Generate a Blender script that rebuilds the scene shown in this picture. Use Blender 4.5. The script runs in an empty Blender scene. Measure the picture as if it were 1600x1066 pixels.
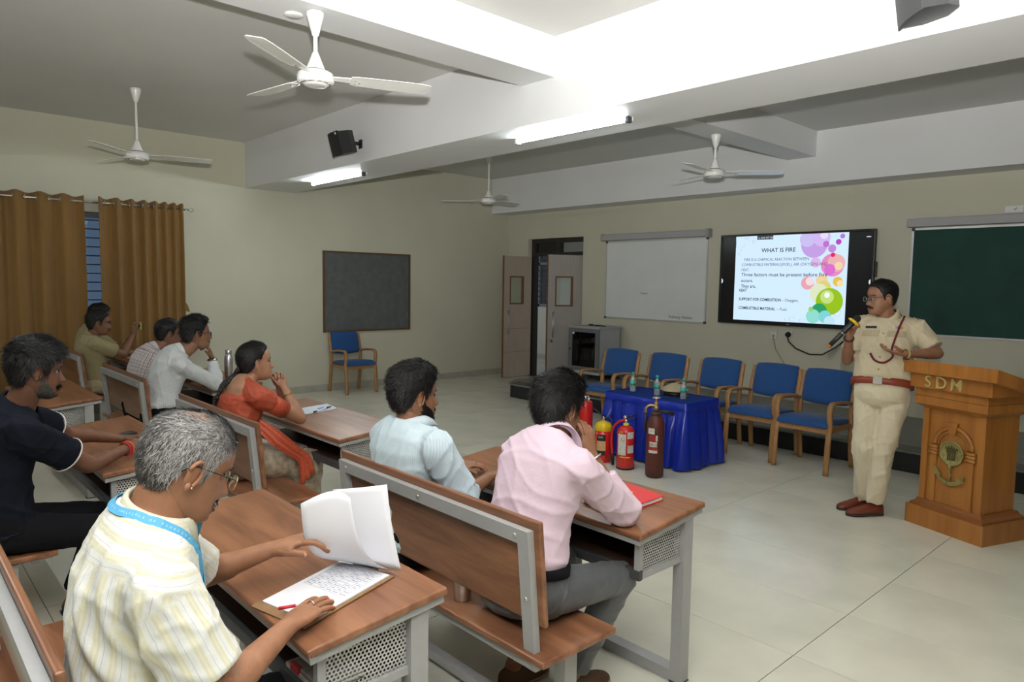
import bpy, bmesh, math, random
import numpy as np
from mathutils import Vector, Matrix

V = Vector
PI = math.pi
scene = bpy.context.scene
COL = scene.collection
random.seed(7)

# ------------------------------------------------------------------ camera
CAM_H = 1.645
YAW, PITCH, ROLL, FPX = 0.82443, 0.08133, 0.01544, 1095.7
_cy, _sy = math.cos(YAW), math.sin(YAW)
_fw = V((-_sy * math.cos(PITCH), _cy * math.cos(PITCH), -math.sin(PITCH)))
_r = V((_cy, _sy, 0))
_u = _r.cross(_fw)
_c, _s = math.cos(ROLL), math.sin(ROLL)
_r2 = _r * _c + _u * _s
_u2 = _u * _c - _r * _s
cam_data = bpy.data.cameras.new('camera')
cam_data.sensor_width = 36.0
cam_data.lens = FPX / 1600 * 36.0
cam_data.clip_start = 0.05
cam = bpy.data.objects.new('camera', cam_data)
COL.objects.link(cam)
cam.matrix_world = Matrix(((_r2.x, _u2.x, -_fw.x, 0), (_r2.y, _u2.y, -_fw.y, 0), (_r2.z, _u2.z, -_fw.z, CAM_H), (0, 0, 0, 1)))
scene.camera = cam

# ------------------------------------------------------------------ view, world, flash
vs = scene.view_settings
vs.view_transform = 'Standard'
vs.look = 'None'
vs.exposure = 0.20
vs.gamma = 1.0
vs.use_curve_mapping = False
world = bpy.data.worlds.new('world')
scene.world = world
world.use_nodes = True
world.node_tree.nodes['Background'].inputs[0].default_value = (0.75, 0.85, 1.0, 1)
world.node_tree.nodes['Background'].inputs[1].default_value = 0.45

def spot(name, loc, direction, power, angle, blend, radius, color=(1, 1, 1)):
    l = bpy.data.lights.new(name, 'SPOT')
    l.energy = power; l.spot_size = angle; l.spot_blend = blend
    l.shadow_soft_size = radius; l.color = color
    o = bpy.data.objects.new(name, l)
    COL.objects.link(o)
    o.location = loc
    o.rotation_euler = V(direction).to_track_quat('-Z', 'Y').to_euler()
    return o
# the photographer's flash gun: on top of the camera, head tilted up and forward
spot('flash_gun', (0.0, 0.02, 1.86), (-0.42, 0.45, 0.74), 1400, math.radians(144), 1.0, 0.03, (1.0, 0.99, 0.97))

# ------------------------------------------------------------------ materials
MATS = {}
def nodes_of(name):
    m = bpy.data.materials.new(name)
    m.use_nodes = True
    nt = m.node_tree
    b = nt.nodes['Principled BSDF']
    return m, nt, b
def rgba(c): return (c[0], c[1], c[2], 1)
def pmat(name, col, rough=0.5, metal=0.0, var=0.0, vscale=3.0, bump=0.0, bscale=60.0, stretch=(1, 1, 1), spec=0.5, sheen=0.0, trans=0.0, ior=1.45, col2=None, coat=0.0, emit=None, detail=3.0, sss=0.0):
    m, nt, b = nodes_of(name)
    b.inputs['Roughness'].default_value = rough
    b.inputs['Metallic'].default_value = metal
    b.inputs['Specular IOR Level'].default_value = spec
    b.inputs['IOR'].default_value = ior
    b.inputs['Transmission Weight'].default_value = trans
    b.inputs['Sheen Weight'].default_value = sheen
    b.inputs['Coat Weight'].default_value = coat
    b.inputs['Base Color'].default_value = rgba(col)
    if sss:
        b.inputs['Subsurface Weight'].default_value = sss
        b.inputs['Subsurface Radius'].default_value = (0.012, 0.005, 0.003)
        b.inputs['Subsurface Scale'].default_value = 1.0
    if emit:
        b.inputs['Emission Color'].default_value = rgba(emit[0])
        b.inputs['Emission Strength'].default_value = emit[1]
    if var or bump:
        tc = nt.nodes.new('ShaderNodeTexCoord')
        mp = nt.nodes.new('ShaderNodeMapping')
        mp.inputs['Scale'].default_value = stretch
        nt.links.new(tc.outputs['Object'], mp.inputs[0])
    if var:
        n = nt.nodes.new('ShaderNodeTexNoise')
        n.inputs['Scale'].default_value = vscale
        n.inputs['Detail'].default_value = detail
        nt.links.new(mp.outputs[0], n.inputs[0])
        mr = nt.nodes.new('ShaderNodeMapRange')
        mr.inputs[1].default_value = 0.3; mr.inputs[2].default_value = 0.7
        nt.links.new(n.outputs[0], mr.inputs[0])
        mx = nt.nodes.new('ShaderNodeMix'); mx.data_type = 'RGBA'
        c2 = col2 if col2 else tuple(x * (1 - var) for x in col)
        c1 = col if col2 else tuple(min(1, x * (1 + var * 0.5)) for x in col)
        mx.inputs[6].default_value = rgba(c1); mx.inputs[7].default_value = rgba(c2)
        nt.links.new(mr.outputs[0], mx.inputs[0])
        nt.links.new(mx.outputs[2], b.inputs['Base Color'])
    if bump:
        n2 = nt.nodes.new('ShaderNodeTexNoise')
        n2.inputs['Scale'].default_value = bscale
        n2.inputs['Detail'].default_value = 4
        nt.links.new(mp.outputs[0], n2.inputs[0])
        bp = nt.nodes.new('ShaderNodeBump')
        bp.inputs['Strength'].default_value = bump
        bp.inputs['Distance'].default_value = 0.01
        nt.links.new(n2.outputs[0], bp.inputs['Height'])
        nt.links.new(bp.outputs[0], b.inputs['Normal'])
    MATS[name] = m
    return m

WALL = pmat('wall_paint', (0.58, 0.56, 0.44), 0.55, var=0.05, vscale=1.2, bump=0.05, bscale=90)
WHITE = pmat('white_paint', (0.75, 0.755, 0.76), 0.6, var=0.04, vscale=1.0, bump=0.03, bscale=80)
CEILP = pmat('ceiling_distemper', (0.66, 0.655, 0.63), 0.7, var=0.05, vscale=0.8, bump=0.03, bscale=80)
FLOORJ = pmat('floor_joint', (0.16, 0.155, 0.14), 0.8, var=0.1)
TILE = pmat('vitrified_tile', (0.69, 0.675, 0.565), 0.20, var=0.10, vscale=2.6, spec=0.45, detail=6)
SKIRT = pmat('skirting_tile', (0.42, 0.40, 0.33), 0.35, var=0.12, vscale=5)
GRANITE = pmat('black_granite', (0.018, 0.018, 0.019), 0.25, var=0.3, vscale=60)
STONE = pmat('grey_stone', (0.19, 0.19, 0.18), 0.35, var=0.2, vscale=18)
WOOD = pmat('walnut_laminate', (0.30, 0.125, 0.055), 0.30, var=0.0, bump=0.02, bscale=40, stretch=(2, 30, 30), spec=0.5)
def wood_nodes(m, c1, c2, axis, scale=7.0):
    nt = m.node_tree; b = nt.nodes['Principled BSDF']
    tc = nt.nodes.new('ShaderNodeTexCoord'); mp = nt.nodes.new('ShaderNodeMapping')
    st = [9.0, 9.0, 9.0]; st[axis] = 0.9
    mp.inputs['Scale'].default_value = st
    nt.links.new(tc.outputs['Object'], mp.inputs[0])
    n = nt.nodes.new('ShaderNodeTexNoise'); n.inputs['Scale'].default_value = scale * 0.18
    n.inputs['Detail'].default_value = 8; n.inputs['Roughness'].default_value = 0.62; n.inputs['Distortion'].default_value = 0.6
    nt.links.new(mp.outputs[0], n.inputs[0])
    rp = nt.nodes.new('ShaderNodeValToRGB')
    rp.color_ramp.elements[0].position = 0.34; rp.color_ramp.elements[0].color = rgba(c2)
    rp.color_ramp.elements[1].position = 0.62; rp.color_ramp.elements[1].color = rgba(c1)
    nt.links.new(n.outputs[0], rp.inputs[0])
    nt.links.new(rp.outputs[0], b.inputs['Base Color'])
wood_nodes(WOOD, (0.31, 0.138, 0.068), (0.145, 0.058, 0.028), 0)
WOODE = pmat('walnut_edge', (0.29, 0.10, 0.042), 0.28, var=0.12, vscale=9, stretch=(0.6, 6, 6))
STEEL = pmat('grey_powder_steel', (0.37, 0.37, 0.365), 0.45, var=0.04, vscale=30, bump=0.02, bscale=400)
SCREW = pmat('screw_steel', (0.6, 0.6, 0.6), 0.3, metal=1)
CHROME = pmat('chrome', (0.75, 0.75, 0.75), 0.18, metal=1)
SATINM = pmat('brushed_steel', (0.62, 0.62, 0.62), 0.32, metal=1)
BLACK = pmat('black_plastic', (0.012, 0.012, 0.013), 0.4)
DARKG = pmat('dark_grey_plastic', (0.06, 0.063, 0.066), 0.5, bump=0.05, bscale=200)
TEAK = pmat('podium_teak', (0.36, 0.15, 0.033), 0.32)
wood_nodes(TEAK, (0.40, 0.165, 0.035), (0.30, 0.11, 0.022), 2)
BEECH = pmat('beech_wood', (0.38, 0.195, 0.075), 0.4, var=0.18, vscale=14, stretch=(3, 3, 1))
BLUEF = pmat('blue_upholstery', (0.014, 0.072, 0.235), 0.9, var=0.12, vscale=120, bump=0.15, bscale=500, sheen=0.15)
SATIN = pmat('blue_satin', (0.005, 0.022, 0.32), 0.22, sheen=0.0, var=0.08, vscale=5)
VELVET = pmat('blue_table_cover', (0.006, 0.030, 0.19), 0.75, spec=0.12)
CURTF = pmat('mustard_curtain', (0.235, 0.125, 0.030), 0.8, var=0.12, vscale=5, bump=0.08, bscale=500, stretch=(1, 1, 0.25), sheen=0.2)
FANW = pmat('fan_enamel', (0.78, 0.78, 0.75), 0.25, coat=0.3)
PAPER = pmat('white_paper', (0.82, 0.82, 0.86), 0.7)
GOLD = pmat('brass_letters', (0.55, 0.43, 0.16), 0.40, metal=0.25)
BRONZE = pmat('emblem_bronze', (0.36, 0.30, 0.115), 0.5, metal=0.5, var=0.3, vscale=50, bump=0.4, bscale=120)
DOORL = pmat('door_laminate', (0.40, 0.37, 0.34), 0.45, var=0.06, vscale=4, stretch=(6, 6, 0.7))
DOORD = pmat('door_beech', (0.46, 0.38, 0.30), 0.45, var=0.08, vscale=4, stretch=(6, 6, 0.7))
FRAMEB = pmat('dark_door_frame', (0.03, 0.026, 0.024), 0.5)
EDGEW = pmat('door_lipping', (0.20, 0.085, 0.035), 0.5)
def emat(name, col, s):
    m = bpy.data.materials.new(name); m.use_nodes = True; nt = m.node_tree
    nt.nodes.remove(nt.nodes['Principled BSDF'])
    e = nt.nodes.new('ShaderNodeEmission'); e.inputs[0].default_value = rgba(col); e.inputs[1].default_value = s
    nt.links.new(e.outputs[0], nt.nodes['Material Output'].inputs[0])
    return m
def glassmat(name, tint=(1, 1, 1), gloss=0.12, rough=0.02, milk=0.0):
    m = bpy.data.materials.new(name); m.use_nodes = True; nt = m.node_tree
    nt.nodes.remove(nt.nodes['Principled BSDF'])
    t = nt.nodes.new('ShaderNodeBsdfTransparent'); t.inputs[0].default_value = rgba(tint)
    g = nt.nodes.new('ShaderNodeBsdfGlossy'); g.inputs['Roughness'].default_value = rough
    lw = nt.nodes.new('ShaderNodeFresnel'); lw.inputs[0].default_value = 1.45
    ad = nt.nodes.new('ShaderNodeMath'); ad.operation = 'ADD'; ad.inputs[1].default_value = gloss * 0.3
    nt.links.new(lw.outputs[0], ad.inputs[0])
    mx = nt.nodes.new('ShaderNodeMixShader')
    nt.links.new(ad.outputs[0], mx.inputs[0]); nt.links.new(t.outputs[0], mx.inputs[1]); nt.links.new(g.outputs[0], mx.inputs[2])
    last = mx.outputs[0]
    if milk:
        df = nt.nodes.new('ShaderNodeBsdfDiffuse'); df.inputs[0].default_value = (0.75, 0.8, 0.82, 1)
        m2 = nt.nodes.new('ShaderNodeMixShader'); m2.inputs[0].default_value = milk
        nt.links.new(last, m2.inputs[1]); nt.links.new(df.outputs[0], m2.inputs[2]); last = m2.outputs[0]
    nt.links.new(last, nt.nodes['Material Output'].inputs[0])
    return m
GLASS = glassmat('clear_glass', (0.93, 0.96, 0.95))
SMOKE = glassmat('smoked_glass', (0.06, 0.06, 0.065))
LENS = glassmat('lens_glass', (0.93, 0.93, 0.93))
PETB = glassmat('bottle_plastic', (0.95, 0.97, 0.98), 0.25, 0.05, 0.22)

def perf_mat():
    m, nt, b = nodes_of('perforated_steel')
    b.inputs['Base Color'].default_value = rgba((0.47, 0.47, 0.45)); b.inputs['Roughness'].default_value = 0.45
    tc = nt.nodes.new('ShaderNodeTexCoord'); sp = nt.nodes.new('ShaderNodeSeparateXYZ')
    nt.links.new(tc.outputs['Object'], sp.inputs[0])
    def mth(op, a, bb=None, c=None):
        n = nt.nodes.new('ShaderNodeMath'); n.operation = op
        for i, x in enumerate((a, bb, c)):
            if x is None: continue
            if isinstance(x, (int, float)): n.inputs[i].default_value = x
            else: nt.links.new(x, n.inputs[i])
        return n.outputs[0]
    p, q = 0.0125, 0.0125 * 0.866
    row = mth('FLOOR', mth('DIVIDE', sp.outputs['Z'], q))
    odd = mth('MULTIPLY', mth('PINGPONG', row, 1.0), 0.5)
    fx = mth('SUBTRACT', mth('FRACT', mth('ADD', mth('DIVIDE', sp.outputs['Y'], p), odd)), 0.5)
    fz = mth('MULTIPLY', mth('SUBTRACT', mth('FRACT', mth('DIVIDE', sp.outputs['Z'], q)), 0.5), 0.866)
    d = mth('SQRT', mth('ADD', mth('MULTIPLY', fx, fx), mth('MULTIPLY', fz, fz)))
    hole = mth('LESS_THAN', d, 0.31)
    tr = nt.nodes.new('ShaderNodeBsdfTransparent')
    mx = nt.nodes.new('ShaderNodeMixShader')
    nt.links.new(hole, mx.inputs[0]); nt.links.new(b.outputs[0], mx.inputs[1]); nt.links.new(tr.outputs[0], mx.inputs[2])
    nt.links.new(mx.outputs[0], nt.nodes['Material Output'].inputs[0])
    return m
PERF = perf_mat()

# ------------------------------------------------------------------ mesh helpers
class MB:
    def __init__(self): self.v = []; self.f = []; self.s = []
    def add(self, vs_, fs, smooth=False):
        o = len(self.v)
        self.v += [tuple(p) for p in vs_]
        self.f += [tuple(i + o for i in f) for f in fs]
        self.s += [smooth] * len(fs)
        return self
    def box(self, c, s, rot=None, bev=0.0, seg=2):
        c = V(c)
        if bev:
            bm = bmesh.new(); bmesh.ops.create_cube(bm, size=1)
            for v in bm.verts: v.co = V((v.co.x * s[0], v.co.y * s[1], v.co.z * s[2]))
            bmesh.ops.bevel(bm, geom=bm.edges[:], offset=bev, segments=seg, profile=0.5, affect='EDGES')
            vs_ = [v.co.copy() for v in bm.verts]; bm.verts.index_update()
            fs = [[v.index for v in f.verts] for f in bm.faces]; bm.free()
        else:
            x, y, z = s[0] / 2, s[1] / 2, s[2] / 2
            vs_ = [V(p) for p in ((-x, -y, -z), (x, -y, -z), (x, y, -z), (-x, y, -z), (-x, -y, z), (x, -y, z), (x, y, z), (-x, y, z))]
            fs = [(3, 2, 1, 0), (4, 5, 6, 7), (0, 1, 5, 4), (1, 2, 6, 5), (2, 3, 7, 6), (3, 0, 4, 7)]
        if rot is not None: vs_ = [rot @ v for v in vs_]
        return self.add([v + c for v in vs_], fs, bool(bev) and seg > 2)
    def b2(self, x0, x1, y0, y1, z0, z1, bev=0.0):
        return self.box(((x0 + x1) / 2, (y0 + y1) / 2, (z0 + z1) / 2), (abs(x1 - x0), abs(y1 - y0), abs(z1 - z0)), None, bev)
    def ring(self, c, a, b, n, ra, rb, e=1.0):
        out = []
        for i in range(n):
            t = 2 * PI * i / n; ct, st = math.cos(t), math.sin(t)
            if e != 1.0:
                ct = math.copysign(abs(ct) ** e, ct); st = math.copysign(abs(st) ** e, st)
            out.append(V(c) + a * (ra * ct) + b * (rb * st))
        return out
    def loft(self, rings, cap=True, closed=True, smooth=True):
        n = len(rings[0]); o = len(self.v)
        for r in rings: self.v += [tuple(p) for p in r]
        for i in range(len(rings) - 1):
            for j in range(n if closed else n - 1):
                k = (j + 1) % n
                self.f.append((o + i * n + j, o + i * n + k, o + (i + 1) * n + k, o + (i + 1) * n + j)); self.s.append(smooth)
        if cap and closed:
            self.f.append(tuple(o + j for j in range(n - 1, -1, -1))); self.s.append(False)
            self.f.append(tuple(o + (len(rings) - 1) * n + j for j in range(n))); self.s.append(False)
        return self
    @staticmethod
    def frame(d, hint=None):
        d = V(d).normalized()
        h = V(hint) if hint is not None else (V((0, 0, 1)) if abs(d.z) < 0.95 else V((1, 0, 0)))
        a = h.cross(d).normalized(); b = d.cross(a)
        return a, b
    def cyl(self, p0, p1, r0, r1=None, n=16, cap=True):
        r1 = r0 if r1 is None else r1
        p0, p1 = V(p0), V(p1); a, b = self.frame(p1 - p0)
        return self.loft([self.ring(p0, a, b, n, r0, r0), self.ring(p1, a, b, n, r1, r1)], cap)
    def tube(self, pts, r, n=8, flat=None, hint=None, cap=True, e=1.0):
        pts = [V(p) for p in pts]; rs = r if isinstance(r, (list, tuple)) else [r] * len(pts)
        rings = []; a = None
        for i, p in enumerate(pts):
            d = (pts[min(i + 1, len(pts) - 1)] - pts[max(i - 1, 0)]).normalized()
            if a is None: a, b = self.frame(d, hint)
            else:
                a = (a - d * a.dot(d)).normalized(); b = d.cross(a)
            f = flat if flat else 1.0
            rings.append(self.ring(p, a, b, n, rs[i], rs[i] * f, e))
        return self.loft(rings, cap)
    def caps(self, p0, p1, r0, r1, n=14, fl=1.0, hint=None):
        """tapered capsule"""
        p0, p1 = V(p0), V(p1); d = (p1 - p0); L = d.length; d = d / max(L, 1e-6); a, b = self.frame(d, hint)
        rings = []
        for k in range(5):
            t = PI / 2 * (1 - k / 4 * 0.999)
            rings.append(self.ring(p0 - d * (r0 * math.sin(t)), a, b, n, max(r0 * math.cos(t), 1e-4), max(r0 * math.cos(t), 1e-4) * fl))
        for k in range(5):
            t = PI / 2 * (k / 4 * 0.999)
            rings.append(self.ring(p1 + d * (r1 * math.sin(t)), a, b, n, max(r1 * math.cos(t), 1e-4), max(r1 * math.cos(t), 1e-4) * fl))
        return self.loft(rings, True)
    def ell(self, c, r, n=14, m=9, R=None):
        rings = []
        for i in range(m + 1):
            t = PI * i / m; z = -math.cos(t); s = max(math.sin(t), 1e-3)
            rr = []
            for j in range(n):
                q = 2 * PI * j / n
                p = V((math.cos(q) * s * r[0], math.sin(q) * s * r[1], z * r[2]))
                rr.append(V(c) + (R @ p if R is not None else p))
            rings.append(rr)
        return self.loft(rings, True)
    def lathe(self, prof, n=24, c=(0, 0, 0), ax=None, smooth=True):
        c = V(c)
        if ax is None: a, b, d = V((1, 0, 0)), V((0, 1, 0)), V((0, 0, 1))
        else:
            d = V(ax).normalized(); a, b = self.frame(d)
        return self.loft([self.ring(c + d * z, a, b, n, max(r, 1e-4), max(r, 1e-4)) for r, z in prof], True, True, smooth)
    def prism(self, poly, lift):
        """closed polygon (list of 3d points) extruded by vector"""
        n = len(poly); P = [V(p) for p in poly]; Q = [p + V(lift) for p in P]
        fs = [tuple(range(n - 1, -1, -1)), tuple(range(n, 2 * n))]
        fs += [(i, (i + 1) % n, n + (i + 1) % n, n + i) for i in range(n)]
        return self.add(P + Q, fs)
    def mesh(self, name):
        me = bpy.data.meshes.new(name)
        me.from_pydata(self.v, [], self.f)
        if len(self.s) == len(me.polygons): me.polygons.foreach_set('use_smooth', self.s)
        bm = bmesh.new(); bm.from_mesh(me); bmesh.ops.recalc_face_normals(bm, faces=bm.faces[:]); bm.to_mesh(me); bm.free()
        me.update()
        return me
    def build(self, name, mat, parent=None, loc=None, rot=None):
        return link(name, self.mesh(name), mat, parent, loc, rot)

def link(name, me, mat, parent=None, loc=None, rot=None):
    o = bpy.data.objects.new(name, me); COL.objects.link(o)
    if mat is not None:
        me.materials.clear(); me.materials.append(mat)
    if parent is not None: o.parent = parent
    if loc is not None: o.location = loc
    if rot is not None: o.rotation_euler = rot
    return o
def thing(name, label, cat, loc=(0, 0, 0), rz=0.0, group=None):
    o = bpy.data.objects.new(name, None); COL.objects.link(o)
    o.empty_display_size = 0.1
    o.location = loc; o.rotation_euler = (0, 0, rz); o['label'] = label; o['category'] = cat
    if group: o['group'] = group
    return o
def tag(o, label, cat, group=None):
    o['label'] = label; o['category'] = cat
    if group: o['group'] = group
    return o
def struct(o, label=None):
    o['kind'] = 'structure'
    if label: o['label'] = label
    return o
def dup(root, loc, rz, label, group=None):
    r = root.copy(); COL.objects.link(r); r.location = loc; r.rotation_euler = (0, 0, rz); r['label'] = label
    if group: r['group'] = group
    for ch in list(root.children):
        c = ch.copy(); COL.objects.link(c); c.parent = r
        for g in list(ch.children):
            d = g.copy(); COL.objects.link(d); d.parent = c
    return r
def text_mesh(name, s, size, mat, parent, M, ext=0.0003, align='LEFT', bold=0.0, spacing=1.0):
    cu = bpy.data.curves.new(name, 'FONT'); cu.body = s; cu.size = size; cu.align_x = align
    cu.extrude = ext; cu.offset = bold; cu.space_character = spacing; cu.resolution_u = 4
    t = bpy.data.objects.new(name, cu); COL.objects.link(t)
    dg = bpy.context.evaluated_depsgraph_get()
    me = bpy.data.meshes.new_from_object(t.evaluated_get(dg)); me.name = name
    bpy.data.objects.remove(t); bpy.data.curves.remove(cu)
    me.transform(M)
    return link(name, me, mat, parent)
def fit_width(o, w, M):
    Mi = M.inverted(); P = np.empty(len(o.data.vertices) * 3, np.float32); o.data.vertices.foreach_get('co', P)
    xs = [(Mi @ V(p)).x for p in P.reshape(-1, 3)]
    if xs:
        s = w / max(1e-6, max(xs) - min(xs)); o.data.transform(M @ Matrix.Translation((-0.0, 0, 0)) @ Matrix.Diagonal((s, 1, 1, 1)) @ Matrix.Translation((-min(xs), 0, 0)) @ Mi)
def axes(o, x, y):
    x = V(x).normalized(); y = V(y).normalized(); z = x.cross(y)
    return Matrix(((x.x, y.x, z.x, o[0]), (x.y, y.y, z.y, o[1]), (x.z, y.z, z.z, o[2]), (0, 0, 0, 1)))
def arc(c, a, b, r, t0, t1, n):
    return [V(c) + V(a) * (r * math.cos(t0 + (t1 - t0) * i / n)) + V(b) * (r * math.sin(t0 + (t1 - t0) * i / n)) for i in range(n + 1)]

# ------------------------------------------------------------------ room shell
LW, FY, CZ = -9.57, 8.738, 3.49
RX, BY = 2.9, -4.2
TH = 0.23
wl = MB()   # left wall, window opening y 0.9..2.95, z 0.95..2.42
WY0, WY1, WZ0, WZ1 = 0.75, 2.95, 0.95, 2.42
wl.b2(LW - TH, LW, BY - TH, WY0, 0, CZ); wl.b2(LW - TH, LW, WY1, FY + TH, 0, CZ)
wl.b2(LW - TH, LW, WY0, WY1, 0, WZ0); wl.b2(LW - TH, LW, WY0, WY1, WZ1, CZ)
struct(wl.build('wall_left', WALL))
DX0, DX1, DZ = -9.06, -7.755, 2.44
wf = MB()
wf.b2(LW, DX0, FY, FY + TH, 0, CZ); wf.b2(DX1, RX + TH, FY, FY + TH, 0, CZ); wf.b2(DX0, DX1, FY, FY + TH, DZ, CZ)
struct(wf.build('wall_front', WALL))
struct(MB().b2(RX, RX + TH, BY - TH, FY, 0, CZ).build('wall_right', WALL))
struct(MB().b2(LW, RX, BY - TH, BY, 0, CZ).build('wall_back', WALL))
struct(MB().b2(LW - TH, RX + TH, BY - TH, FY + TH, CZ, CZ + 0.15).build('ceiling', CEILP))
MBY0, MBY1, MBZ = 3.875, 4.574, 2.885
struct(MB().b2(LW, RX, MBY0, MBY1, MBZ, CZ).build('trim_1', WHITE), 'deep white ceiling beam across the room carrying the tube lights')
struct(MB().b2(LW, RX, 8.32, FY, 2.885, CZ).build('trim_2', WHITE), 'white ceiling beam along the front wall')
struct(MB().b2(LW, RX, -0.44, 0.26, MBZ, CZ).build('trim_3', WHITE), 'white ceiling beam above the photographer')
struct(MB().b2(-4.12, -3.77, 0.26, MBY0, 3.195, CZ).build('trim_4', WHITE), 'shallow white cross beam with the nearest fan')
struct(MB().b2(-4.12, -3.77, MBY1, 8.32, 3.195, CZ).build('trim_5', WHITE), 'shallow white cross beam with the fan before the screen')
# floor: joint bed plus single tiles 1.35 x 0.6 m
flo = struct(MB().b2(LW - TH, RX + TH, BY - TH, FY + TH, -0.2, -0.004).build('floor', FLOORJ))
TX0, TY0, TW, TD = -1.35, 3.60, 1.35, 0.60
tile_me = {}
def tile_mesh(w, d):
    k = (round(w, 3), round(d, 3))
    if k not in tile_me:
        tile_me[k] = MB().box((0, 0, -0.004), (w - 0.0035, d - 0.0035, 0.008), None, 0.0008, 1).mesh('tile')
    return tile_me[k]
k = 0
for i in range(-9, 6):
    for j in range(-16, 12):
        x0, x1 = max(LW, TX0 + i * TW), min(RX, TX0 + (i + 1) * TW)
        y0, y1 = max(BY, TY0 + j * TD), min(FY, TY0 + (j + 1) * TD)
        if x1 - x0 < 0.05 or y1 - y0 < 0.05: continue
        cx, cy = (x0 + x1) / 2, (y0 + y1) / 2
        f_ = V((cx, cy, -CAM_H)).dot(_fw); r_ = V((cx, cy, -CAM_H)).dot(_r2)
        if f_ < -0.2 or abs(r_) > f_ * 0.73 + 1.6: continue
        link('tile', tile_mesh(x1 - x0, y1 - y0), TILE, flo, (cx, cy, 0)); k += 1
# plain tiled rest behind the camera
rest = MB().b2(-6.9, RX, BY, -1.3, -0.006, -0.0005)
o = rest.build('tile_field', TILE, flo)
# skirting, in tile lengths
bl = MB()
struct(MB().b2(LW, LW + 0.008, BY, FY, 0, 0.098).build('baseboard_left', SKIRT))
bsl = [o for o in COL.objects if o.name == 'baseboard_left'][0]
sk_me = MB().box((0, 0, 0), (0.012, 0.596, 0.1), None, 0.001, 1).mesh('skirting_tile')
for j in range(-2, 15):
    link('skirting_tile', sk_me, SKIRT, bsl, (LW + 0.009, 0.1 + j * 0.6, 0.05))
struct(MB().b2(LW, DX0 - 0.01, FY - 0.012, FY, 0, 0.1).build('baseboard_front', SKIRT))
# stage: black riser, grey stone top, chamfered end by the door
stg = struct(MB().prism([(-7.45, 6.87, 0), (RX, 6.87, 0), (RX, FY, 0), (-7.74, FY, 0), (-7.74, 7.25, 0)], (0, 0, 0.18)).build('floor_stage', GRANITE), 'low black stage along the front wall with grey stone top')
stm = MB().prism([(-7.47, 6.85, 0.18), (RX, 6.85, 0.18), (RX, FY, 0.18), (-7.76, FY, 0.18), (-7.76, 7.24, 0.18)], (0, 0, 0.02))
stm.build('stage_top', STONE, stg)
stm = MB()
stm.prism([(-7.47, 6.85, 0.2), (RX, 6.85, 0.2), (RX, 7.1, 0.2), (-7.5, 7.1, 0.2)], (0, 0, 0.002))
stm.build('stage_nosing', GRANITE, stg)

# corridor behind the door
struct(MB().b2(-14.5, -5.0, FY + TH, FY + 3.6, -0.2, 0).build('floor_corridor', TILE), 'corridor floor beyond the open door')
cw = MB()
cy0 = FY + 2.3
cw.b2(-14.5, -12.3, cy0, cy0 + 0.2, 0, 3.2); cw.b2(-10.55, -5, cy0, cy0 + 0.2, 0, 3.2); cw.b2(-12.3, -10.55, cy0, cy0 + 0.2, 0, 1.15); cw.b2(-12.3, -10.55, cy0, cy0 + 0.2, 2.5, 3.2)
struct(cw.build('wall_corridor', WALL), 'corridor wall seen through the open door')
struct(MB().b2(-14.5, -5, FY + TH, cy0 + 0.2, 3.0, 3.2).build('ceiling_corridor', WHITE), 'corridor ceiling beyond the door')
struct(MB().b2(-14.5, -5, cy0 - 0.012, cy0, 0, 0.1).build('baseboard_corridor', SKIRT))
w2 = struct(MB().b2(-12.3, -10.55, cy0 + 0.09, cy0 + 0.1, 1.15, 2.5).build('window_2', glassmat('corridor_glass', (0.75, 0.8, 0.82))), 'grilled corridor window beyond the door')
fr = MB()
for x in (-12.28, -11.7, -11.15, -10.58): fr.b2(x - 0.04, x + 0.04, cy0 + 0.05, cy0 + 0.11, 1.15, 2.5)
for z in (1.18, 2.1, 2.48): fr.b2(-12.3, -10.55, cy0 + 0.05, cy0 + 0.11, z - 0.025, z + 0.025)
fr.build('window_frame', pmat('grey_aluminium', (0.2, 0.2, 0.2), 0.4, metal=0.3), w2)
for i in range(11):
    MB().b2(-12.3, -10.55, cy0 + 0.02, cy0 + 0.04, 1.25 + i * 0.115, 1.27 + i * 0.115).build('grille_bar', FRAMEB, w2)

# window behind the curtains
win = struct(MB().b2(LW - 0.15, LW - 0.14, WY0, WY1, WZ0, WZ1).build('window_1', glassmat('frosted_pane', (0.42, 0.50, 0.58))), 'grilled window behind the mustard curtains')
fr = MB()
ALU = pmat('window_grey_frame', (0.16, 0.17, 0.17), 0.4)
for y in (WY0 + 0.03, 1.35, 1.95, WY1 - 0.03): fr.b2(LW - 0.18, LW - 0.11, y - 0.03, y + 0.03, WZ0, WZ1)
fr.b2(LW - 0.18, LW - 0.11, WY0, WY1, WZ1 - 0.06, WZ1); fr.b2(LW - 0.18, LW - 0.11, WY0, WY1, WZ0, WZ0 + 0.06)
fr.build('window_frame', ALU, win)
gb = MB().b2(0, 0.012, WY0 - WY1, 0, 0, 0.014).mesh('grille_bar')
for i in range(13):
    link('grille_bar', gb, FRAMEB, win, (LW - 0.09, WY1, WZ0 + 0.1 + i * 0.106))

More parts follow.
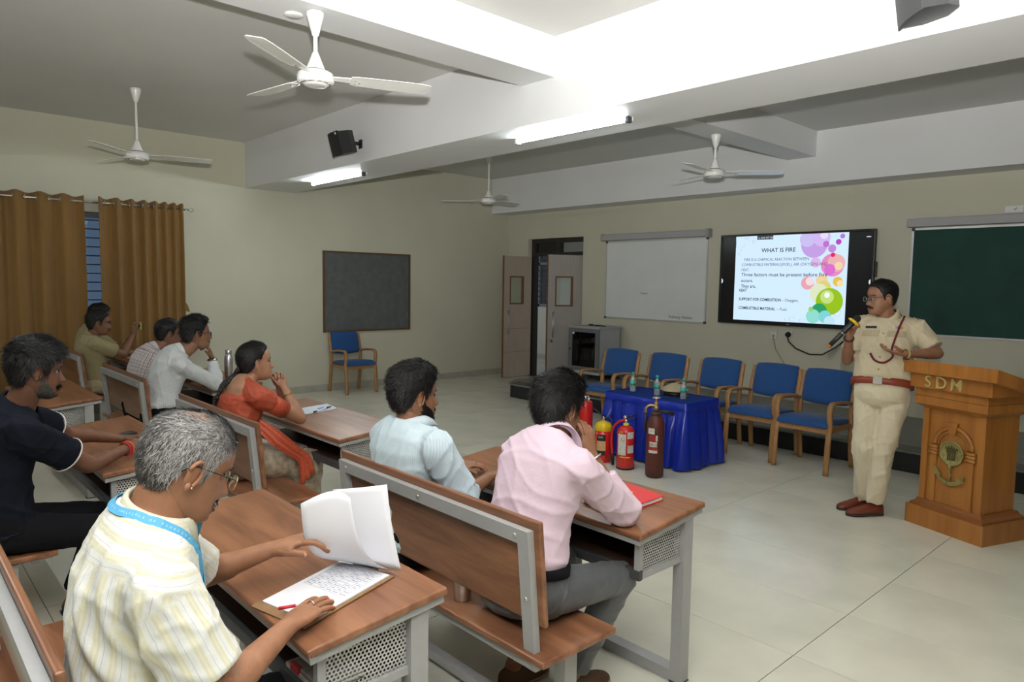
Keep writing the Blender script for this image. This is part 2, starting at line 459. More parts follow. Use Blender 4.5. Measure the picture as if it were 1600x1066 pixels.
# ------------------------------------------------------------------ door
dfr = struct(MB().b2(DX0, DX0 + 0.07, FY + 0.09, FY + 0.2, 0, DZ).b2(DX1 - 0.07, DX1, FY + 0.09, FY + 0.2, 0, DZ).b2(DX0 + 0.07, DX1 - 0.07, FY + 0.09, FY + 0.2, DZ - 0.07, DZ).b2(DX0 + 0.07, DX1 - 0.07, FY + 0.09, FY + 0.2, 2.14, 2.20).b2(-8.45, -8.38, FY + 0.09, FY + 0.2, 2.20, DZ - 0.07).build('door_1', FRAMEB), 'open double door with glass lights in the front wall corner')
for x0, x1 in ((DX0 + 0.07, -8.45), (-8.38, DX1 - 0.07)):
    MB().b2(x0, x1, FY + 0.14, FY + 0.146, 2.20, DZ - 0.07).build('pane', glassmat('transom_glass', (0.7, 0.72, 0.72)), dfr)
def door_leaf(w, mat, hinge, rz, flip, grooves):
    """leaf local: hinge at origin, extends +x, thickness -y"""
    t = thing('door_leaf', '', 'door', hinge, rz)
    h, th = 2.13, 0.035
    wx0, wx1, wz0, wz1 = 0.30 * w, 0.78 * w, 1.30, 1.77
    m = MB()
    m.b2(0, wx0, -th, 0, 0.01, h); m.b2(wx1, w, -th, 0, 0.01, h); m.b2(wx0, wx1, -th, 0, 0.01, wz0); m.b2(wx0, wx1, -th, 0, wz1, h)
    m.build('leaf_panel', mat, t)
    e = MB(); e.b2(w, w + 0.012, -th, 0, 0.01, h); e.b2(-0.006, 0.0, -th, 0, 0.01, h)
    e.build('edge_lipping', EDGEW, t)
    e = MB()
    for x in (wx0, wx1): e.b2(x - 0.012, x + 0.012, -th - 0.005, 0.005, wz0, wz1)
    for z in (wz0, wz1): e.b2(wx0 - 0.012, wx1 + 0.012, -th - 0.005, 0.005, z - 0.012, z + 0.012)
    e.build('glazing_bead', EDGEW, t)
    MB().b2(wx0, wx1, -th * 0.6, -th * 0.4, wz0, wz1).build('pane', GLASS, t)
    for sgn in (1, -1):
        y = 0.04 if sgn > 0 else -th - 0.04
        hd = MB().tube([(w - 0.08, 0 if sgn > 0 else -th, 0.82), (w - 0.08, y, 0.82)], 0.008, 8).tube([(w - 0.08, 0 if sgn > 0 else -th, 1.16), (w - 0.08, y, 1.16)], 0.008, 8)
        hd.tube([(w - 0.08, y, 0.78), (w - 0.08, y, 1.2)], 0.011, 10)
        hd.build('handle', SATINM, t)
    MB().cyl((w - 0.07, -th - 0.012, 0.72), (w - 0.07, 0.012, 0.72), 0.022).build('lock', SATINM, t)
    MB().b2(w - 0.06, w - 0.045, -th - 0.02, -th, 0.02, 0.13).b2(w - 0.06, w - 0.045, 0, 0.02, 0.02, 0.13).build('door_bolt', SATINM, t)
    MB().b2(w - 0.04, w - 0.03, -th - 0.012, -th, 1.75, 2.03).build('tower_bolt', SATINM, t)
    if grooves:
        for z in (0.45, 0.86):
            MB().b2(0, w, -th - 0.001, 0.001, z, z + 0.004).build('groove', EDGEW, t)
    return t
d1 = door_leaf(0.63, DOORD, (-9.005, 8.775, 0), math.radians(-92), False, True)
d1['label'] = 'beige door leaf swung open against the left wall corner'
d2 = door_leaf(0.63, DOORL, (-7.79, 8.78, 0), math.atan2(-0.94, -0.342), False, False)
d2['label'] = 'grey door leaf with brown framed pane, half open beside the rack cabinet'

# ------------------------------------------------------------------ curtains
def curtain(label, y0, y1, z0, z1, phase, amp, folds, gather=0.0, shift=0.0):
    t = thing('curtain', label, 'curtain', (LW + 0.10, (y0 + y1) / 2, z0))
    n = int((y1 - y0) / 0.008); rows = 26
    vs_, fs = [], []
    for i in range(rows + 1):
        f = i / rows; z = (z1 - z0) * f
        for j in range(n + 1):
            s = j / n
            y = -(y1 - y0) / 2 + (y1 - y0) * s
            # narrower pleats towards the gathered end
            g = s + gather * s * s
            a = amp * (0.75 + 0.25 * math.sin(3.1 * s + phase))
            w = 0.004 * math.sin(9 * f + 7 * s)
            x = a * math.sin(2 * PI * folds * g + phase + 0.25 * (1 - f) * math.sin(5 * s)) + w
            x += 0.25 * a * math.sin(4 * PI * folds * g + 1.3)
            yy = y + shift * (1 - f) * (s - 0.5) + 0.012 * (1 - f) * math.cos(2 * PI * folds * g)
            zz = z + (0.012 * math.sin(2 * PI * folds * g + phase + 0.6) if i == rows else 0)
            vs_.append((x, yy, zz))
    for i in range(rows):
        for j in range(n):
            a = i * (n + 1) + j
            fs.append((a, a + 1, a + n + 2, a + n + 1))
    m = MB(); m.add(vs_, fs, True)
    o = m.build('curtain_cloth', CURTF, t)
    sd = o.modifiers.new('thickness', 'SOLIDIFY'); sd.thickness = 0.003
    q = 0
    N = int(folds * 2)
    for q in range(N + 1):
        # eyelet rings where the cloth passes the rod
        gq = (q * PI - phase) / (2 * PI * folds)
        s = gq if not gather else (-1 + math.sqrt(max(0, 1 + 4 * gather * gq))) / (2 * gather)
        if 0.01 < s < 0.99:
            y = -(y1 - y0) / 2 + (y1 - y0) * s
            pts = arc((0, y, z1 - z0 - 0.06), (1, 0.25, 0), (0, 0, 1), 0.028, 0, 2 * PI, 12)
            MB().tube(pts, 0.005, 6).build('eyelet', CHROME, t)
    return t
RODZ = 2.525
c1 = curtain('mustard curtain at the left edge with deep folds', 0.35, 1.93, 0.12, RODZ + 0.06, 0.4, 0.045, 7.0)
c2 = curtain('mustard curtain nearest the notice board, bunched at its right edge', 2.07, 3.03, 0.12, RODZ + 0.06, 1.2, 0.04, 4.2, 0.7)
MB().prism([(0, 0, 0.14), (0, 0.035, 0.08), (0.01, 0.055, 0.0), (0, 0, 0.012)], (0.006, 0, 0)).build('tie_back', CURTF, c2, (0, 0.48, 1.10))
rod = thing('curtain_rod', 'thin steel curtain rod with ring finial over the window', 'curtain rod', (LW + 0.10, 1.7, RODZ))
MB().tube([(0, -1.6, 0), (0, 1.40, 0)], 0.011, 10).build('pole', SATINM, rod)
MB().tube(arc((0, 1.43, 0), (0, 1, 0), (0, 0, 1), 0.025, 0, 2 * PI, 16), 0.006, 6).build('finial', SATINM, rod)
MB().b2(-0.1, 0.02, -0.01, 0.01, -0.012, -0.003).b2(-0.1, -0.095, -0.02, 0.02, -0.04, 0.03).build('bracket', SATINM, rod, (0, 1.36, 0))

# ------------------------------------------------------------------ boards on the walls
nb = thing('notice_board', 'grey felt notice board in brown frame on the left wall', 'notice board', (LW, 5.78, 0.878))
fr = MB()
for y in (-0.772, 0.747): fr.b2(0, 0.03, y, y + 0.025, 0, 1.216)
fr.b2(0, 0.03, -0.747, 0.747, 0, 0.025); fr.b2(0, 0.03, -0.747, 0.747, 1.191, 1.216)
fr.build('frame', pmat('brown_board_frame', (0.12, 0.06, 0.025), 0.5), nb)
MB().b2(0, 0.015, -0.747, 0.747, 0.025, 1.191).build('felt_panel', pmat('grey_felt', (0.115, 0.12, 0.122), 0.95, var=0.15, vscale=9, bump=0.1, bscale=300), nb)

ALF = pmat('board_aluminium', (0.62, 0.62, 0.63), 0.35, metal=0.6)
ROLL = pmat('screen_casing', (0.40, 0.39, 0.40), 0.5)
def board(name, label, cat, x0, x1, z0, z1, surf, casing):
    t = thing(name, label, cat, ((x0 + x1) / 2, FY, z0))
    w, h = x1 - x0, z1 - z0
    MB().b2(-w / 2 + 0.015, w / 2 - 0.015, -0.016, 0, 0.015, h - 0.015).build('writing_surface', surf, t)
    for a in ((-w / 2, -w / 2 + 0.02, 0, h), (w / 2 - 0.02, w / 2, 0, h), (-w / 2, w / 2, 0, 0.02), (-w / 2, w / 2, h - 0.02, h)):
        MB().b2(a[0], a[1], -0.022, 0, a[2], a[3]).build('frame_rail', ALF, t)
    for sx in (-1, 1):
        for zz in (0.012, h - 0.012):
            MB().box((sx * (w / 2 - 0.012), -0.015, zz), (0.034, 0.034, 0.034), None, 0.006).build('corner_cap', DARKG, t)
    return t, w, h
wb, w_, h_ = board('whiteboard', 'white marker board with faint handwriting left of the screen', 'whiteboard', -7.25, -5.417, 1.127, 2.338, pmat('whiteboard_enamel', (0.72, 0.735, 0.73), 0.3, var=0.04), True)
INK = pmat('faded_ink', (0.10, 0.11, 0.14), 0.7)
text_mesh('handwriting', 'Pathway Notice', 0.062, INK, wb, axes((0.30, -0.0175, 0.05), (1, 0, 0.0), (0, 0, 1)), 0.0002)
text_mesh('handwriting', 'Power', 0.05, INK, wb, axes((-0.22, -0.0175, 0.39), (1, 0, 0), (0, 0, 1)), 0.0002)
cs = thing('roller_blind_casing', 'grey roller casing mounted above the whiteboard', 'casing', (-6.33, FY, 2.345))
MB().box((0, -0.05, 0.05), (1.90, 0.10, 0.095), None, 0.012).build('casing_tube', ROLL, cs)
MB().box((0.94, -0.052, 0.05), (0.05, 0.11, 0.12), None, 0.008).build('end_cap', pmat('casing_end', (0.33, 0.32, 0.33), 0.5), cs)
MB().box((-0.96, -0.052, 0.05), (0.03, 0.11, 0.11), None, 0.008).build('end_cap', pmat('casing_end2', (0.36, 0.35, 0.36), 0.5), cs)
gb_, w_, h_ = board('chalkboard', 'dark green chalkboard behind the podium', 'chalkboard', -2.81, -0.38, 1.137, 2.335, pmat('green_chalkboard', (0.012, 0.058, 0.045), 0.75, var=0.25, vscale=3, bump=0.02), True)
cs = thing('roller_blind_casing', 'grey roller casing mounted above the green chalkboard', 'casing', (-1.6, FY, 2.342))
MB().box((0, -0.05, 0.05), (2.50, 0.10, 0.095), None, 0.012).build('casing_tube', ROLL, cs)
hk = thing('wall_hook', 'small white hook plate above the green chalkboard', 'hook', (-1.87, FY, 2.49))
MB().box((0, -0.006, 0), (0.16, 0.012, 0.07), None, 0.004).build('plate', pmat('white_plastic', (0.75, 0.75, 0.75), 0.4), hk)
MB().tube([(0.0, -0.01, 0.0), (0.01, -0.03, -0.005), (0.03, -0.035, 0.01)], 0.006, 6).build('hook', SCREW, hk)

# ------------------------------------------------------------------ the big screen with its slide
tv = thing('display_screen', 'large wall display showing a WHAT IS FIRE slide', 'display', (-4.18, FY, 1.16))
TVW, TVH, TVD = 2.0, 1.19, 0.085
YS = -TVD
MB().box((0, -TVD / 2 - 0.0, TVH / 2), (TVW, TVD - 0.03, TVH), None, 0.008).build('housing', BLACK, tv)
fr = MB()
for x in (-1, 1): fr.box((x * (TVW / 2 - 0.013), YS + 0.012, TVH / 2), (0.026, 0.026, TVH), None, 0.004)
fr.box((0, YS + 0.012, TVH - 0.013), (TVW - 0.05, 0.026, 0.026), None, 0.004); fr.box((0, YS + 0.012, 0.025), (TVW - 0.05, 0.026, 0.05), None, 0.004)
fr.build('bezel', pmat('bezel_black', (0.012, 0.012, 0.013), 0.3), tv)
YP = YS + 0.014
MB().b2(-TVW / 2 + 0.026, TVW / 2 - 0.026, YP, YP + 0.004, 0.05, TVH - 0.026).build('panel', pmat('panel_black', (0.012, 0.013, 0.015), 0.22), tv)
SX0, SX1, SZ0, SZ1 = -0.775, 0.70, 0.052, TVH - 0.028
slide = MB().b2(SX0, SX1, YP - 0.001, YP, SZ0, SZ1).build('slide', emat('slide_white', (0.60, 0.77, 0.95), 0.98), tv)
def disc(name, x, z, r, col, layer, strength=0.9, n=28):
    m = MB(); y = YP - 0.001 - 0.0004 * layer
    cx = SX0 + x * (SX1 - SX0); cz = SZ1 - z * (SZ1 - SZ0)
    pts = []
    for i in range(n):
        a = 2 * PI * i / n
        pts.append((min(SX1, max(SX0, cx + r * math.cos(a))), y, min(SZ1, max(SZ0, cz + r * math.sin(a)))))
    m.prism(pts, (0, -0.0003, 0))
    return m.build(name, emat(name + '_ink', col, strength), slide)
B = [(.72, .12, .17, (.62, .42, .84)), (.66, .06, .10, (.66, .60, .93)), (.78, .05, .11, (.72, .55, .93)), (.80, .02, .05, (.85, .8, .98)), (.92, .1, .035, (.55, .1, .62)), (.95, .04, .03, (.55, .25, .75)), (.87, .17, .05, (.62, .32, .75)), (.82, .12, .04, (.60, .22, .70)),
     (.88, .35, .145, (.83, .33, .62)), (.91, .33, .11, (.90, .52, .52)), (.86, .40, .07, (.78, .22, .70)), (.93, .36, .05, (.93, .75, .5)), (.88, .24, .028, (.80, .05, .2)), (.74, .32, .065, (.78, .55, .88)),
     (.68, .55, .085, (.88, .45, .52)), (.70, .53, .055, (.93, .78, .82)), (.80, .52, .075, (.90, .72, .42)), (.93, .53, .06, (.88, .60, .12)), (.95, .55, .04, (.95, .8, .45)), (.82, .60, .09, (.78, .72, .25)),
     (.78, .66, .12, (.80, .86, .62)), (.87, .75, .17, (.38, .62, .03)), (.85, .70, .085, (.62, .80, .28)), (.85, .68, .035, (.95, 1, .95)), (.79, .86, .10, (.05, .42, .18)), (.74, .92, .09, (.35, .78, .70)), (.84, .92, .08, (.28, .72, .75)), (.88, .97, .07, (.60, .85, .95)), (.72, .84, .03, (.4, .7, .2))]
for i, (x, z, r, c) in enumerate(B):
    disc('bubble', x, z, r * 0.97, tuple(v ** 1.15 for v in c), i + 1, 0.85)
RING = emat('droplet_ink', (0.30, 0.38, 0.46), 0.7)
for x, z, r in ((.045, .06, .085), (.15, .01, .05), (.185, .07, .022), (.04, .21, .015), (.06, .17, .008), (.56, .96, .035), (.65, .98, .035), (.50, .97, .012), (.94, .87, .045), (.88, .0, .05), (.79, .97, .012)):
    cx = SX0 + x * (SX1 - SX0); cz = SZ1 - z * (SZ1 - SZ0)
    pts = [p for p in arc((cx, YP - 0.014, cz), (1, 0, 0), (0, 0, 1), r, 0.2, 2 * PI - 0.6, 20) if SX0 < p.x < SX1 and SZ0 < p.z < SZ1]
    if len(pts) > 2: MB().tube(pts, 0.0035, 4, 0.1).build('droplet', RING, slide)
TXT = emat('slide_text_dark', (0.03, 0.04, 0.07), 0.5)
TXG = emat('slide_text_grey', (0.15, 0.19, 0.26), 0.6)
TXW = emat('slide_text_white', (0.9, 0.9, 0.95), 0.8)
def line(s, x, x1, z, size, m, bold=0.0):
    M = axes((SX0 + x * (SX1 - SX0), YP - 0.0155, SZ1 - z * (SZ1 - SZ0)), (1, 0, 0), (0, 0, 1))
    o = text_mesh('slide_text', s, size, m, slide, M, 0.0003, 'LEFT', bold)
    fit_width(o, (x1 - x) * (SX1 - SX0), M)
line('WHAT IS FIRE', .255, .565, .195, .074, TXT, 0.0008)
line('FIRE IS A CHEMICAL REACTION BETWEEN', .095, .685, .295, .0535, TXG)
line('COMBUSTIBLE MATERIALS(FUEL), AIR (OXYGEN) AND', .07, .845, .355, .0535, TXG)
line('HEAT.', .07, .147, .415, .0535, TXG)
line('Three factors must be present before Fire', .07, .845, .475, .062, TXT, 0.0004)
line('occurs.', .07, .185, .545, .062, TXT, 0.0004)
line('They are,', .07, .215, .612, .062, TXT, 0.0004)
line('HEAT', .055, .128, .66, .052, TXT, 0.0010)
line('SUPPORT FOR COMBUSTION', .055, .455, .765, .052, TXT, 0.0010)
line('- Oxygen,', .470, .61, .765, .052, TXT)
line('COMBUSTIBLE MATERIAL', .055, .405, .87, .052, TXT, 0.0010)
line('– Fuel.', .42, .515, .87, .052, TXT)
MB().b2(SX0 + .21 * 1.475, SX0 + .36 * 1.475, YP - 0.016, YP - 0.0155, SZ1 - 0.052, SZ1).build('tool_bar', emat('bar_grey', (0.05, 0.07, 0.09), 0.8), slide)
text_mesh('tool_text', '⊙ AW XT OO', .035, TXW, slide, axes((SX0 + .222 * 1.475, YP - 0.0165, SZ1 - 0.041), (1, 0, 0), (0, 0, 1)), 0.0002)
SPK = emat('side_button', (0.75, 0.8, 0.85), 0.8)
for sx in (-1, 1):
    m = MB().prism([V((sx * (TVW / 2 - 0.028), YP - 0.0005, 0.57)) + V((-sx * 0.022 * math.sin(PI * i / 10), 0, 0.032 * math.cos(PI * i / 10))) for i in range(11)], (0, -0.0008, 0))
    m.build('side_button', SPK, tv)
MB().b2(-0.02, 0.02, YS - 0.002, YS, 0.018, 0.028).build('logo', pmat('logo_grey', (0.4, 0.4, 0.4), 0.4), tv)
MB().b2(0.80, 0.95, YS - 0.004, YS, -0.012, 0.0).build('sensor_bar', BLACK, tv)
MB().box((TVW / 2 + 0.01, -0.04, 0.72), (0.02, 0.05, 0.18), None, 0.004).build('side_module', BLACK, tv)
MB().b2(TVW / 2 - 0.10, TVW / 2 - 0.05, YP - 0.0005, YP, TVH - 0.095, TVH - 0.085).build('status_mark', SPK, tv)

# socket, plug and cables below the screen
SOCK = pmat('socket_white', (0.62, 0.62, 0.58), 0.4)
sk = thing('wall_socket', 'white wall socket under the screen with yellow cable', 'socket', (-4.40, FY, 1.03))
MB().box((0, -0.008, 0), (0.10, 0.016, 0.10), None, 0.004).build('face_plate', SOCK, sk)
MB().box((0.0, -0.018, -0.01), (0.03, 0.01, 0.03), None, 0.002).build('switch', pmat('socket_grey', (0.3, 0.3, 0.3), 0.4), sk)
cb = tag(MB().tube([(-4.40, FY - 0.012, 1.0), (-4.36, FY - 0.02, 0.85), (-4.22, FY - 0.02, 0.65), (-4.05, FY - 0.03, 0.45), (-3.9, FY - 0.03, 0.3), (-3.5, FY - 0.03, 0.42), (-3.2, FY - 0.03, 0.47)], 0.006, 6).build('cable', pmat('yellow_cable', (0.42, 0.36, 0.17), 0.6)), 'thin yellowish cable hanging down the wall behind the chairs', 'cable')
pl = thing('plug', 'black plug in the wall socket under the screen', 'plug', (-4.19, FY, 1.05))
MB().box((0, -0.006, 0), (0.09, 0.012, 0.09), None, 0.003).build('socket_plate', SOCK, pl)
MB().lathe([(0.0, 0), (0.03, 0.0), (0.036, 0.02), (0.03, 0.05), (0.012, 0.06), (0, 0.06)], 14, (0, -0.012, 0), (0, -1, 0)).build('plug_body', BLACK, pl)
tag(MB().tube([(-4.19, FY - 0.06, 1.03), (-4.17, FY - 0.05, 0.96), (-4.08, FY - 0.04, 0.88), (-3.9, FY - 0.04, 0.82), (-3.74, FY - 0.04, 0.83), (-3.6, FY - 0.04, 0.92), (-3.45, FY - 0.04, 1.05), (-3.40, FY - 0.05, 1.17)], 0.009, 6).build('power_cable', BLACK), 'black power cable sagging from the plug to the screen', 'cable')

# ------------------------------------------------------------------ rack cabinet on the stage
RKG = pmat('rack_grey', (0.36, 0.37, 0.375), 0.5, var=0.04)
RKD = pmat('rack_dark_grey', (0.14, 0.145, 0.15), 0.5)
rk = thing('rack_cabinet', 'grey network rack cabinet with dark glass door on the stage', 'rack cabinet', (-7.14, 8.38, 0.2))
W2, D2 = 0.31, 0.26
MB().b2(-W2, W2, -D2, D2, 0.13, 0.78).build('cabinet_body', RKG, rk)
MB().box((0, -0.005, 0.795), (0.645, 0.545, 0.035), None, 0.006).build('top_cover', RKG, rk)
MB().box((0, -0.02, 0.105), (0.68, 0.60, 0.04), None, 0.006).build('base_plinth', pmat('rack_light', (0.50, 0.50, 0.49), 0.5), rk)
dr = MB()
for x in (-1, 1): dr.b2(x * W2, x * (W2 - 0.075), -D2 - 0.025, -D2, 0.135, 0.775)
dr.b2(-W2 + 0.075, W2 - 0.075, -D2 - 0.025, -D2, 0.135, 0.19); dr.b2(-W2 + 0.075, W2 - 0.075, -D2 - 0.025, -D2, 0.72, 0.775)
do = dr.build('door', RKD, rk)
MB().b2(-W2 + 0.075, W2 - 0.075, -D2 - 0.014, -D2 - 0.009, 0.19, 0.72).build('pane', SMOKE, do)
MB().b2(-W2 + 0.075, W2 - 0.075, -D2 - 0.004, -D2 - 0.002, 0.19, 0.72).build('door_back', BLACK, do)
MB().cyl((-W2 + 0.035, -D2 - 0.035, 0.45), (-W2 + 0.035, -D2 - 0.02, 0.45), 0.014).build('lock', BLACK, do)
MB().cyl((-W2 + 0.10, -D2 - 0.027, 0.70), (-W2 + 0.10, -D2 - 0.013, 0.70), 0.018).build('badge', pmat('badge_white', (.7, .7, .7), .4), do)
for z in range(6):
    for y0 in (-0.2, 0.05):
        MB().b2(W2, W2 + 0.003, y0, y0 + 0.14, 0.22 + z * 0.035, 0.232 + z * 0.035).build('vent_slot', RKD, rk)
MB().b2(W2 - 0.002, W2 + 0.006, D2 - 0.05, D2 - 0.035, 0.13, 0.78).build('side_seam', RKD, rk)
for sx in (-0.26, 0.26):
    for sy in (-0.22, 0.2):
        MB().cyl((sx - 0.012, sy, 0.04), (sx + 0.012, sy, 0.04), 0.04).b2(sx - 0.015, sx + 0.015, sy - 0.02, sy + 0.02, 0.05, 0.09).build('caster', BLACK, rk)
adp = thing('cable_coil', 'small black adapter and cable lying on the rack cabinet', 'cable', (-7.08, 8.36, 1.0125))
MB().tube(arc((0, 0, 0.008), (1, 0, 0), (0, 1, 0), 0.06, 0, 1.7 * PI, 14) + [V((0.1, -0.05, 0.008)), V((0.2, -0.06, 0.008))], 0.007, 6).build('cord', BLACK, adp)
MB().box((-0.14, 0.0, 0.012), (0.07, 0.04, 0.024), None, 0.004).build('adapter_body', BLACK, adp)

# ------------------------------------------------------------------ ceiling fans
def make_fan(label, loc, ang, rod_top):
    t = thing('ceiling_fan', label, 'fan', loc, 0, 'white ceiling fans')
    L = rod_top - loc[2]
    MB().lathe([(0.012, L - 0.145), (0.018, L - 0.14), (0.03, L - 0.10), (0.05, L - 0.03), (0.052, L - 0.012), (0.046, L - 0.006), (0.012, L - 0.004)], 24).build('top_canopy', FANW, t)
    MB().cyl((0, 0, 0.03), (0, 0, L), 0.0125, n=12).build('down_rod', FANW, t)
    MB().lathe([(0.055, 0.045), (0.052, 0.055), (0.04, 0.085), (0.022, 0.13), (0.014, 0.15)], 24).build('lower_canopy', FANW, t)
    MB().lathe([(0.0, -0.048), (0.05, -0.048), (0.066, -0.045), (0.07, -0.038), (0.095, -0.034), (0.104, -0.025), (0.106, 0.0), (0.102, 0.02), (0.085, 0.032), (0.05, 0.036), (0.0, 0.036)], 36).build('motor_housing', FANW, t)
    MB().tube(arc((0, 0, -0.036), (1, 0, 0), (0, 1, 0), 0.083, 0, 2 * PI, 32), 0.004, 6).build('trim_ring', CHROME, t)
    MB().b2(-0.03, 0.03, -0.012, 0.012, L - 0.012, L).build('hanger', DARKG, t)
    for k in range(3):
        a = ang + k * 2 * PI / 3
        R = Matrix.Rotation(a, 3, 'Z')
        tilt = Matrix.Rotation(math.radians(-11), 3, 'X')
        def P(x, y, z): return R @ (tilt @ V((x, y, z)))
        prof = [(0.20, 0.055), (0.23, 0.066), (0.45, 0.076), (0.60, 0.076), (0.66, 0.066), (0.675, 0.05)]
        top, bot = [], []
        for x, h in prof: top.append((x, h))
        poly = [(x, -h) for x, h in prof] + [(x, h * 0.75) for x, h in reversed(prof)]
        m = MB(); n = len(poly)
        A = [P(x, y, 0.006 - 1.2 * y * y + 0.002) for x, y in poly]; Bq = [P(x, y, 0.006 - 1.2 * y * y - 0.002) for x, y in poly]
        m.add(A + Bq, [tuple(range(n)), tuple(range(2 * n - 1, n - 1, -1))] + [(i, n + i, n + (i + 1) % n, (i + 1) % n) for i in range(n)])
        m.build('blade', FANW, t)
        b = MB(); b.prism([P(0.09, -0.02, 0.004), P(0.26, -0.035, 0.004), P(0.26, 0.03, 0.004), P(0.09, 0.02, 0.004)], (0, 0, 0.005))
        bo = b.build('blade_bracket', FANW, t)
        for sx, sy in ((0.225, -0.02), (0.225, 0.018), (0.25, 0.0)):
            p = P(sx, sy, -0.004); MB().ell(p, (0.005, 0.005, 0.003), 6, 4).build('rivet', SCREW, bo)
    return t
make_fan('nearest white ceiling fan hanging from the cross beam', (-3.86, 1.985, 2.82), math.radians(68), 3.195)
make_fan('white ceiling fan above the curtains at the left', (-7.64, 2.03, 2.84), math.radians(75), CZ)
make_fan('white ceiling fan hanging before the whiteboard and screen', (-3.95, 6.43, 2.80), math.radians(40), 3.195)
make_fan('farthest white ceiling fan near the corner by the door', (-7.72, 6.64, 2.83), math.radians(100), CZ)
jb = thing('junction_cover', 'small round junction cover beside the nearest fan mount', 'cover plate', (-4.0, 1.92, 3.195))
MB().lathe([(0.0, -0.012), (0.045, -0.012), (0.055, -0.006), (0.055, 0.0)], 20).build('cover', FANW, jb)

# ------------------------------------------------------------------ tube lights on the beam
def tube_light(label, x0, x1, y):
    t = thing('tube_light', label, 'light', ((x0 + x1) / 2, y, MBZ), 0, 'tube lights on the beam')
    w = (x1 - x0) / 2
    MB().b2(-w, w, 0.0, 0.035, -0.03, 0).build('housing', FANW, t)
    MB().cyl((-w + 0.03, -0.012, -0.025), (w - 0.03, -0.012, -0.025), 0.0155, n=14).build('tube', emat('tube_glow', (0.90, 0.98, 1.0), 115.0), t)
    for s in (-1, 1):
        MB().box((s * (w - 0.012), -0.006, -0.024), (0.03, 0.05, 0.046), None, 0.005).build('end_cap', DARKG if s > 0 else FANW, t)
    return t
tube_light('fluorescent tube light on the beam, nearer the screen', -4.50, -3.29, 4.19)
tube_light('fluorescent tube light on the beam, nearer the left wall', -8.32, -7.08, 4.23)

def ambient_tube(label, x0, x1):  # out-of-view tubes on the rear beam, added to raise the ambient light
    t = tube_light(label, x0, x1, -0.1); return t
ambient_tube('unseen tube light added for ambient light on the beam above the photographer, room centre', -4.50, -3.29)
ambient_tube('unseen tube light added for ambient light on the beam above the photographer, by the windows', -8.32, -7.08)
ambient_tube('unseen tube light added for ambient light on the beam above the photographer, right side', -0.6, 0.61)
# ------------------------------------------------------------------ loudspeakers on the beam
def speaker(label, loc, rz, col, tilt=0.3):
    t = thing('loudspeaker', label, 'speaker', loc, rz)
    R = Matrix.Rotation(tilt, 3, 'X')
    m = MB()
    # plan: wide grille front (y-), narrow back
    pr = [(-0.13, -0.16), (0.13, -0.16), (0.13, -0.05), (0.06, 0.03), (-0.06, 0.03), (-0.13, -0.05)]
    lo = [R @ V((x, y, -0.11)) for x, y in pr]
    m.prism(lo, R @ V((0, 0, 0.22)))
    m.build('cabinet', col, t)
    g = MB(); rr = []
    for i in range(9):
        a = -1 + 2 * i / 8
        rr.append([R @ V((0.14 * a, -0.163 - 0.022 * (1 - a * a), z)) for z in (-0.118, 0.118)] + [R @ V((0.14 * a, -0.158, z)) for z in (0.118, -0.118)])
    g.loft(rr, True, True, False); g.build('grille', pmat('speaker_grille', tuple(c * 1.15 for c in col.node_tree.nodes['Principled BSDF'].inputs['Base Color'].default_value[:3]), 0.6, bump=0.3, bscale=500), t)
    MB().box(R @ V((0.11, -0.182, 0.095)), (0.022, 0.006, 0.022), R).build('badge', pmat('speaker_badge', (0.7, 0.7, 0.7), 0.4), t)
    gap = MBY0 - loc[1] - 0.001; Rz = Matrix.Rotation(-rz, 3, 'Z')
    MB().tube([(0, 0.0, 0), Rz @ V((0, gap * 0.6, 0)), Rz @ V((0, gap - 0.006, 0))], 0.018, 8).box(Rz @ V((0, gap - 0.006, 0)), (0.06, 0.012, 0.09), Rz, 0.003).build('wall_bracket', BLACK, t)
    return t
speaker('black loudspeaker bracketed to the deep beam above the left tube light', (-6.55, 3.744, 3.07), math.radians(-8), BLACK, 0.25)
speaker('grey loudspeaker on the deep beam at the top edge of the photo', (-1.14, 3.765, 3.05), math.radians(-52), DARKG, 0.15)

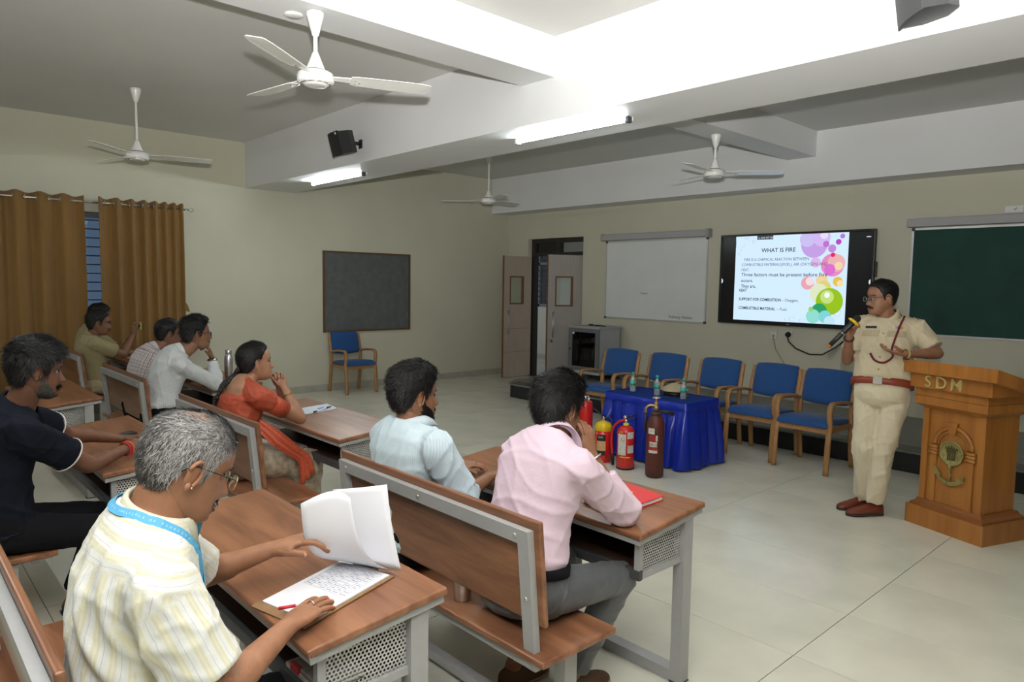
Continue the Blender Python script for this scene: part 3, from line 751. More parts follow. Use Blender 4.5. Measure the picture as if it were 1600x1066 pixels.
# ------------------------------------------------------------------ desks and benches
TOPZ, SL = 0.76, 0.0915      # height at the far edge, slope of the top
TILT = Matrix.Rotation(math.atan(SL), 3, 'X')
DW = 1.30
def rounded_slab(x0, x1, y0, y1, z, th, r=0.008):
    m = MB(); m.box(((x0 + x1) / 2, (y0 + y1) / 2, z - th / 2), (x1 - x0, y1 - y0, th), None, r, 3)
    return m
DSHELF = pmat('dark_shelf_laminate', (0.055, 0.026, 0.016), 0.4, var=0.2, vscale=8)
def make_desk(label, loc):
    """origin: right far corner on the floor; x runs to -DW, y to -0.44"""
    t = thing('classroom_desk', label, 'desk', loc, 0, 'steel framed classroom desks')
    top = MB(); top.box((0, 0, -0.0125), (DW, 0.442, 0.025), None, 0.008, 3)
    top.v = [tuple(TILT @ V(p) + V((-DW / 2, -0.22, TOPZ - 0.02))) for p in top.v]
    top.s = [False] * len(top.s)
    top.build('desk_top', WOOD, t)
    st = MB(); st.box((0, 0, -0.037), (DW - 0.02, 0.425, 0.022), None, 0.002, 1)
    st.v = [tuple(TILT @ V(p) + V((-DW / 2, -0.22, TOPZ - 0.02))) for p in st.v]
    st.build('under_tray', STEEL, t)
    zb = 0.545
    for x in (-0.045, -DW + 0.045):
        pn = MB(); yn, yf = -0.385, -0.07
        zt = lambda y: TOPZ - 0.045 + SL * y
        pn.add([(0, yn, zb), (0, yf, zb), (0, yf, zt(yf)), (0, yn, zt(yn))], [(0, 1, 2, 3)])
        pn.build('perforated_panel', PERF, t, (x, 0, 0))
        fm = MB()
        fm.b2(x - 0.012, x + 0.012, yn - 0.012, yn + 0.012, zb - 0.012, zt(yn) + 0.012)
        fm.b2(x - 0.012, x + 0.012, yn, yf - 0.0, zb - 0.022, zb)
        fm.build('panel_frame', STEEL, t)
        MB().b2(x - 0.025, x + 0.025, -0.115, -0.055, 0.03, TOPZ - 0.04).build('leg', STEEL, t)
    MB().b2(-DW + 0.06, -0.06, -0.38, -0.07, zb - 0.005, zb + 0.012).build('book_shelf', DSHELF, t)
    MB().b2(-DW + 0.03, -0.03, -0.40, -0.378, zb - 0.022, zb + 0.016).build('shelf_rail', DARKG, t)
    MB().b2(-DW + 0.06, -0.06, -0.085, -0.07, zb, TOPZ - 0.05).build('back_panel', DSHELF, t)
    MB().b2(-DW + 0.02, -0.02, -0.115, -0.055, 0.0, 0.05).build('foot_rail', STEEL, t)
    for x in (-0.045, -DW + 0.045):
        MB().box((x, -0.085, 0.004), (0.055, 0.07, 0.008), None, 0.002, 1).build('foot_plate', DARKG, t)
    return t
BTILT = math.radians(-6)
def make_bench(label, loc):
    """origin: right end of seat at back edge on the floor; seat y 0..0.37, x to -1.33"""
    t = thing('classroom_bench', label, 'bench', loc, 0, 'steel framed classroom benches')
    BW, SZ = 1.33, 0.435
    sm = rounded_slab(-BW, 0, 0.0, 0.372, SZ, 0.026, 0.008); sm.s = [False] * len(sm.s)
    sm.build('seat', WOOD, t)
    # backrest leans back a little
    def BK(x, y, z):
        dz = z - 0.50
        return V((x, y - dz * 0.10, z))
    bk = MB(); bk.box((-BW / 2, 0.052, 0.705), (1.265, 0.022, 0.365), None, 0.008, 3); bk.s = [False] * len(bk.s)
    bk.v = [tuple(BK(*p)) for p in bk.v]
    bk.build('backrest', WOOD, t)
    fr_ = MB()
    for x in (-0.085, -BW + 0.085):
        fr_.b2(x - 0.025, x + 0.025, 0.012, 0.040, 0.37, 0.855)
    fr_.b2(-BW + 0.11, -0.11, 0.012, 0.040, 0.805, 0.855)
    fr_.v = [tuple(BK(*p)) for p in fr_.v]
    fo = fr_.build('back_frame', STEEL, t)
    sm_ = MB().ell((0, 0, 0), (0.008, 0.005, 0.008), 8, 5).mesh('screw')
    for x, z in ((-0.12, 0.83), (-BW + 0.12, 0.83), (-BW / 2, 0.83), (-0.085, 0.62), (-BW + 0.085, 0.62)):
        p = BK(x, 0.011, z); link('screw', sm_, SCREW, fo, p)
    rl = MB(); rl.b2(-BW + 0.06, -0.06, 0.02, 0.05, 0.375, 0.409); rl.b2(-BW + 0.06, -0.06, 0.28, 0.31, 0.375, 0.409)
    for x in (-0.085, -BW + 0.085): rl.b2(x - 0.02, x + 0.02, 0.012, 0.36, 0.385, 0.409)
    rl.build('seat_rail', STEEL, t)
    for x in (-0.085, -BW + 0.085):
        MB().b2(x - 0.025, x + 0.025, 0.17, 0.23, 0.03, 0.386).build('leg', STEEL, t)
        MB().b2(x - 0.03, x + 0.03, 0.165, 0.235, 0.0, 0.03).build('foot_plate', DARKG, t)
    MB().b2(-BW + 0.11, -0.11, 0.18, 0.22, 0.03, 0.07).build('foot_rail', STEEL, t)
    return t
BA, BBX, BC, BD = -1.50, -3.58, -5.72, -7.98
desk0 = make_desk('desk with clipboard and papers in front of the striped shirt man', (-1.575, 1.217, 0))
bench0 = make_bench('bench at the bottom left corner under the striped shirt man', (BA, 0.232, 0))
dup(desk0, (-1.53, 2.519, 0), 0, 'desk with the red book in front of the pink shirt man')
dup(bench0, (BA, 1.545, 0), 0, 'bench carrying the pink shirt man and the pale blue shirt man')
dup(desk0, (-3.64, 2.44, 0), 0, 'desk with a paper sheet in front of the woman in the red blouse')
dup(bench0, (BBX, 1.50, 0), 0, 'bench under the woman in the red blouse')
dup(desk0, (-3.68, 1.23, 0), 0, 'desk in front of the man in the navy shirt, black phone case on it')
dup(bench0, (BBX, 0.215, 0), 0, 'bench under the man in the navy shirt')
dup(desk0, (-5.86, 1.275, 0), 0, 'empty desk seen behind the navy shirt man, by the plaid pair bench')
dup(bench0, (BC, 0.27, 0), 0, 'empty bench behind the navy shirt man')
dup(desk0, (-5.93, 2.53, 0), 0, 'desk with the steel flask in front of the grey shirt man')
dup(bench0, (BC, 1.53, 0), 0, 'bench under the grey shirt man and the plaid shirt man')
dup(desk0, (-8.10, 2.53, 0), 0, 'desk by the curtain in front of the man holding up a phone')
dup(bench0, (BD, 1.56, 0), 0, 'bench by the curtain under the two men in khaki')

# ------------------------------------------------------------------ visitor chairs
def rail_path(ctrl, n=8):
    """Catmull-Rom through control points"""
    P = [V(p) for p in ctrl]; out = []
    P = [P[0] * 2 - P[1]] + P + [P[-1] * 2 - P[-2]]
    for i in range(1, len(P) - 2):
        for k in range(n):
            t = k / n
            out.append(0.5 * ((2 * P[i]) + (P[i + 1] - P[i - 1]) * t + (2 * P[i - 1] - 5 * P[i] + 4 * P[i + 1] - P[i + 2]) * t * t + (3 * P[i] - P[i - 1] - 3 * P[i + 1] + P[i + 2]) * t ** 3))
    out.append(P[-2]); return out
def make_chair(label, loc, rz, group=None):
    """faces -y; width 0.54"""
    t = thing('visitor_chair', label, 'chair', loc, rz, group)
    hw = 0.245
    for s in (-1, 1):
        # front leg curving into the armrest
        p = rail_path([(s * hw, -0.27, 0.0), (s * hw, -0.255, 0.28), (s * hw, -0.235, 0.42), (s * (hw + 0.0), -0.25, 0.56), (s * hw, -0.215, 0.625), (s * hw, -0.12, 0.632), (s * hw, 0.05, 0.622), (s * hw, 0.165, 0.60)], 6)
        MB().tube(p, 0.026, 8, 0.62, (0, 1, 0), True, 0.6).build('front_leg', BEECH, t)
        p = rail_path([(s * hw, 0.24, 0.0), (s * hw, 0.20, 0.30), (s * hw, 0.185, 0.46), (s * hw, 0.20, 0.62), (s * hw * 0.98, 0.26, 0.85)], 6)
        MB().tube(p, 0.025, 8, 0.62, (0, 1, 0), True, 0.6).build('back_leg', BEECH, t)
        MB().b2(s * hw - 0.012, s * hw + 0.012, -0.24, 0.19, 0.375, 0.415).build('side_rail', BEECH, t)
    MB().b2(-hw, hw, -0.248, -0.225, 0.365, 0.41).build('front_rail', BEECH, t)
    MB().b2(-hw, hw, 0.165, 0.185, 0.38, 0.415).build('rear_rail', BEECH, t)
    sm = MB(); rr = []
    for y, z, th in ((-0.272, 0.425, 0.012), (-0.262, 0.437, 0.03), (-0.2, 0.452, 0.042), (0.0, 0.445, 0.042), (0.15, 0.435, 0.04), (0.19, 0.43, 0.025), (0.197, 0.428, 0.008)):
        c = V((0, y, z)); rr.append(sm.ring(c, V((1, 0, 0)), V((0, 0, 1)), 20, 0.235, th * 0.8, 0.38))
    sm.loft(rr); sm.build('seat_cushion', BLUEF, t)
    bm_ = MB(); rr = []
    for i in range(9):
        f = i / 8; z = 0.575 + 0.30 * f; a = 1 - (2 * f - 1) ** 8
        y = 0.175 + 0.075 * f
        row = []
        for j in range(15):
            q = -1 + 2 * j / 14
            row.append(V((q * (0.228 - 0.02 * (1 - a)), y - 0.028 - 0.018 * (1 - abs(q) ** 6) * a + 0.02 * (abs(q) ** 2), z - 0.015 * (1 - q * q) * (1 if f < 0.5 else -1) * abs(2 * f - 1))))
        for j in range(15):
            q = 1 - 2 * j / 14
            row.append(V((q * (0.228 - 0.02 * (1 - a)), y + 0.012 + 0.008 * (1 - abs(q) ** 6) * a + 0.02 * (abs(q) ** 2), z - 0.015 * (1 - q * q) * (1 if f < 0.5 else -1) * abs(2 * f - 1))))
        rr.append(row)
    bm_.loft(rr); bm_.build('back_cushion', BLUEF, t)
    return t
ch = make_chair('blue wooden armchair standing alone under the notice board', (-9.27, 5.33, 0), math.radians(90))
cg = 'blue chairs in the row before the stage'
dup(ch, (-5.27, 6.45, 0), 0.04, 'leftmost blue chair of the row, in front of the rack cabinet', cg)
dup(ch, (-4.61, 6.46, 0), 0.02, 'blue chair directly behind the skirted table, second from the rack cabinet', cg)
dup(ch, (-3.955, 6.48, 0), 0.0, 'middle blue chair of the row of five, right of the cap', cg)
dup(ch, (-3.345, 6.49, 0), -0.02, 'blue chair second from the standing officer', cg)
dup(ch, (-2.80, 6.43, 0), -0.03, 'blue chair next to the standing officer, rightmost of the row', cg)

# ------------------------------------------------------------------ skirted table
tb = thing('skirted_table', 'low table covered in royal blue satin with pleated skirt', 'table', (-3.93, 5.60, 0))
TX, TY, TZ = 0.455, 0.265, 0.60
m = MB().box((0, 0, TZ - 0.004), (2 * TX, 2 * TY, 0.008), None, 0.003, 2); m.build('table_cover', VELVET, tb)
per = []
N = 420
L1, L2 = 2 * TX, 2 * TY
for i in range(N):
    s = (2 * L1 + 2 * L2) * i / N
    if s < L1: p, nn = V((-TX + s, -TY, 0)), V((0, -1, 0))
    elif s < L1 + L2: p, nn = V((TX, -TY + s - L1, 0)), V((1, 0, 0))
    elif s < 2 * L1 + L2: p, nn = V((TX - (s - L1 - L2), TY, 0)), V((0, 1, 0))
    else: p, nn = V((-TX, TY - (s - 2 * L1 - L2), 0)), V((-1, 0, 0))
    per.append((p, nn, s))
rings = []
for z, k in ((TZ, 0), (TZ - 0.012, 0.02), (TZ - 0.06, 0.05), (TZ - 0.12, 0.3), (TZ - 0.25, 0.6), (TZ - 0.40, 0.85), (0.02, 1.0)):
    row = []
    for p, nn, s in per:
        f = 1.5 * abs(math.sin(s * 26 + 0.9 * math.sin(s * 9))) ** 0.7 + 0.35 * math.sin(s * 23 + 2) - 0.2
        off = 0.004 + k * (0.035 + 0.045 * f) if k > 0.1 else 0.003 + 0.004 * k
        d = V((p.x / TX, p.y / TY, 0)); corner = (abs(d.x) ** 6) * (abs(d.y) ** 6)
        q = p + nn * off + V((math.copysign(1, p.x), math.copysign(1, p.y), 0)) * (0.03 * corner * k)
        zz = z - (0.004 * math.sin(s * 52) if z < 0.1 else 0)
        row.append((q.x, q.y, zz))
    rings.append([V(r) for r in row])
m = MB().loft(rings, False); sko = m.build('table_skirt', SATIN, tb)
hem = MB(); pts = [V((p.x + nn.x * 0.012, p.y + nn.y * 0.012, TZ - 0.035)) for p, nn, s in per]
hem.loft([[V((p.x + nn.x * 0.006, p.y + nn.y * 0.006, TZ + 0.004)) for p, nn, s in per], [V((p.x + nn.x * 0.014, p.y + nn.y * 0.014, TZ - 0.01)) for p, nn, s in per], [V((p.x + nn.x * (0.018 + 0.003 * math.sin(s * 30)), p.y + nn.y * (0.018 + 0.003 * math.sin(s * 30)), TZ - 0.065)) for p, nn, s in per]], False)
hem.build('cover_edge', SATIN, tb)
for sx in (-1, 1):
    for sy in (-1, 1): MB().b2(sx * (TX - 0.05) - 0.02, sx * (TX - 0.05) + 0.02, sy * (TY - 0.05) - 0.02, sy * (TY - 0.05) + 0.02, 0, TZ - 0.01).build('leg', BEECH, tb)

TEAL = pmat('teal_cap', (0.02, 0.38, 0.30), 0.4)
def water_bottle(label, loc):
    t = thing('water_bottle', label, 'bottle', loc, 0, 'water bottles on the blue table')
    MB().lathe([(0.0, 0.002), (0.025, 0.0), (0.029, 0.006), (0.027, 0.02), (0.029, 0.03), (0.027, 0.045), (0.029, 0.06), (0.0285, 0.105), (0.029, 0.112), (0.027, 0.125), (0.015, 0.155), (0.0125, 0.163), (0.0125, 0.172)], 20).build('bottle_body', PETB, t)
    MB().lathe([(0.0297, 0.068), (0.0297, 0.102)], 20).build('label_band', TEAL, t)
    MB().lathe([(0.0, 0.192), (0.0135, 0.192), (0.0145, 0.188), (0.0145, 0.168), (0.0, 0.168)], 16).build('cap', TEAL, t)
    return t
wbz = TZ + 0.0012
water_bottle('leftmost small water bottle with teal cap on the blue table', (-4.24, 5.56, wbz))
water_bottle('middle small water bottle with teal cap, behind the gas cylinder valve', (-3.945, 5.55, wbz))
water_bottle('rightmost small water bottle with teal cap, in front of the cap', (-3.655, 5.56, wbz))
cap = thing('peaked_cap', 'khaki peaked uniform cap lying on the blue table', 'cap', (-3.86, 5.72, wbz), 0.4)
KH = (0.40, 0.335, 0.205)
KHAKI = pmat('khaki_cloth', KH, 0.85, var=0.06, vscale=12, bump=0.06, bscale=500, sheen=0.1)
MB().lathe([(0.0, 0.115), (0.03, 0.112), (0.085, 0.085), (0.13, 0.056), (0.138, 0.046), (0.13, 0.04), (0.098, 0.036)], 28).build('crown', KHAKI, cap)
MB().lathe([(0.098, 0.0), (0.1, 0.012), (0.1, 0.04)], 28).build('band', BLACK, cap)
pk = MB(); rr = []
for i in range(13):
    a = -PI + PI * i / 12
    rr.append([V((math.cos(a) * r_, math.sin(a) * r_ * (1.0 if r_ < 0.11 else 1.12), z)) for r_, z in ((0.096, 0.012), (0.125, 0.004), (0.15, 0.002), (0.15, 0.0005), (0.096, 0.008))])
pk.loft(rr); pk.build('peak', BLACK, cap)

# ------------------------------------------------------------------ fire extinguishers
RED = pmat('extinguisher_red', (0.55, 0.012, 0.010), 0.25, coat=0.4, var=0.05)
DRED = pmat('worn_dark_red', (0.115, 0.018, 0.014), 0.5, var=0.5, vscale=9, col2=(0.065, 0.022, 0.018), bump=0.1, bscale=80)
YEL = pmat('yellow_enamel', (0.72, 0.47, 0.01), 0.35)
LBLW = pmat('label_white', (0.62, 0.60, 0.54), 0.6, var=0.25, vscale=60)
LBLO = pmat('label_orange', (0.60, 0.36, 0.16), 0.6, var=0.2, vscale=60)
BRASS = pmat('aged_brass', (0.42, 0.27, 0.12), 0.4, metal=0.7)
def wrap(t, r, z0, z1, a0, a1, mat, name='label_patch', e=0.0012):
    m = MB(); rr = []
    for i in range(9):
        a = a0 + (a1 - a0) * i / 8
        rr.append([V((math.cos(a) * (r + e), math.sin(a) * (r + e), z)) for z in (z0, z1)])
    m.loft(rr, False, False); return m.build(name, mat, t)
def wtext(t, s, r, a, z, size, mat, ext=0.0002):
    c, sn = math.cos(a), math.sin(a)
    return text_mesh('label_text', s, size, mat, t, axes((c * (r + 0.0028), sn * (r + 0.0028), z), (-sn, c, 0), (0, 0, 1)), ext, 'CENTER')
CA = math.radians(-54)   # side of a cylinder that faces the camera
# tall one, half hidden
e1 = thing('fire_extinguisher', 'plain red extinguisher half hidden by the pink shirt man', 'extinguisher', (-4.42, 5.06, 0))
MB().lathe([(0.0, 0.0), (0.072, 0.0), (0.075, 0.01), (0.075, 0.49), (0.068, 0.525), (0.045, 0.545), (0.03, 0.55), (0.0, 0.55)], 28).build('cylinder', RED, e1)
MB().lathe([(0.034, 0.545), (0.036, 0.55), (0.036, 0.585), (0.0, 0.59)], 18).build('cap_nut', CHROME, e1)
MB().cyl((0, 0, 0.58), (0, 0, 0.645), 0.008).cyl((0.055, -0.02, 0.53), (0.07, -0.025, 0.575), 0.01).build('plunger', CHROME, e1)
# yellow shoulder
e2 = thing('fire_extinguisher', 'red extinguisher with yellow shoulder and black handle', 'extinguisher', (-4.16, 5.03, 0))
R2 = 0.078
MB().lathe([(0.0, 0.0), (R2 - 0.004, 0.0), (R2, 0.012), (R2, 0.30), (0.0, 0.30)], 28).build('cylinder', RED, e2)
MB().lathe([(R2, 0.295), (R2 + 0.003, 0.30), (R2 + 0.003, 0.335), (0.065, 0.365), (0.03, 0.38), (0.02, 0.385), (0, 0.385)], 28).build('shoulder', YEL, e2)
MB().lathe([(0.018, 0.38), (0.02, 0.40), (0.014, 0.42), (0.014, 0.43), (0.0, 0.43)], 14).build('valve', CHROME, e2)
MB().tube([(0.02, 0.0, 0.425), (-0.03, -0.02, 0.445), (-0.085, -0.05, 0.50)], [0.012, 0.012, 0.010], 8, 0.6).build('handle', BLACK, e2)
MB().tube(rail_path([(0.02, 0, 0.41), (0.07, 0.0, 0.42), (0.105, 0.01, 0.36), (0.10, 0.02, 0.2), (0.095, 0.02, 0.10)], 5), 0.009, 8).build('hose', BLACK, e2)
wrap(e2, R2, 0.205, 0.265, CA - 0.75, CA + 0.35, BLACK)
wrap(e2, R2, 0.115, 0.205, CA - 0.75, CA + 0.35, LBLO)
wrap(e2, R2, 0.07, 0.114, CA - 0.75, CA + 0.3, BLACK)
wtext(e2, 'Safe', R2, CA - 0.25, 0.235, 0.028, LBLW)
# red hose, white labels
e3 = thing('fire_extinguisher', 'red extinguisher with red hose and white paper labels', 'extinguisher', (-3.865, 4.99, 0))
R3 = 0.08
MB().lathe([(0.0, 0.0), (R3 - 0.01, 0.0), (R3, 0.02), (R3, 0.33), (0.074, 0.36), (0.05, 0.385), (0.028, 0.393), (0.0, 0.394)], 28).build('cylinder', RED, e3)
MB().lathe([(R3 - 0.002, 0.0), (R3 + 0.002, 0.002), (R3 + 0.002, 0.014), (R3 - 0.002, 0.018)], 28).build('base_ring', BLACK, e3)
MB().lathe([(0.026, 0.388), (0.027, 0.41), (0.016, 0.415), (0.0, 0.416)], 16).build('neck_collar', pmat('lime_tag', (0.5, 0.62, 0.06), 0.5), e3)
MB().cyl((0, 0, 0.412), (0, 0, 0.45), 0.014).ell((-0.01, 0, 0.465), (0.02, 0.02, 0.018)).build('valve', CHROME, e3)
MB().tube([(-0.02, 0.0, 0.455), (0.03, 0.0, 0.445), (0.09, 0.03, 0.47)], [0.012, 0.012, 0.008], 8, 0.5).tube([(0.0, 0.0, 0.47), (0.03, 0.0, 0.475), (0.08, 0.03, 0.50)], [0.012, 0.01, 0.008], 8, 0.5).build('squeeze_handle', BLACK, e3)
MB().tube(rail_path([(0, -0.01, 0.44), (-0.05, -0.03, 0.425), (-0.105, -0.05, 0.36), (-0.115, -0.06, 0.25), (-0.105, -0.055, 0.12)], 6), 0.012, 8).build('hose', RED, e3)
MB().tube([(-0.105, -0.055, 0.13), (-0.10, -0.052, 0.02)], 0.014, 8).build('nozzle', BLACK, e3)
wrap(e3, R3, 0.135, 0.325, CA - 0.95, CA + 0.05, LBLW)
wrap(e3, R3, 0.285, 0.345, CA + 0.2, CA + 1.0, LBLW)
wrap(e3, R3, 0.155, 0.225, CA + 0.25, CA + 1.0, LBLW)
wrap(e3, R3, 0.112, 0.122, CA - 0.6, CA + 0.6, YEL)
wtext(e3, 'U', R3, CA - 0.3, 0.26, 0.05, RED)
wtext(e3, 'ABC', R3, CA - 0.5, 0.335, 0.022, YEL)
# carbon dioxide cylinder
e4 = thing('gas_cylinder', 'tall worn dark red gas cylinder with valve and black horn', 'extinguisher', (-3.53, 4.965, 0))
R4 = 0.078
MB().lathe([(0.0, 0.0), (R4 - 0.012, 0.0), (R4, 0.02), (R4, 0.44), (0.072, 0.49), (0.052, 0.53), (0.034, 0.548), (0.03, 0.562), (0.0, 0.565)], 32).build('cylinder', DRED, e4)
MB().lathe([(0.045, 0.545), (0.047, 0.55), (0.047, 0.565), (0.03, 0.57)], 24).build('neck_collar', pmat('rust_collar', (0.06, 0.03, 0.025), 0.7), e4)
MB().lathe([(0.018, 0.565), (0.018, 0.59), (0.024, 0.595), (0.024, 0.61), (0.014, 0.62), (0.018, 0.63), (0.018, 0.65), (0.010, 0.655), (0.010, 0.685), (0.0, 0.685)], 14).build('valve', BRASS, e4)
MB().lathe([(0.0, 0.682), (0.034, 0.684), (0.036, 0.69), (0.034, 0.696), (0.0, 0.698)], 10).build('hand_wheel', SCREW, e4)
MB().tube(rail_path([(0, 0, 0.62), (-0.04, -0.03, 0.622), (-0.065, -0.05, 0.60), (-0.068, -0.052, 0.555)], 5), 0.012, 8).build('elbow_pipe', BRASS, e4)
MB().tube([(-0.068, -0.052, 0.56), (-0.07, -0.053, 0.40)], 0.011, 8).build('hose', BLACK, e4)
MB().tube([(0.01, 0.0, 0.575), (0.07, 0.045, 0.572), (0.125, 0.085, 0.56)], [0.013, 0.016, 0.02], 10).build('horn', BLACK, e4)
wrap(e4, R4, 0.385, 0.435, CA - 0.85, CA - 0.1, LBLW)
REDP = pmat('old_red_label', (0.36, 0.02, 0.018), 0.6, var=0.3, vscale=40)
wrap(e4, R4, 0.22, 0.375, CA - 0.75, CA + 0.3, REDP, e=0.0008)
wrap(e4, R4, 0.275, 0.318, CA - 0.65, CA + 0.2, LBLW)
wrap(e4, R4, 0.222, 0.245, CA - 0.75, CA + 0.25, LBLW)
wrap(e4, R4, 0.325, 0.375, CA + 0.05, CA + 0.25, LBLW)
wtext(e4, 'TECO', R4, CA - 0.22, 0.286, 0.028, DRED)
wtext(e4, '47', R4, CA - 0.48, 0.40, 0.022, DARKG)

# ------------------------------------------------------------------ podium
pod = thing('podium', 'teak lectern podium with brass SDM letters and round emblem', 'podium', (-1.42, 5.31, 0), math.atan2(-0.2, 0.52))
# local: front face towards -y, width 0.557 along x, front at y=0
def frus(z0, z1, w0, w1, d0, d1, f0, f1):
    m = MB(); m.add([(-w0, f0, z0), (w0, f0, z0), (w0, d0, z0), (-w0, d0, z0), (-w1, f1, z1), (w1, f1, z1), (w1, d1, z1), (-w1, d1, z1)], [(3, 2, 1, 0), (4, 5, 6, 7), (0, 1, 5, 4), (1, 2, 6, 5), (2, 3, 7, 6), (3, 0, 4, 7)])
    return m
frus(0, 0.135, 0.279, 0.279, 0.46, 0.46, 0, 0).build('base', TEAK, pod)
bs = frus(0.135, 0.15, 0.262, 0.262, 0.445, 0.445, 0.017, 0.017)
q = frus(0.15, 0.165, 0.262, 0.238, 0.445, 0.42, 0.017, 0.040); bs.add(q.v, q.f)
q = frus(0.165, 0.185, 0.238, 0.228, 0.42, 0.41, 0.04, 0.048); bs.add(q.v, q.f)
bs.build('base_moulding', pmat('podium_moulding', (0.24, 0.085, 0.022), 0.35), pod)
frus(0.185, 0.83, 0.205, 0.205, 0.40, 0.40, 0.068, 0.068).build('pedestal', TEAK, pod)
for sx in (-1, 1):
    MB().b2(sx * 0.222, sx * 0.178, 0.05, 0.09, 0.185, 0.83).build('corner_post', TEAK, pod)
    MB().b2(sx * 0.150, sx * 0.110, 0.056, 0.075, 0.185, 0.52).build('pilaster', TEAK, pod)
    cpm = MB()
    for i in range(3): cpm.tube([(sx * 0.165, 0.055, 0.525 + i * 0.022), (sx * 0.098, 0.055, 0.525 + i * 0.022)], 0.0125, 8)
    cpm.build('capital', TEAK, pod)
am = MB()
for r0, r1, yy in ((0.118, 0.146, 0.052), (0.100, 0.116, 0.058)):
    rr = []
    for i in range(19):
        a = PI * i / 18
        rr.append([V((math.cos(a) * r_, y_, 0.585 + math.sin(a) * r_)) for r_, y_ in ((r0, yy), (r1, yy), (r1, 0.07), (r0, 0.07))])
    am.loft(rr)
am.build('arch', TEAK, pod)
MB().prism([(-0.022, 0.042, 0.675), (0.022, 0.042, 0.675), (0.034, 0.042, 0.755), (-0.034, 0.042, 0.755)], (0, 0.03, 0)).build('keystone', TEAK, pod)
frus(0.83, 0.86, 0.215, 0.255, 0.41, 0.44, 0.045, 0.005).build('cornice_cove', TEAK, pod)
frus(0.86, 0.915, 0.258, 0.258, 0.445, 0.445, 0.0, 0.0).build('cornice', TEAK, pod)
frus(0.917, 0.975, 0.255, 0.255, 0.445, 0.445, 0.004, 0.004).build('frieze', TEAK, pod)
frus(0.975, 1.075, 0.30, 0.30, 0.46, 0.42, -0.03, -0.03).build('letter_board', TEAK, pod)
tp = MB(); tp.add([(-0.365, -0.09, 1.08), (0.365, -0.09, 1.08), (0.365, 0.52, 0.93), (-0.365, 0.52, 0.93), (-0.365, -0.09, 1.165), (0.365, -0.09, 1.165), (0.365, 0.52, 1.0), (-0.365, 0.52, 1.0)], [(3, 2, 1, 0), (4, 5, 6, 7), (0, 1, 5, 4), (1, 2, 6, 5), (2, 3, 7, 6), (3, 0, 4, 7)])
tp.build('reading_top', TEAK, pod)
for s_, x_ in (('S', -0.135), ('D', -0.04), ('M', 0.068)):
    text_mesh('brass_letter', s_, 0.112, GOLD, pod, axes((x_, -0.036, 0.988), (1, 0, 0), (0, 0, 1)), 0.006, 'CENTER', 0.0006)
em = MB().lathe([(0.0, 0.0), (0.07, 0.0), (0.07, 0.006), (0.064, 0.009), (0.06, 0.006), (0.0, 0.006)], 32, (0.0, 0.062, 0.535), (0, -1, 0)).build('emblem', BRONZE, pod)
EMD = pmat('emblem_dark', (0.10, 0.085, 0.03), 0.5, metal=0.5)
MB().tube(arc((0, 0.054, 0.535), (1, 0, 0), (0, 0, 1), 0.0655, 0, 2 * PI, 30), 0.005, 6).build('emblem_rim', BRONZE, em)
cr = MB().b2(-0.026, 0.026, 0.050, 0.058, 0.54, 0.556)
for x in (-0.03, -0.015, 0, 0.015, 0.03): cr.prism([(x - 0.007, 0.051, 0.556), (x + 0.007, 0.051, 0.556), (x, 0.051, 0.582 - abs(x) * 0.4)], (0, 0.006, 0))
for x in (-0.018, -0.006, 0.006, 0.018): cr.b2(x - 0.0035, x + 0.0035, 0.052, 0.058, 0.495, 0.538)
cr.build('emblem_figure', EMD, em)
stp = MB().tube([(0.0, 0.056, 0.47), (-0.004, 0.055, 0.44), (0.004, 0.055, 0.41), (0.0, 0.056, 0.38)], [0.02, 0.009, 0.011, 0.008], 8, 0.5); stp.build('emblem_stem', BRONZE, em)
rb = MB(); rr = []
for i in range(17):
    a = PI * 1.14 + PI * 0.72 * i / 16
    c_ = V((math.cos(a) * 0.085, 0.056 - 0.003 * math.sin(i * 0.8), 0.44 + math.sin(a) * 0.075))
    rr.append([c_ + V((0, -0.004, 0.011)), c_ + V((0, -0.004, -0.011)), c_ + V((0, 0.004, -0.011)), c_ + V((0, 0.004, 0.011))])
rb.loft(rr, True, True, False)
rb.prism([(-0.05, 0.05, 0.405), (-0.095, 0.05, 0.455), (-0.088, 0.05, 0.428), (-0.102, 0.05, 0.42), (-0.068, 0.05, 0.385)], (0, 0.006, 0))
rb.prism([(0.035, 0.05, 0.40), (0.085, 0.05, 0.425), (0.075, 0.05, 0.405), (0.088, 0.05, 0.39), (0.045, 0.05, 0.378)], (0, 0.006, 0))
rb.build('emblem_ribbon', BRONZE, em)
for o_ in [em]:
    o_.scale = (1.22, 1.0, 1.22); o_.location = (0, -0.006, -0.535 * 0.22 + 0.012)
st_ = tag(MB().tube(rail_path([(-2.13, 7.4, 0.215), (-2.05, 7.35, 0.215), (-1.98, 7.3, 0.225), (-1.93, 7.3, 0.26), (-1.90, 7.3, 0.32), (-1.93, 7.3, 0.36)], 5), 0.018, 6, 0.35).build('bag_strap', BLACK), 'black strap lying on the stage beside the podium', 'strap')

# ------------------------------------------------------------------ things on the desks
def dz(yfar, y): return TOPZ + SL * (y - yfar) + 0.0012
def slab_on(yfar, c, s, rot, th, name, mat, parent=None):
    """thin slab lying on the sloping top of the desk with far edge yfar; c = centre xy"""
    R = TILT @ Matrix.Rotation(rot, 3, 'Z')
    m = MB(); m.box((0, 0, th / 2), (s[0], s[1], th), None, 0)
    m.v = [tuple(R @ V(p)) for p in m.v]
    return m
def on_desk(yfar, x, y, dz_=0.0): return V((x, y, dz(yfar, y) + 0.0006 + dz_))
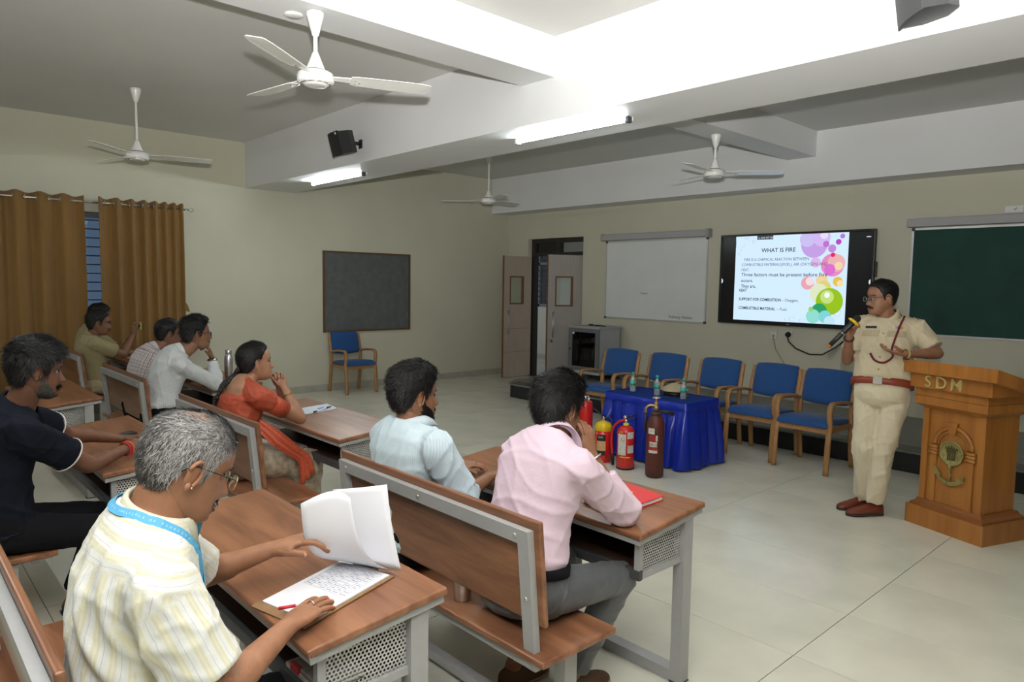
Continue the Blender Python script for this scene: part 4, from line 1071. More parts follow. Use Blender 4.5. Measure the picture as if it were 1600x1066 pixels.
# ------------------------------------------------------------------ people: helpers
from mathutils.bvhtree import BVHTree
def remesh(mb, voxel, it=6, fac=0.5):
    me = mb.mesh('tmp'); o = bpy.data.objects.new('tmp', me); COL.objects.link(o)
    r = o.modifiers.new('r', 'REMESH'); r.mode = 'VOXEL'; r.voxel_size = voxel; r.use_smooth_shade = True
    if it:
        s = o.modifiers.new('s', 'SMOOTH'); s.factor = fac; s.iterations = it
    dg = bpy.context.evaluated_depsgraph_get()
    m2 = bpy.data.meshes.new_from_object(o.evaluated_get(dg))
    bpy.data.objects.remove(o); bpy.data.meshes.remove(me)
    m2.polygons.foreach_set('use_smooth', [True] * len(m2.polygons))
    return m2
def co_of(me):
    a = np.empty(len(me.vertices) * 3, np.float32); me.vertices.foreach_get('co', a); return a.reshape(-1, 3).astype(np.float64)
def no_of(me):
    a = np.empty(len(me.vertices) * 3, np.float32); me.vertices.foreach_get('normal', a); return a.reshape(-1, 3).astype(np.float64)
def set_co(me, P):
    me.vertices.foreach_set('co', np.asarray(P, np.float32).ravel()); me.update()
def folds(P, seed, k=26.0):
    r = np.random.RandomState(seed); f = np.zeros(len(P))
    for i in range(5):
        d = r.normal(size=3); d /= np.linalg.norm(d); e = r.normal(size=3); e /= np.linalg.norm(e)
        kk = k * (0.6 + 0.35 * i)
        w = 1.4 * np.sin(P @ e * kk * 0.45 + r.rand() * 6)
        f += (1 - np.abs(np.sin(P @ d * kk + w + r.rand() * 6))) ** 3.0 * (1.0 / (1 + 0.40 * i))
    return f - f.mean()
def seg_dist(P, a, b):
    a, b = np.array(a), np.array(b); d = b - a; t = np.clip(((P - a) @ d) / (d @ d), 0, 1)
    q = a + t[:, None] * d
    return np.linalg.norm(P - q, axis=1), t
def nrm(v): return V(v).normalized()
def lerp(a, b, t): return a + (b - a) * t

SKIN = {}
def skin(col):
    if col not in SKIN:
        SKIN[col] = pmat('skin', col, 0.48, var=0.14, vscale=22, bump=0.10, bscale=240, spec=0.4, sss=0.12)
    return SKIN[col]
HAIRM = {}
def hairmat(kind):
    if kind in HAIRM: return HAIRM[kind]
    m, nt, b = nodes_of('hair_' + kind)
    b.inputs['Roughness'].default_value = 0.5; b.inputs['Specular IOR Level'].default_value = 0.3
    at = nt.nodes.new('ShaderNodeAttribute'); at.attribute_name = 'hc'
    rp = nt.nodes.new('ShaderNodeValToRGB')
    c = {'black': ((0.003, 0.0027, 0.0027), (0.013, 0.011, 0.0105)), 'grey': ((0.035, 0.031, 0.029), (0.50, 0.48, 0.46)), 'pepper': ((0.008, 0.007, 0.007), (0.22, 0.21, 0.20))}[kind]
    rp.color_ramp.elements[0].color = rgba(c[0]); rp.color_ramp.elements[1].color = rgba(c[1])
    nt.links.new(at.outputs['Fac'], rp.inputs[0]); nt.links.new(rp.outputs[0], b.inputs['Base Color'])
    HAIRM[kind] = m; return m
EYEW = pmat('eye_white', (0.24, 0.21, 0.19), 0.45)
EYED = pmat('eye_iris', (0.012, 0.008, 0.006), 0.15)
LIPM = {}
FRAMEG = pmat('gold_frame', (0.55, 0.42, 0.22), 0.28, metal=0.9)
FRAMEK = pmat('black_frame', (0.015, 0.013, 0.013), 0.3)

# -- head surface in local axes: x right, y forward, z up, eyes at z=0
ZP = np.array([-.118, -.116, -.108, -.095, -.078, -.060, -.040, -.020, 0, .020, .040, .060, .078, .094, .106, .114, .119])
FP = np.array([.050, .062, .080, .087, .086, .086, .085, .083, .080, .087, .089, .083, .072, .056, .038, .020, .0])
BP = np.array([.030, .005, -.020, -.040, -.056, -.072, -.086, -.096, -.103, -.106, -.106, -.102, -.094, -.080, -.060, -.036, -.0])
WP = np.array([.012, .026, .038, .048, .057, .062, .066, .069, .072, .075, .076, .074, .067, .055, .040, .023, .001])
NT, NZ = 72, 58
def head_grid():
    zs = np.interp(np.linspace(0, 1, NZ), np.linspace(0, 1, len(ZP)), ZP)
    sm = lambda A: np.convolve(np.pad(np.interp(zs, ZP, A), 2, 'edge'), np.ones(5) / 5, 'valid')
    f, b, w = sm(FP), sm(BP), sm(WP)
    s = np.linspace(-1, 1, NT, endpoint=False)
    th = np.sign(s) * PI * np.abs(s) ** 1.35
    st, ct = np.sin(th), np.cos(th)
    X = w[:, None] * np.sign(st) * np.abs(st) ** 0.92
    Y = ((f + b) / 2)[:, None] + ((f - b) / 2)[:, None] * np.sign(ct) * np.abs(ct) ** 0.92
    Z = np.repeat(zs[:, None], NT, 1)
    fr = np.clip(ct, 0, 1)[None, :] ** 0.5 * np.ones_like(X)
    g = lambda v, c, s_: np.exp(-((v - c) / s_) ** 2)
    # nose
    pr = np.interp(Z, [-.056, -.050, -.042, -.034, -.01, .008, .018], [0, .35, 1.0, .98, .45, .12, 0])
    wd = np.interp(Z, [-.05, -.038, 0.0], [.0165, .0135, .0085])
    Y += fr * 0.026 * pr * np.exp(-(X / wd) ** 2)
    Y += fr * 0.006 * g(np.abs(X), .014, .006) * g(Z, -.041, .008)
    # sockets, brow, cheeks, lips, chin
    Y -= fr * 0.011 * g(np.abs(X), .031, .015) * g(Z, -.001, .011)
    Y += fr * 0.004 * g(np.abs(X), .030, .018) * g(Z, .021, .007)
    Y += fr * 0.004 * g(np.abs(X), .040, .014) * g(Z, -.030, .014)
    Y += fr * 0.007 * g(X, 0, .021) * (g(Z, -.0665, .0045) + 1.05 * g(Z, -.079, .0055))
    Y -= fr * 0.004 * g(X, 0, .024) * g(Z, -.0725, .0022)
    Y += fr * 0.006 * g(X, 0, .017) * g(Z, -.102, .010)
    Y -= fr * 0.003 * g(X, 0, .02) * g(Z, -.090, .004)
    return np.stack([X, Y, Z], -1).reshape(-1, 3)
HG = head_grid()
HF = []
for i in range(NZ - 1):
    for j in range(NT):
        k = (j + 1) % NT
        HF.append((i * NT + j, i * NT + k, (i + 1) * NT + k, (i + 1) * NT + j))
HF.append(tuple(range(NT - 1, -1, -1))); HF.append(tuple((NZ - 1) * NT + j for j in range(NT)))
def grid_normals(P):
    Q = P.reshape(NZ, NT, 3)
    du = np.roll(Q, -1, 1) - np.roll(Q, 1, 1)
    dv = np.gradient(Q, axis=0)
    n = np.cross(du, dv); n /= np.maximum(np.linalg.norm(n, axis=-1, keepdims=True), 1e-9)
    c = Q - np.array([0, -0.01, 0.0]); s = np.sign((n * c).sum(-1, keepdims=True)); s[s == 0] = 1
    return (n * s).reshape(-1, 3)
HN = grid_normals(HG)

class Head:
    def __init__(s, c, face, up=(0, 0, 1), sc=1.0, width=1.0):
        s.c = V(c); s.f = nrm(face); s.r = s.f.cross(V(up)).normalized(); s.u = s.r.cross(s.f); s.sc = sc; s.w = width
        s.M = np.array([[s.r.x * sc * width, s.f.x * sc, s.u.x * sc], [s.r.y * sc * width, s.f.y * sc, s.u.y * sc], [s.r.z * sc * width, s.f.z * sc, s.u.z * sc]])
        s.R3 = Matrix(((s.r.x, s.f.x, s.u.x), (s.r.y, s.f.y, s.u.y), (s.r.z, s.f.z, s.u.z)))
    def p(s, x, y, z): return s.c + s.r * (x * s.sc * s.w) + s.f * (y * s.sc) + s.u * (z * s.sc)
    def arr(s, P): return P @ s.M.T + np.array(s.c)
def hair_mask(kind):
    x, y, z = HG[:, 0], HG[:, 1], HG[:, 2]
    if kind == 'woman':
        zmin = np.interp(y, [-.11, -.06, -.03, -.012, .0, .02, .035, .05, .07, .1], [-.07, -.07, -.035, -.005, .02, .03, .05, .07, .083, .09])
    else:
        hl = {'short': .074, 'low': .062, 'high': .085}.get(kind, .074)
        zmin = np.interp(y, [-.11, -.07, -.045, -.03, -.02, -.008, .004, .014, .026, .034, .045, .06, .075, .1], [-.066, -.066, -.052, -.02, .012, .026, .026, -.012, -.012, .022, .045, hl - .012, hl, hl + .006])
    return z - zmin
def build_hair(h, kind, mat, parent, t_side, t_top, n_str, slen, swid, seed, grey=0.0, flow='back', wave=0.004, thin_top=False, lift=0.25):
    rng = np.random.RandomState(seed)
    m = hair_mask(kind)
    ramp = np.clip(m / 0.016, 0, 1); z = HG[:, 2]
    t = (t_side + (t_top - t_side) * np.clip((z - .02) / .07, 0, 1)) * ramp - 0.0012 * (m < 0.003)
    t = t + wave * ramp * folds(HG, seed, 110)
    if thin_top:
        bald = np.clip(1.1 * np.exp(-((HG[:, 1] + .025) / .042) ** 2 - ((HG[:, 0] - .012) / .036) ** 2), 0, 1) * (z > .055)
        t = t * (1 - bald) - 0.003 * (bald > .5)
    S = HG + HN * t[:, None]
    keep = m > -0.004
    W = h.arr(S)
    faces = [f for f in HF if all(keep[i] for i in f)]
    used = sorted({i for f in faces for i in f}); mp = {a: b for b, a in enumerate(used)}
    verts = [tuple(W[i]) for i in used]; fcs = [tuple(mp[i] for i in f) for f in faces]
    hcol = list(np.clip(grey * 0.55 + 0.25 * rng.rand(len(used)) * (1 if grey else 0.5), 0, 1)) if not thin_top else list(np.clip(0.16 + 0.14 * rng.rand(len(used)), 0, 1))
    WN = (HN @ h.M.T) / h.sc
    quads = [f for f in faces if len(f) == 4]
    if quads:
        pick = rng.randint(0, len(quads), n_str)
        for q in pick:
            f = quads[q]; a, b = rng.rand(2)
            lp = S[f[0]] * (1 - a) * (1 - b) + S[f[1]] * a * (1 - b) + S[f[2]] * a * b + S[f[3]] * (1 - a) * b
            if thin_top and rng.rand() < 0.72 * np.exp(-((lp[1] + .025) / .045) ** 2 - ((lp[0] - .012) / .04) ** 2) * (lp[2] > .055): continue
            n = HN[f[0]]
            if flow == 'back': d = np.array([0.15 * np.sign(lp[0]) * (lp[2] < .06), -0.8, -0.35 - 0.8 * (lp[2] < .05)])
            elif flow == 'side': d = np.array([-0.9 * (lp[2] > .05) + 0.1 * np.sign(lp[0]), 0.1 - 0.3 * (lp[1] < 0), -0.2 - 0.9 * (lp[2] < .06)])
            elif flow == 'front': d = np.array([0.2 * np.sign(lp[0]), 0.65 if lp[2] > .06 else -0.15, -0.1 - 0.9 * (lp[2] < .06)])
            else: d = np.array([0.15 * np.sign(lp[0]), -0.25, -1.0]) if lp[2] < .07 else np.array([0.2 * rng.randn(), -0.7, -0.3])
            d = d + 0.32 * rng.randn(3); d -= n * (d @ n); d /= max(np.linalg.norm(d), 1e-6)
            L = slen * (0.6 + 0.8 * rng.rand()); sd = np.cross(d, n); wv = swid * (0.7 + 0.6 * rng.rand())
            p0 = lp - n * 0.002; p1 = lp + d * L * 0.5 + n * L * lift * 0.6; p2 = lp + d * L + n * L * lift * (0.3 + 0.8 * rng.rand())
            o = len(verts)
            for pp, ww in ((p0, wv), (p1, wv * 0.8)):
                for sg in (-1, 1): verts.append(tuple(h.arr(pp + sd * ww * sg)))
            verts.append(tuple(h.arr(p2)))
            fcs.append((o, o + 1, o + 3, o + 2)); fcs.append((o + 2, o + 3, o + 4))
            g = rng.rand()
            if grey:
                pg = grey
                if thin_top:
                    side = np.clip((abs(lp[0]) - .025) / .03, 0, 1); low = np.clip((lp[2] + .045) / .03, 0, 1); fr_ = np.clip((lp[1] - .02) / .03, 0, 1) * (lp[2] > .065)
                    pg = (0.28 + 0.62 * side) * (0.25 + 0.75 * low) * (1 - .75 * fr_)
                    if lp[1] < -.07: pg *= .65
                g = 0.25 + 0.75 * rng.rand() if rng.rand() < pg else 0.10 * rng.rand()
            hcol += [g] * 5
    me = bpy.data.meshes.new('hair'); me.from_pydata(verts, [], fcs)
    me.polygons.foreach_set('use_smooth', [True] * len(me.polygons)); me.update()
    at = me.attributes.new('hc', 'FLOAT', 'POINT'); at.data.foreach_set('value', hcol)
    return link('hair', me, mat, parent)
def face_shell(h, name, fn, thick, mat, parent, seed=1, n_str=200, slen=0.008, swid=0.0006, grey=0.0):
    """beard, moustache, brows: raised patch of the face surface"""
    rng = np.random.RandomState(seed)
    m = fn(HG[:, 0], HG[:, 1], HG[:, 2])
    t = thick * np.clip(m / 0.004, 0, 1) - 0.0006
    S = HG + HN * t[:, None]; W = h.arr(S); keep = m > -0.002
    faces = [f for f in HF if len(f) == 4 and all(keep[i] for i in f)]
    if not faces: return None
    used = sorted({i for f in faces for i in f}); mp = {a: b for b, a in enumerate(used)}
    verts = [tuple(W[i]) for i in used]; fcs = [tuple(mp[i] for i in f) for f in faces]
    hcol = list(np.clip(grey * 0.5 + 0.2 * rng.rand(len(used)), 0, 1))
    for q in rng.randint(0, len(faces), n_str):
        f = faces[q]; a = rng.rand(); lp = S[f[0]] * (1 - a) + S[f[2]] * a; n = HN[f[0]]
        d = np.array([0.5 * np.sign(lp[0]), 0.1, -0.8]) + 0.4 * rng.randn(3); d -= n * (d @ n) * 0.8; d /= np.linalg.norm(d)
        L = slen * (0.5 + rng.rand()); sd = np.cross(d, n); o = len(verts)
        for pp in (lp - sd * swid - n * .001, lp + sd * swid - n * .001, lp + d * L + n * L * 0.3): verts.append(tuple(h.arr(pp)))
        fcs.append((o, o + 1, o + 2))
        g = 0.2 + 0.8 * rng.rand() if rng.rand() < grey else 0.15 * rng.rand()
        hcol += [g] * 3
    me = bpy.data.meshes.new(name); me.from_pydata(verts, [], fcs); me.polygons.foreach_set('use_smooth', [True] * len(me.polygons)); me.update()
    at = me.attributes.new('hc', 'FLOAT', 'POINT'); at.data.foreach_set('value', hcol)
    return link(name, me, mat, parent)
def box_mask(x0, x1, z0, z1, soft=1.0):
    return lambda x, y, z: np.minimum(np.minimum(np.abs(x) - x0, x1 - np.abs(x)), np.minimum(z - z0, z1 - z)) * (y > 0.02) - 0.01 * (y <= 0.02)
def mous(x, y, z):
    zc = -0.058 - 0.25 * np.maximum(np.abs(x) - 0.006, 0)
    return np.where(y > 0.05, np.minimum(0.0055 - np.abs(z - zc), 0.030 - np.abs(x)), -1)
def brow(x, y, z):
    zc = 0.021 + 0.003 * np.sin((np.abs(x) - 0.012) / 0.035 * PI)
    return np.where(y > 0.03, np.minimum(np.minimum(0.0042 - np.abs(z - zc), np.abs(x) - 0.010), 0.048 - np.abs(x)), -1)
def beard(x, y, z):
    top = np.interp(y, [-.01, .01, .03, .06, .08, .1], [-.005, -.01, -.035, -.058, -.088, -.088])
    return np.where(y > 0.0, np.minimum(top - z, y - 0.002), -1)

def hand(mb, fing, wrist, d, n, side, curl=(0.35, 0.5, 0.4), curls=None, thumb=(0.6, 0.35), s=1.0, nails=None, spread=0.08):
    """palm into mb (later remeshed), fingers as joined tubes into fing. d = finger direction, n = where the palm faces"""
    wrist = V(wrist); d = nrm(d); n = V(n); n = (n - d * n.dot(d)).normalized()
    t = d.cross(n) * side
    rr = []
    for k, (l, w, th) in enumerate(((-0.01, .024, .018), (0.02, .029, .018), (0.05, .038, .016), (0.08, .040, .0135), (0.096, .036, .010))):
        rr.append(mb.ring(wrist + d * (l * s), t, n, 14, w * s, th * s, 0.8))
    mb.loft(rr)
    mb.caps(wrist + d * (0.012 * s) + t * (0.016 * s) + n * (0.006 * s), wrist + d * (0.05 * s) + t * (0.034 * s) + n * (0.008 * s), 0.016 * s, 0.013 * s)
    offs = (.0285, .0095, -.0095, -.0275); lens = (.073, .080, .074, .058); base = (.088, .092, .089, .082); rad = (.0088, .009, .0086, .0076)
    for i in range(4):
        c = curls[i] if curls else curl
        p = wrist + d * (base[i] * s) + t * (offs[i] * s) - n * (0.001 * s)
        dd = (d + t * (spread * (1.5 - i))).normalized()
        pts = [p - dd * (0.012 * s)]; rs = [rad[i] * s * 1.02]; a = 0
        for k, fr in enumerate((0.44, 0.31, 0.25)):
            a += c[k]; q = dd * math.cos(a) + n * math.sin(a)
            pts.append(p + q * (lens[i] * fr * 0.5 * s)); rs.append(rad[i] * s * (0.98 - 0.04 * k))
            p = p + q * (lens[i] * fr * s); pts.append(p.copy()); rs.append(rad[i] * s * (0.99 - 0.06 * k))
        pts.append(p + q * (0.006 * s)); rs.append(rad[i] * s * 0.45)
        fing.tube(pts, rs, 10)
        if nails is not None:
            nu = -(q.cross(t)).normalized(); nu = nu if nu.dot(n) < 0 else -nu
            nails.ell(p - q * (0.003 * s) + nu * (rad[i] * 0.62 * s), (0.0055 * s, 0.0075 * s, 0.0025 * s), 8, 6, Matrix((t, q, nu)).transposed())
    b = wrist + d * (0.03 * s) + t * (0.030 * s) + n * (0.010 * s)
    td = (d * math.cos(thumb[0]) + t * math.sin(thumb[0]) + n * 0.25).normalized()
    td2 = (td * math.cos(thumb[1]) + (d * 0.7 + n * 0.5).normalized() * math.sin(thumb[1])).normalized()
    pts = [b - td * 0.012 * s, b + td * (0.016 * s), b + td * (0.034 * s), b + td * (0.034 * s) + td2 * (0.015 * s), b + td * (0.034 * s) + td2 * (0.029 * s), b + td * (0.034 * s) + td2 * (0.034 * s)]
    fing.tube(pts, [r_ * s for r_ in (.0125, .0115, .0105, .0105, .0092, .004)], 10)
    if nails is not None:
        q = td2; nu = (t - q * t.dot(q)).normalized()
        nails.ell(pts[4] + nu * (0.006 * s), (0.006 * s, 0.008 * s, 0.0025 * s), 8, 6, Matrix((q.cross(nu), q, nu)).transposed())
    return b + td * 0.05 * s

def shoe(mb, sole, heel, d, s=1.0, up=V((0, 0, 1))):
    d = nrm(d); r = d.cross(up).normalized(); heel = V(heel)
    rr = []; rs = []
    for l, w, h, z in ((-.028, .018, .022, .03), (-.018, .030, .040, .042), (.03, .036, .048, .05), (.09, .038, .038, .04), (.15, .045, .027, .030), (.20, .040, .021, .024), (.225, .026, .016, .02), (.234, .010, .008, .016)):
        rr.append(mb.ring(heel + d * (l * s) + up * (z * s), r, up, 14, w * s, h * s * 0.98, 0.85))
        rs.append(sole.ring(heel + d * (l * s * 1.01) + up * (0.008 * s), r, up, 14, w * s * 1.06, 0.0085 * s, 0.6))
    mb.loft(rr); sole.loft(rs)

class Person:
    def __init__(s, label, loc, skin_col, vox=0.008):
        s.t = thing('person', label, 'person', loc); s.o = V(loc); s.skin = skin(skin_col); s.vox = vox; s.skin_col = skin_col
    def L(s, mb):
        o = s.o; mb.v = [(x - o.x, y - o.y, z - o.z) for x, y, z in mb.v]; return mb
    def put(s, name, mb, mat, parent=None): return s.L(mb).build(name, mat, parent or s.t)
    def putme(s, name, me, mat, parent=None):
        set_co(me, co_of(me) - np.array(s.o)); return link(name, me, mat, parent or s.t)
    def frame(s, J, slouch=0.04):
        s.J = J; H, N = V(J['H']), V(J['N'])
        s.rs = nrm(V(J['SR']) - V(J['SL'])); s.rh = nrm(V(J['HR']) - V(J['HL'])) if 'HR' in J else s.rs
        up = nrm(N - H); bk = -(up.cross(s.rs)).normalized()
        s.C = (H + N) / 2 + bk * slouch * 2; s.H, s.N = H, N
    def spine(s, t):
        p = s.H * (1 - t) ** 2 + s.C * (2 * t * (1 - t)) + s.N * t ** 2
        d = ((s.C - s.H) * (1 - t) + (s.N - s.C) * t).normalized()
        r = lerp(s.rh, s.rs, max(0, min(1, t))); r = (r - d * r.dot(d)).normalized(); f = d.cross(r)
        return p, r, f, d
    def torso(s, mb, g=0.0, secs=None, e=0.88):
        secs = secs or s.secs; rr = []
        for t, w, dd, off in secs:
            p, r, f, d = s.spine(t)
            rr.append(mb.ring(p + f * off, r, f, 24, w + g, dd + g, e))
        mb.loft(rr)
        J = s.J
        for k in ('SR', 'SL'):
            S = V(J[k]); mb.caps(lerp(s.N, S, 0.18) - nrm(s.N - s.H) * 0.03, S, 0.05 + g, 0.058 + g)
    secs = [(-.10, .13, .10, .0), (-.02, .165, .118, .0), (.18, .163, .118, .005), (.4, .155, .112, .01), (.6, .165, .118, .008), (.76, .175, .115, 0), (.88, .17, .098, -.004), (.96, .13, .078, -.008), (1.02, .075, .062, -.008), (1.05, .05, .05, -.004)]
    def body(s, h, arms, legs=True, feet=None, neck_r=0.057, nails=False, ears=True):
        """arms: list of dict side, d, n, curl, thumb (hands)"""
        J = s.J; mb = MB(); fing = MB(); nl = MB() if nails else None
        s.torso(mb, -0.012)
        hb = h.p(0, -.022, -.07)
        mb.caps(s.N - nrm(s.N - s.H) * 0.04, hb, neck_r + 0.008, neck_r, 18)
        mb.caps(hb, h.p(0, -.005, -.01), neck_r, .055)
        for k in ('R', 'L'):
            S, E, W = V(J['S' + k]), V(J['E' + k]), V(J['W' + k])
            mb.caps(S, E, .050, .040); mb.caps(E, lerp(E, W, 0.35), .040, .0405); mb.caps(lerp(E, W, 0.3), W, .041, .0265, 14, 0.9)
        for a in arms:
            hand(mb, fing, J['W' + a['k']], a['d'], a['n'], 1 if a['k'] == 'R' else -1, a.get('curl', (0.35, 0.5, 0.4)), a.get('curls'), a.get('thumb', (0.6, 0.35)), a.get('s', 1.0), nl, a.get('spread', 0.08))
        if legs:
            for k in ('R', 'L'):
                Hp, K, A = V(J['H' + k]), V(J['K' + k]), V(J['A' + k])
                mb.caps(Hp, K, .075, .052); mb.caps(K, A, .052, .033)
                if feet:
                    fd = nrm(J.get('F' + k, (0, 1, 0)))
                    mb.caps(A, A - V((0, 0, A.z - 0.035)) - fd * 0.03, .032, .03); mb.caps(A - V((0, 0, A.z - .035)) - fd * .02, A - V((0, 0, A.z - .025)) + fd * .16, .035, .022, 14, 0.6, V((0, 0, 1)))
        me = remesh(mb, s.vox, 5)
        # join head, ears and fingers into the same body
        x = MB(); x.v = [tuple(p) for p in co_of(me)]; x.f = [tuple(p.vertices) for p in me.polygons]; x.s = [True] * len(x.f)
        bpy.data.meshes.remove(me)
        x.add([tuple(p) for p in h.arr(HG)], HF, True)
        if ears:
            for sx in (-1, 1):
                R = h.R3 @ Matrix.Rotation(sx * 0.35, 3, 'Z') @ Matrix.Rotation(-0.22, 3, 'X')
                c = h.p(sx * .0775, -.008, -.006)
                x.ell(c, (.0055 * h.sc, .0155 * h.sc, .028 * h.sc), 12, 8, R)
                rim = [c + R @ V((sx * .005 * h.sc, (math.cos(a) * .017) * h.sc, math.sin(a) * .030 * h.sc)) for a in [(-0.9 + 3.9 * i / 16) for i in range(17)]]
                x.tube(rim, [.0045 * h.sc] * 17, 6)
                x.ell(c + R @ V((sx * .003, .003, -.027)) * h.sc, (.0055 * h.sc, .008 * h.sc, .009 * h.sc), 8, 6, R)
        x.add(fing.v, fing.f, True)
        s.body_o = s.put('body', x, s.skin)
        if nails and nl.v: s.put('fingernail', nl, pmat('nail', tuple(min(1, c * 1.7 + 0.08) for c in s.skin_col), 0.3), s.body_o)
        return s.body_o
    def face(s, h, hair='black', eyes=True, must=True, must_grey=0.0, lid=False, brows=True, brow_grey=0.0, detail=1.0):
        if eyes:
            for sx in (-1, 1):
                m = MB().ell(h.p(sx * .031, .0600, -.001), (.0125 * h.sc,) * 3, 12, 8)
                e = s.put('eye', m, s.skin if lid else EYEW, s.body_o)
                if not lid:
                    s.put('iris', MB().ell(h.p(sx * .031, .0695, -.001), (.0058 * h.sc, .004 * h.sc, .0058 * h.sc), 10, 6, h.R3), EYED, s.body_o)
                s.put('eyelid', MB().tube([h.p(sx * .031 + .0145 * math.cos(a), .0695 + .004 * math.sin(a), -.001 + .0068 * math.sin(a)) for a in [PI * i / 8 for i in range(9)]], .0022 * h.sc, 6), EYED if not lid else s.skin, s.body_o)
        hw = h; h = Head(h.c - s.o, h.f, h.u, h.sc, h.w)
        if brows: face_shell(h, 'eyebrow', brow, 0.0022, hairmat('pepper') if brow_grey else hairmat('black'), s.t, 3, int(120 * detail), .006, .0005, brow_grey)
        if must: face_shell(h, 'moustache', mous, 0.0055, hairmat('grey' if must_grey else 'black'), s.t, 4, int(260 * detail), .010, .0006, must_grey)
        h = hw
        lc = tuple(c * f for c, f in zip(s.skin_col, (0.85, 0.62, 0.62)))
        if lc not in LIPM: LIPM[lc] = pmat('lips', lc, 0.4)
        s.put('lips', MB().ell(h.p(0, .0885, -.0672), (.021 * h.sc, .0055 * h.sc, .0035 * h.sc), 14, 6, h.R3).ell(h.p(0, .0885, -.0785), (.018 * h.sc, .0058 * h.sc, .0045 * h.sc), 14, 6, h.R3), LIPM[lc], s.body_o)
    def garment(s, name, mb, mat, seed, amp=0.004, k=26.0, vox=None, it=5, yoke=None, detail_fn=None):
        me = remesh(mb, vox or s.vox, it); P = co_of(me); Nn = no_of(me)
        J = s.J
        w = np.ones(len(P))
        for key in ('ER', 'EL', 'SR', 'SL', 'H', 'KR', 'KL'):
            if key in J: w += 0.9 * np.exp(-(np.linalg.norm(P - np.array(J[key]), axis=1) / 0.11) ** 2)
        P = P + Nn * (amp * w * folds(P, seed, k))[:, None]
        # pattern coordinates: around / along the nearest limb
        segs = []
        tt = [s.spine(t_) for t_ in np.linspace(-.1, 1.05, 9)]
        best = np.full(len(P), 1e9); U = np.zeros(len(P)); W_ = np.zeros(len(P)); part = np.zeros(len(P))
        for i in range(8):
            a, b = tt[i][0], tt[i + 1][0]; d, t = seg_dist(P, a, b); d = d - 0.10
            r, f = np.array(tt[i][1]), np.array(tt[i][2])
            q = P - np.array(a); ang = np.arctan2(q @ r, -(q @ f))
            sel = d < best; best[sel] = d[sel]; U[sel] = (ang * 0.15)[sel]; L_ = (b - a).length
            W_[sel] = ((i + t) * L_)[sel]
        for k_ in ('R', 'L'):
            S, E, Wr = V(J['S' + k_]), V(J['E' + k_]), V(J['W' + k_])
            for (a, b, off) in ((S, E, 0.0), (E, Wr, (E - S).length)):
                d, t = seg_dist(P, a, b); d = d - 0.045 + (0.02 if off == 0 else 0)
                dv = nrm(b - a); u_, v_ = MB.frame(dv, (0.3, 0.2, 1)); q = P - np.array(a)
                ang = np.arctan2(q @ np.array(u_), q @ np.array(v_))
                inarm = (q @ np.array(dv)) > 0.02
                sel = (d < best) & inarm; best[sel] = d[sel]; U[sel] = (ang * 0.062)[sel]; W_[sel] = (t * (b - a).length + off)[sel]; part[sel] = 1
        if yoke is not None:
            yk = (part == 0) & (W_ > yoke); U[yk] = W_[yk] * 0.9; part[yk] = 2
        if detail_fn: P = detail_fn(P, Nn)
        set_co(me, P)
        at = me.attributes.new('pc', 'FLOAT_VECTOR', 'POINT'); at.data.foreach_set('vector', np.stack([U, W_, part], 1).astype(np.float32).ravel())
        s.bvh = BVHTree.FromPolygons([tuple(p) for p in P], [tuple(p.vertices) for p in me.polygons])
        return s.putme(name, me, mat)
    def sleeve(s, mb, k, frac, r0, r1, long=False, r2=0.045, wf=0.9):
        S, E, W = V(s.J['S' + k]), V(s.J['E' + k]), V(s.J['W' + k])
        if not long:
            e = lerp(S, E, frac); d = nrm(E - S); a, b = mb.frame(d)
            mb.loft([mb.ring(S - d * (r0 * .9), a, b, 18, r0 * .3, r0 * .3), mb.ring(S - d * (r0 * .5), a, b, 18, r0 * .85, r0 * .85), mb.ring(S, a, b, 18, r0, r0), mb.ring(lerp(S, e, .5), a, b, 18, (r0 + r1) / 2, (r0 + r1) / 2), mb.ring(e, a, b, 18, r1, r1)])
        else:
            mb.caps(S, E, r0, r1, 16); e = lerp(E, W, wf); d = nrm(W - E); a, b = mb.frame(d)
            mb.caps(E, lerp(E, W, wf * .5), r1, (r1 + r2) / 2, 16)
            mb.loft([mb.ring(lerp(E, W, wf * .3), a, b, 18, r1, r1), mb.ring(lerp(E, W, wf * .9), a, b, 18, r2 * .98, r2 * .98), mb.ring(e, a, b, 18, r2, r2)])
    def collar(s, h, mat, r=0.066, hgt=0.036, fall=0.048, open_=0.32, tip=0.03, rise=0.012):
        up = nrm(h.p(0, -.03, -.08) - s.N); fw = (h.f - up * h.f.dot(up)).normalized()
        if s.rs is not None:
            f2 = up.cross(s.rs).normalized(); fw = (fw * 0.35 + f2).normalized()
        rt = fw.cross(up).normalized(); c = s.N + up * rise
        rr = []
        n = 30
        for i in range(n + 1):
            a = open_ + (2 * PI - 2 * open_) * i / n
            dr = fw * math.cos(a) + rt * math.sin(a)
            fr = max(0, math.cos(a)); dip = -0.035 * (0.5 + 0.5 * math.cos(a)) ** 1.5
            tp = tip * max(0, math.cos(a)) ** 3
            b_ = c + up * (dip - 0.01) + fw * 0.008
            rr.append([b_ + dr * (r - .003), b_ + dr * (r - .004) + up * (hgt * .9), b_ + dr * (r + .001) + up * hgt, b_ + dr * (r + .008) + up * (hgt - .006), b_ + dr * (r + .021 + tp * .3) + up * (hgt - fall - tp), b_ + dr * (r + .017 + tp * .3) + up * (hgt - fall - tp), b_ + dr * (r + .004) + up * (hgt - .012)])
        m = MB(); m.loft(rr, True, True); return s.put('collar', m, mat)
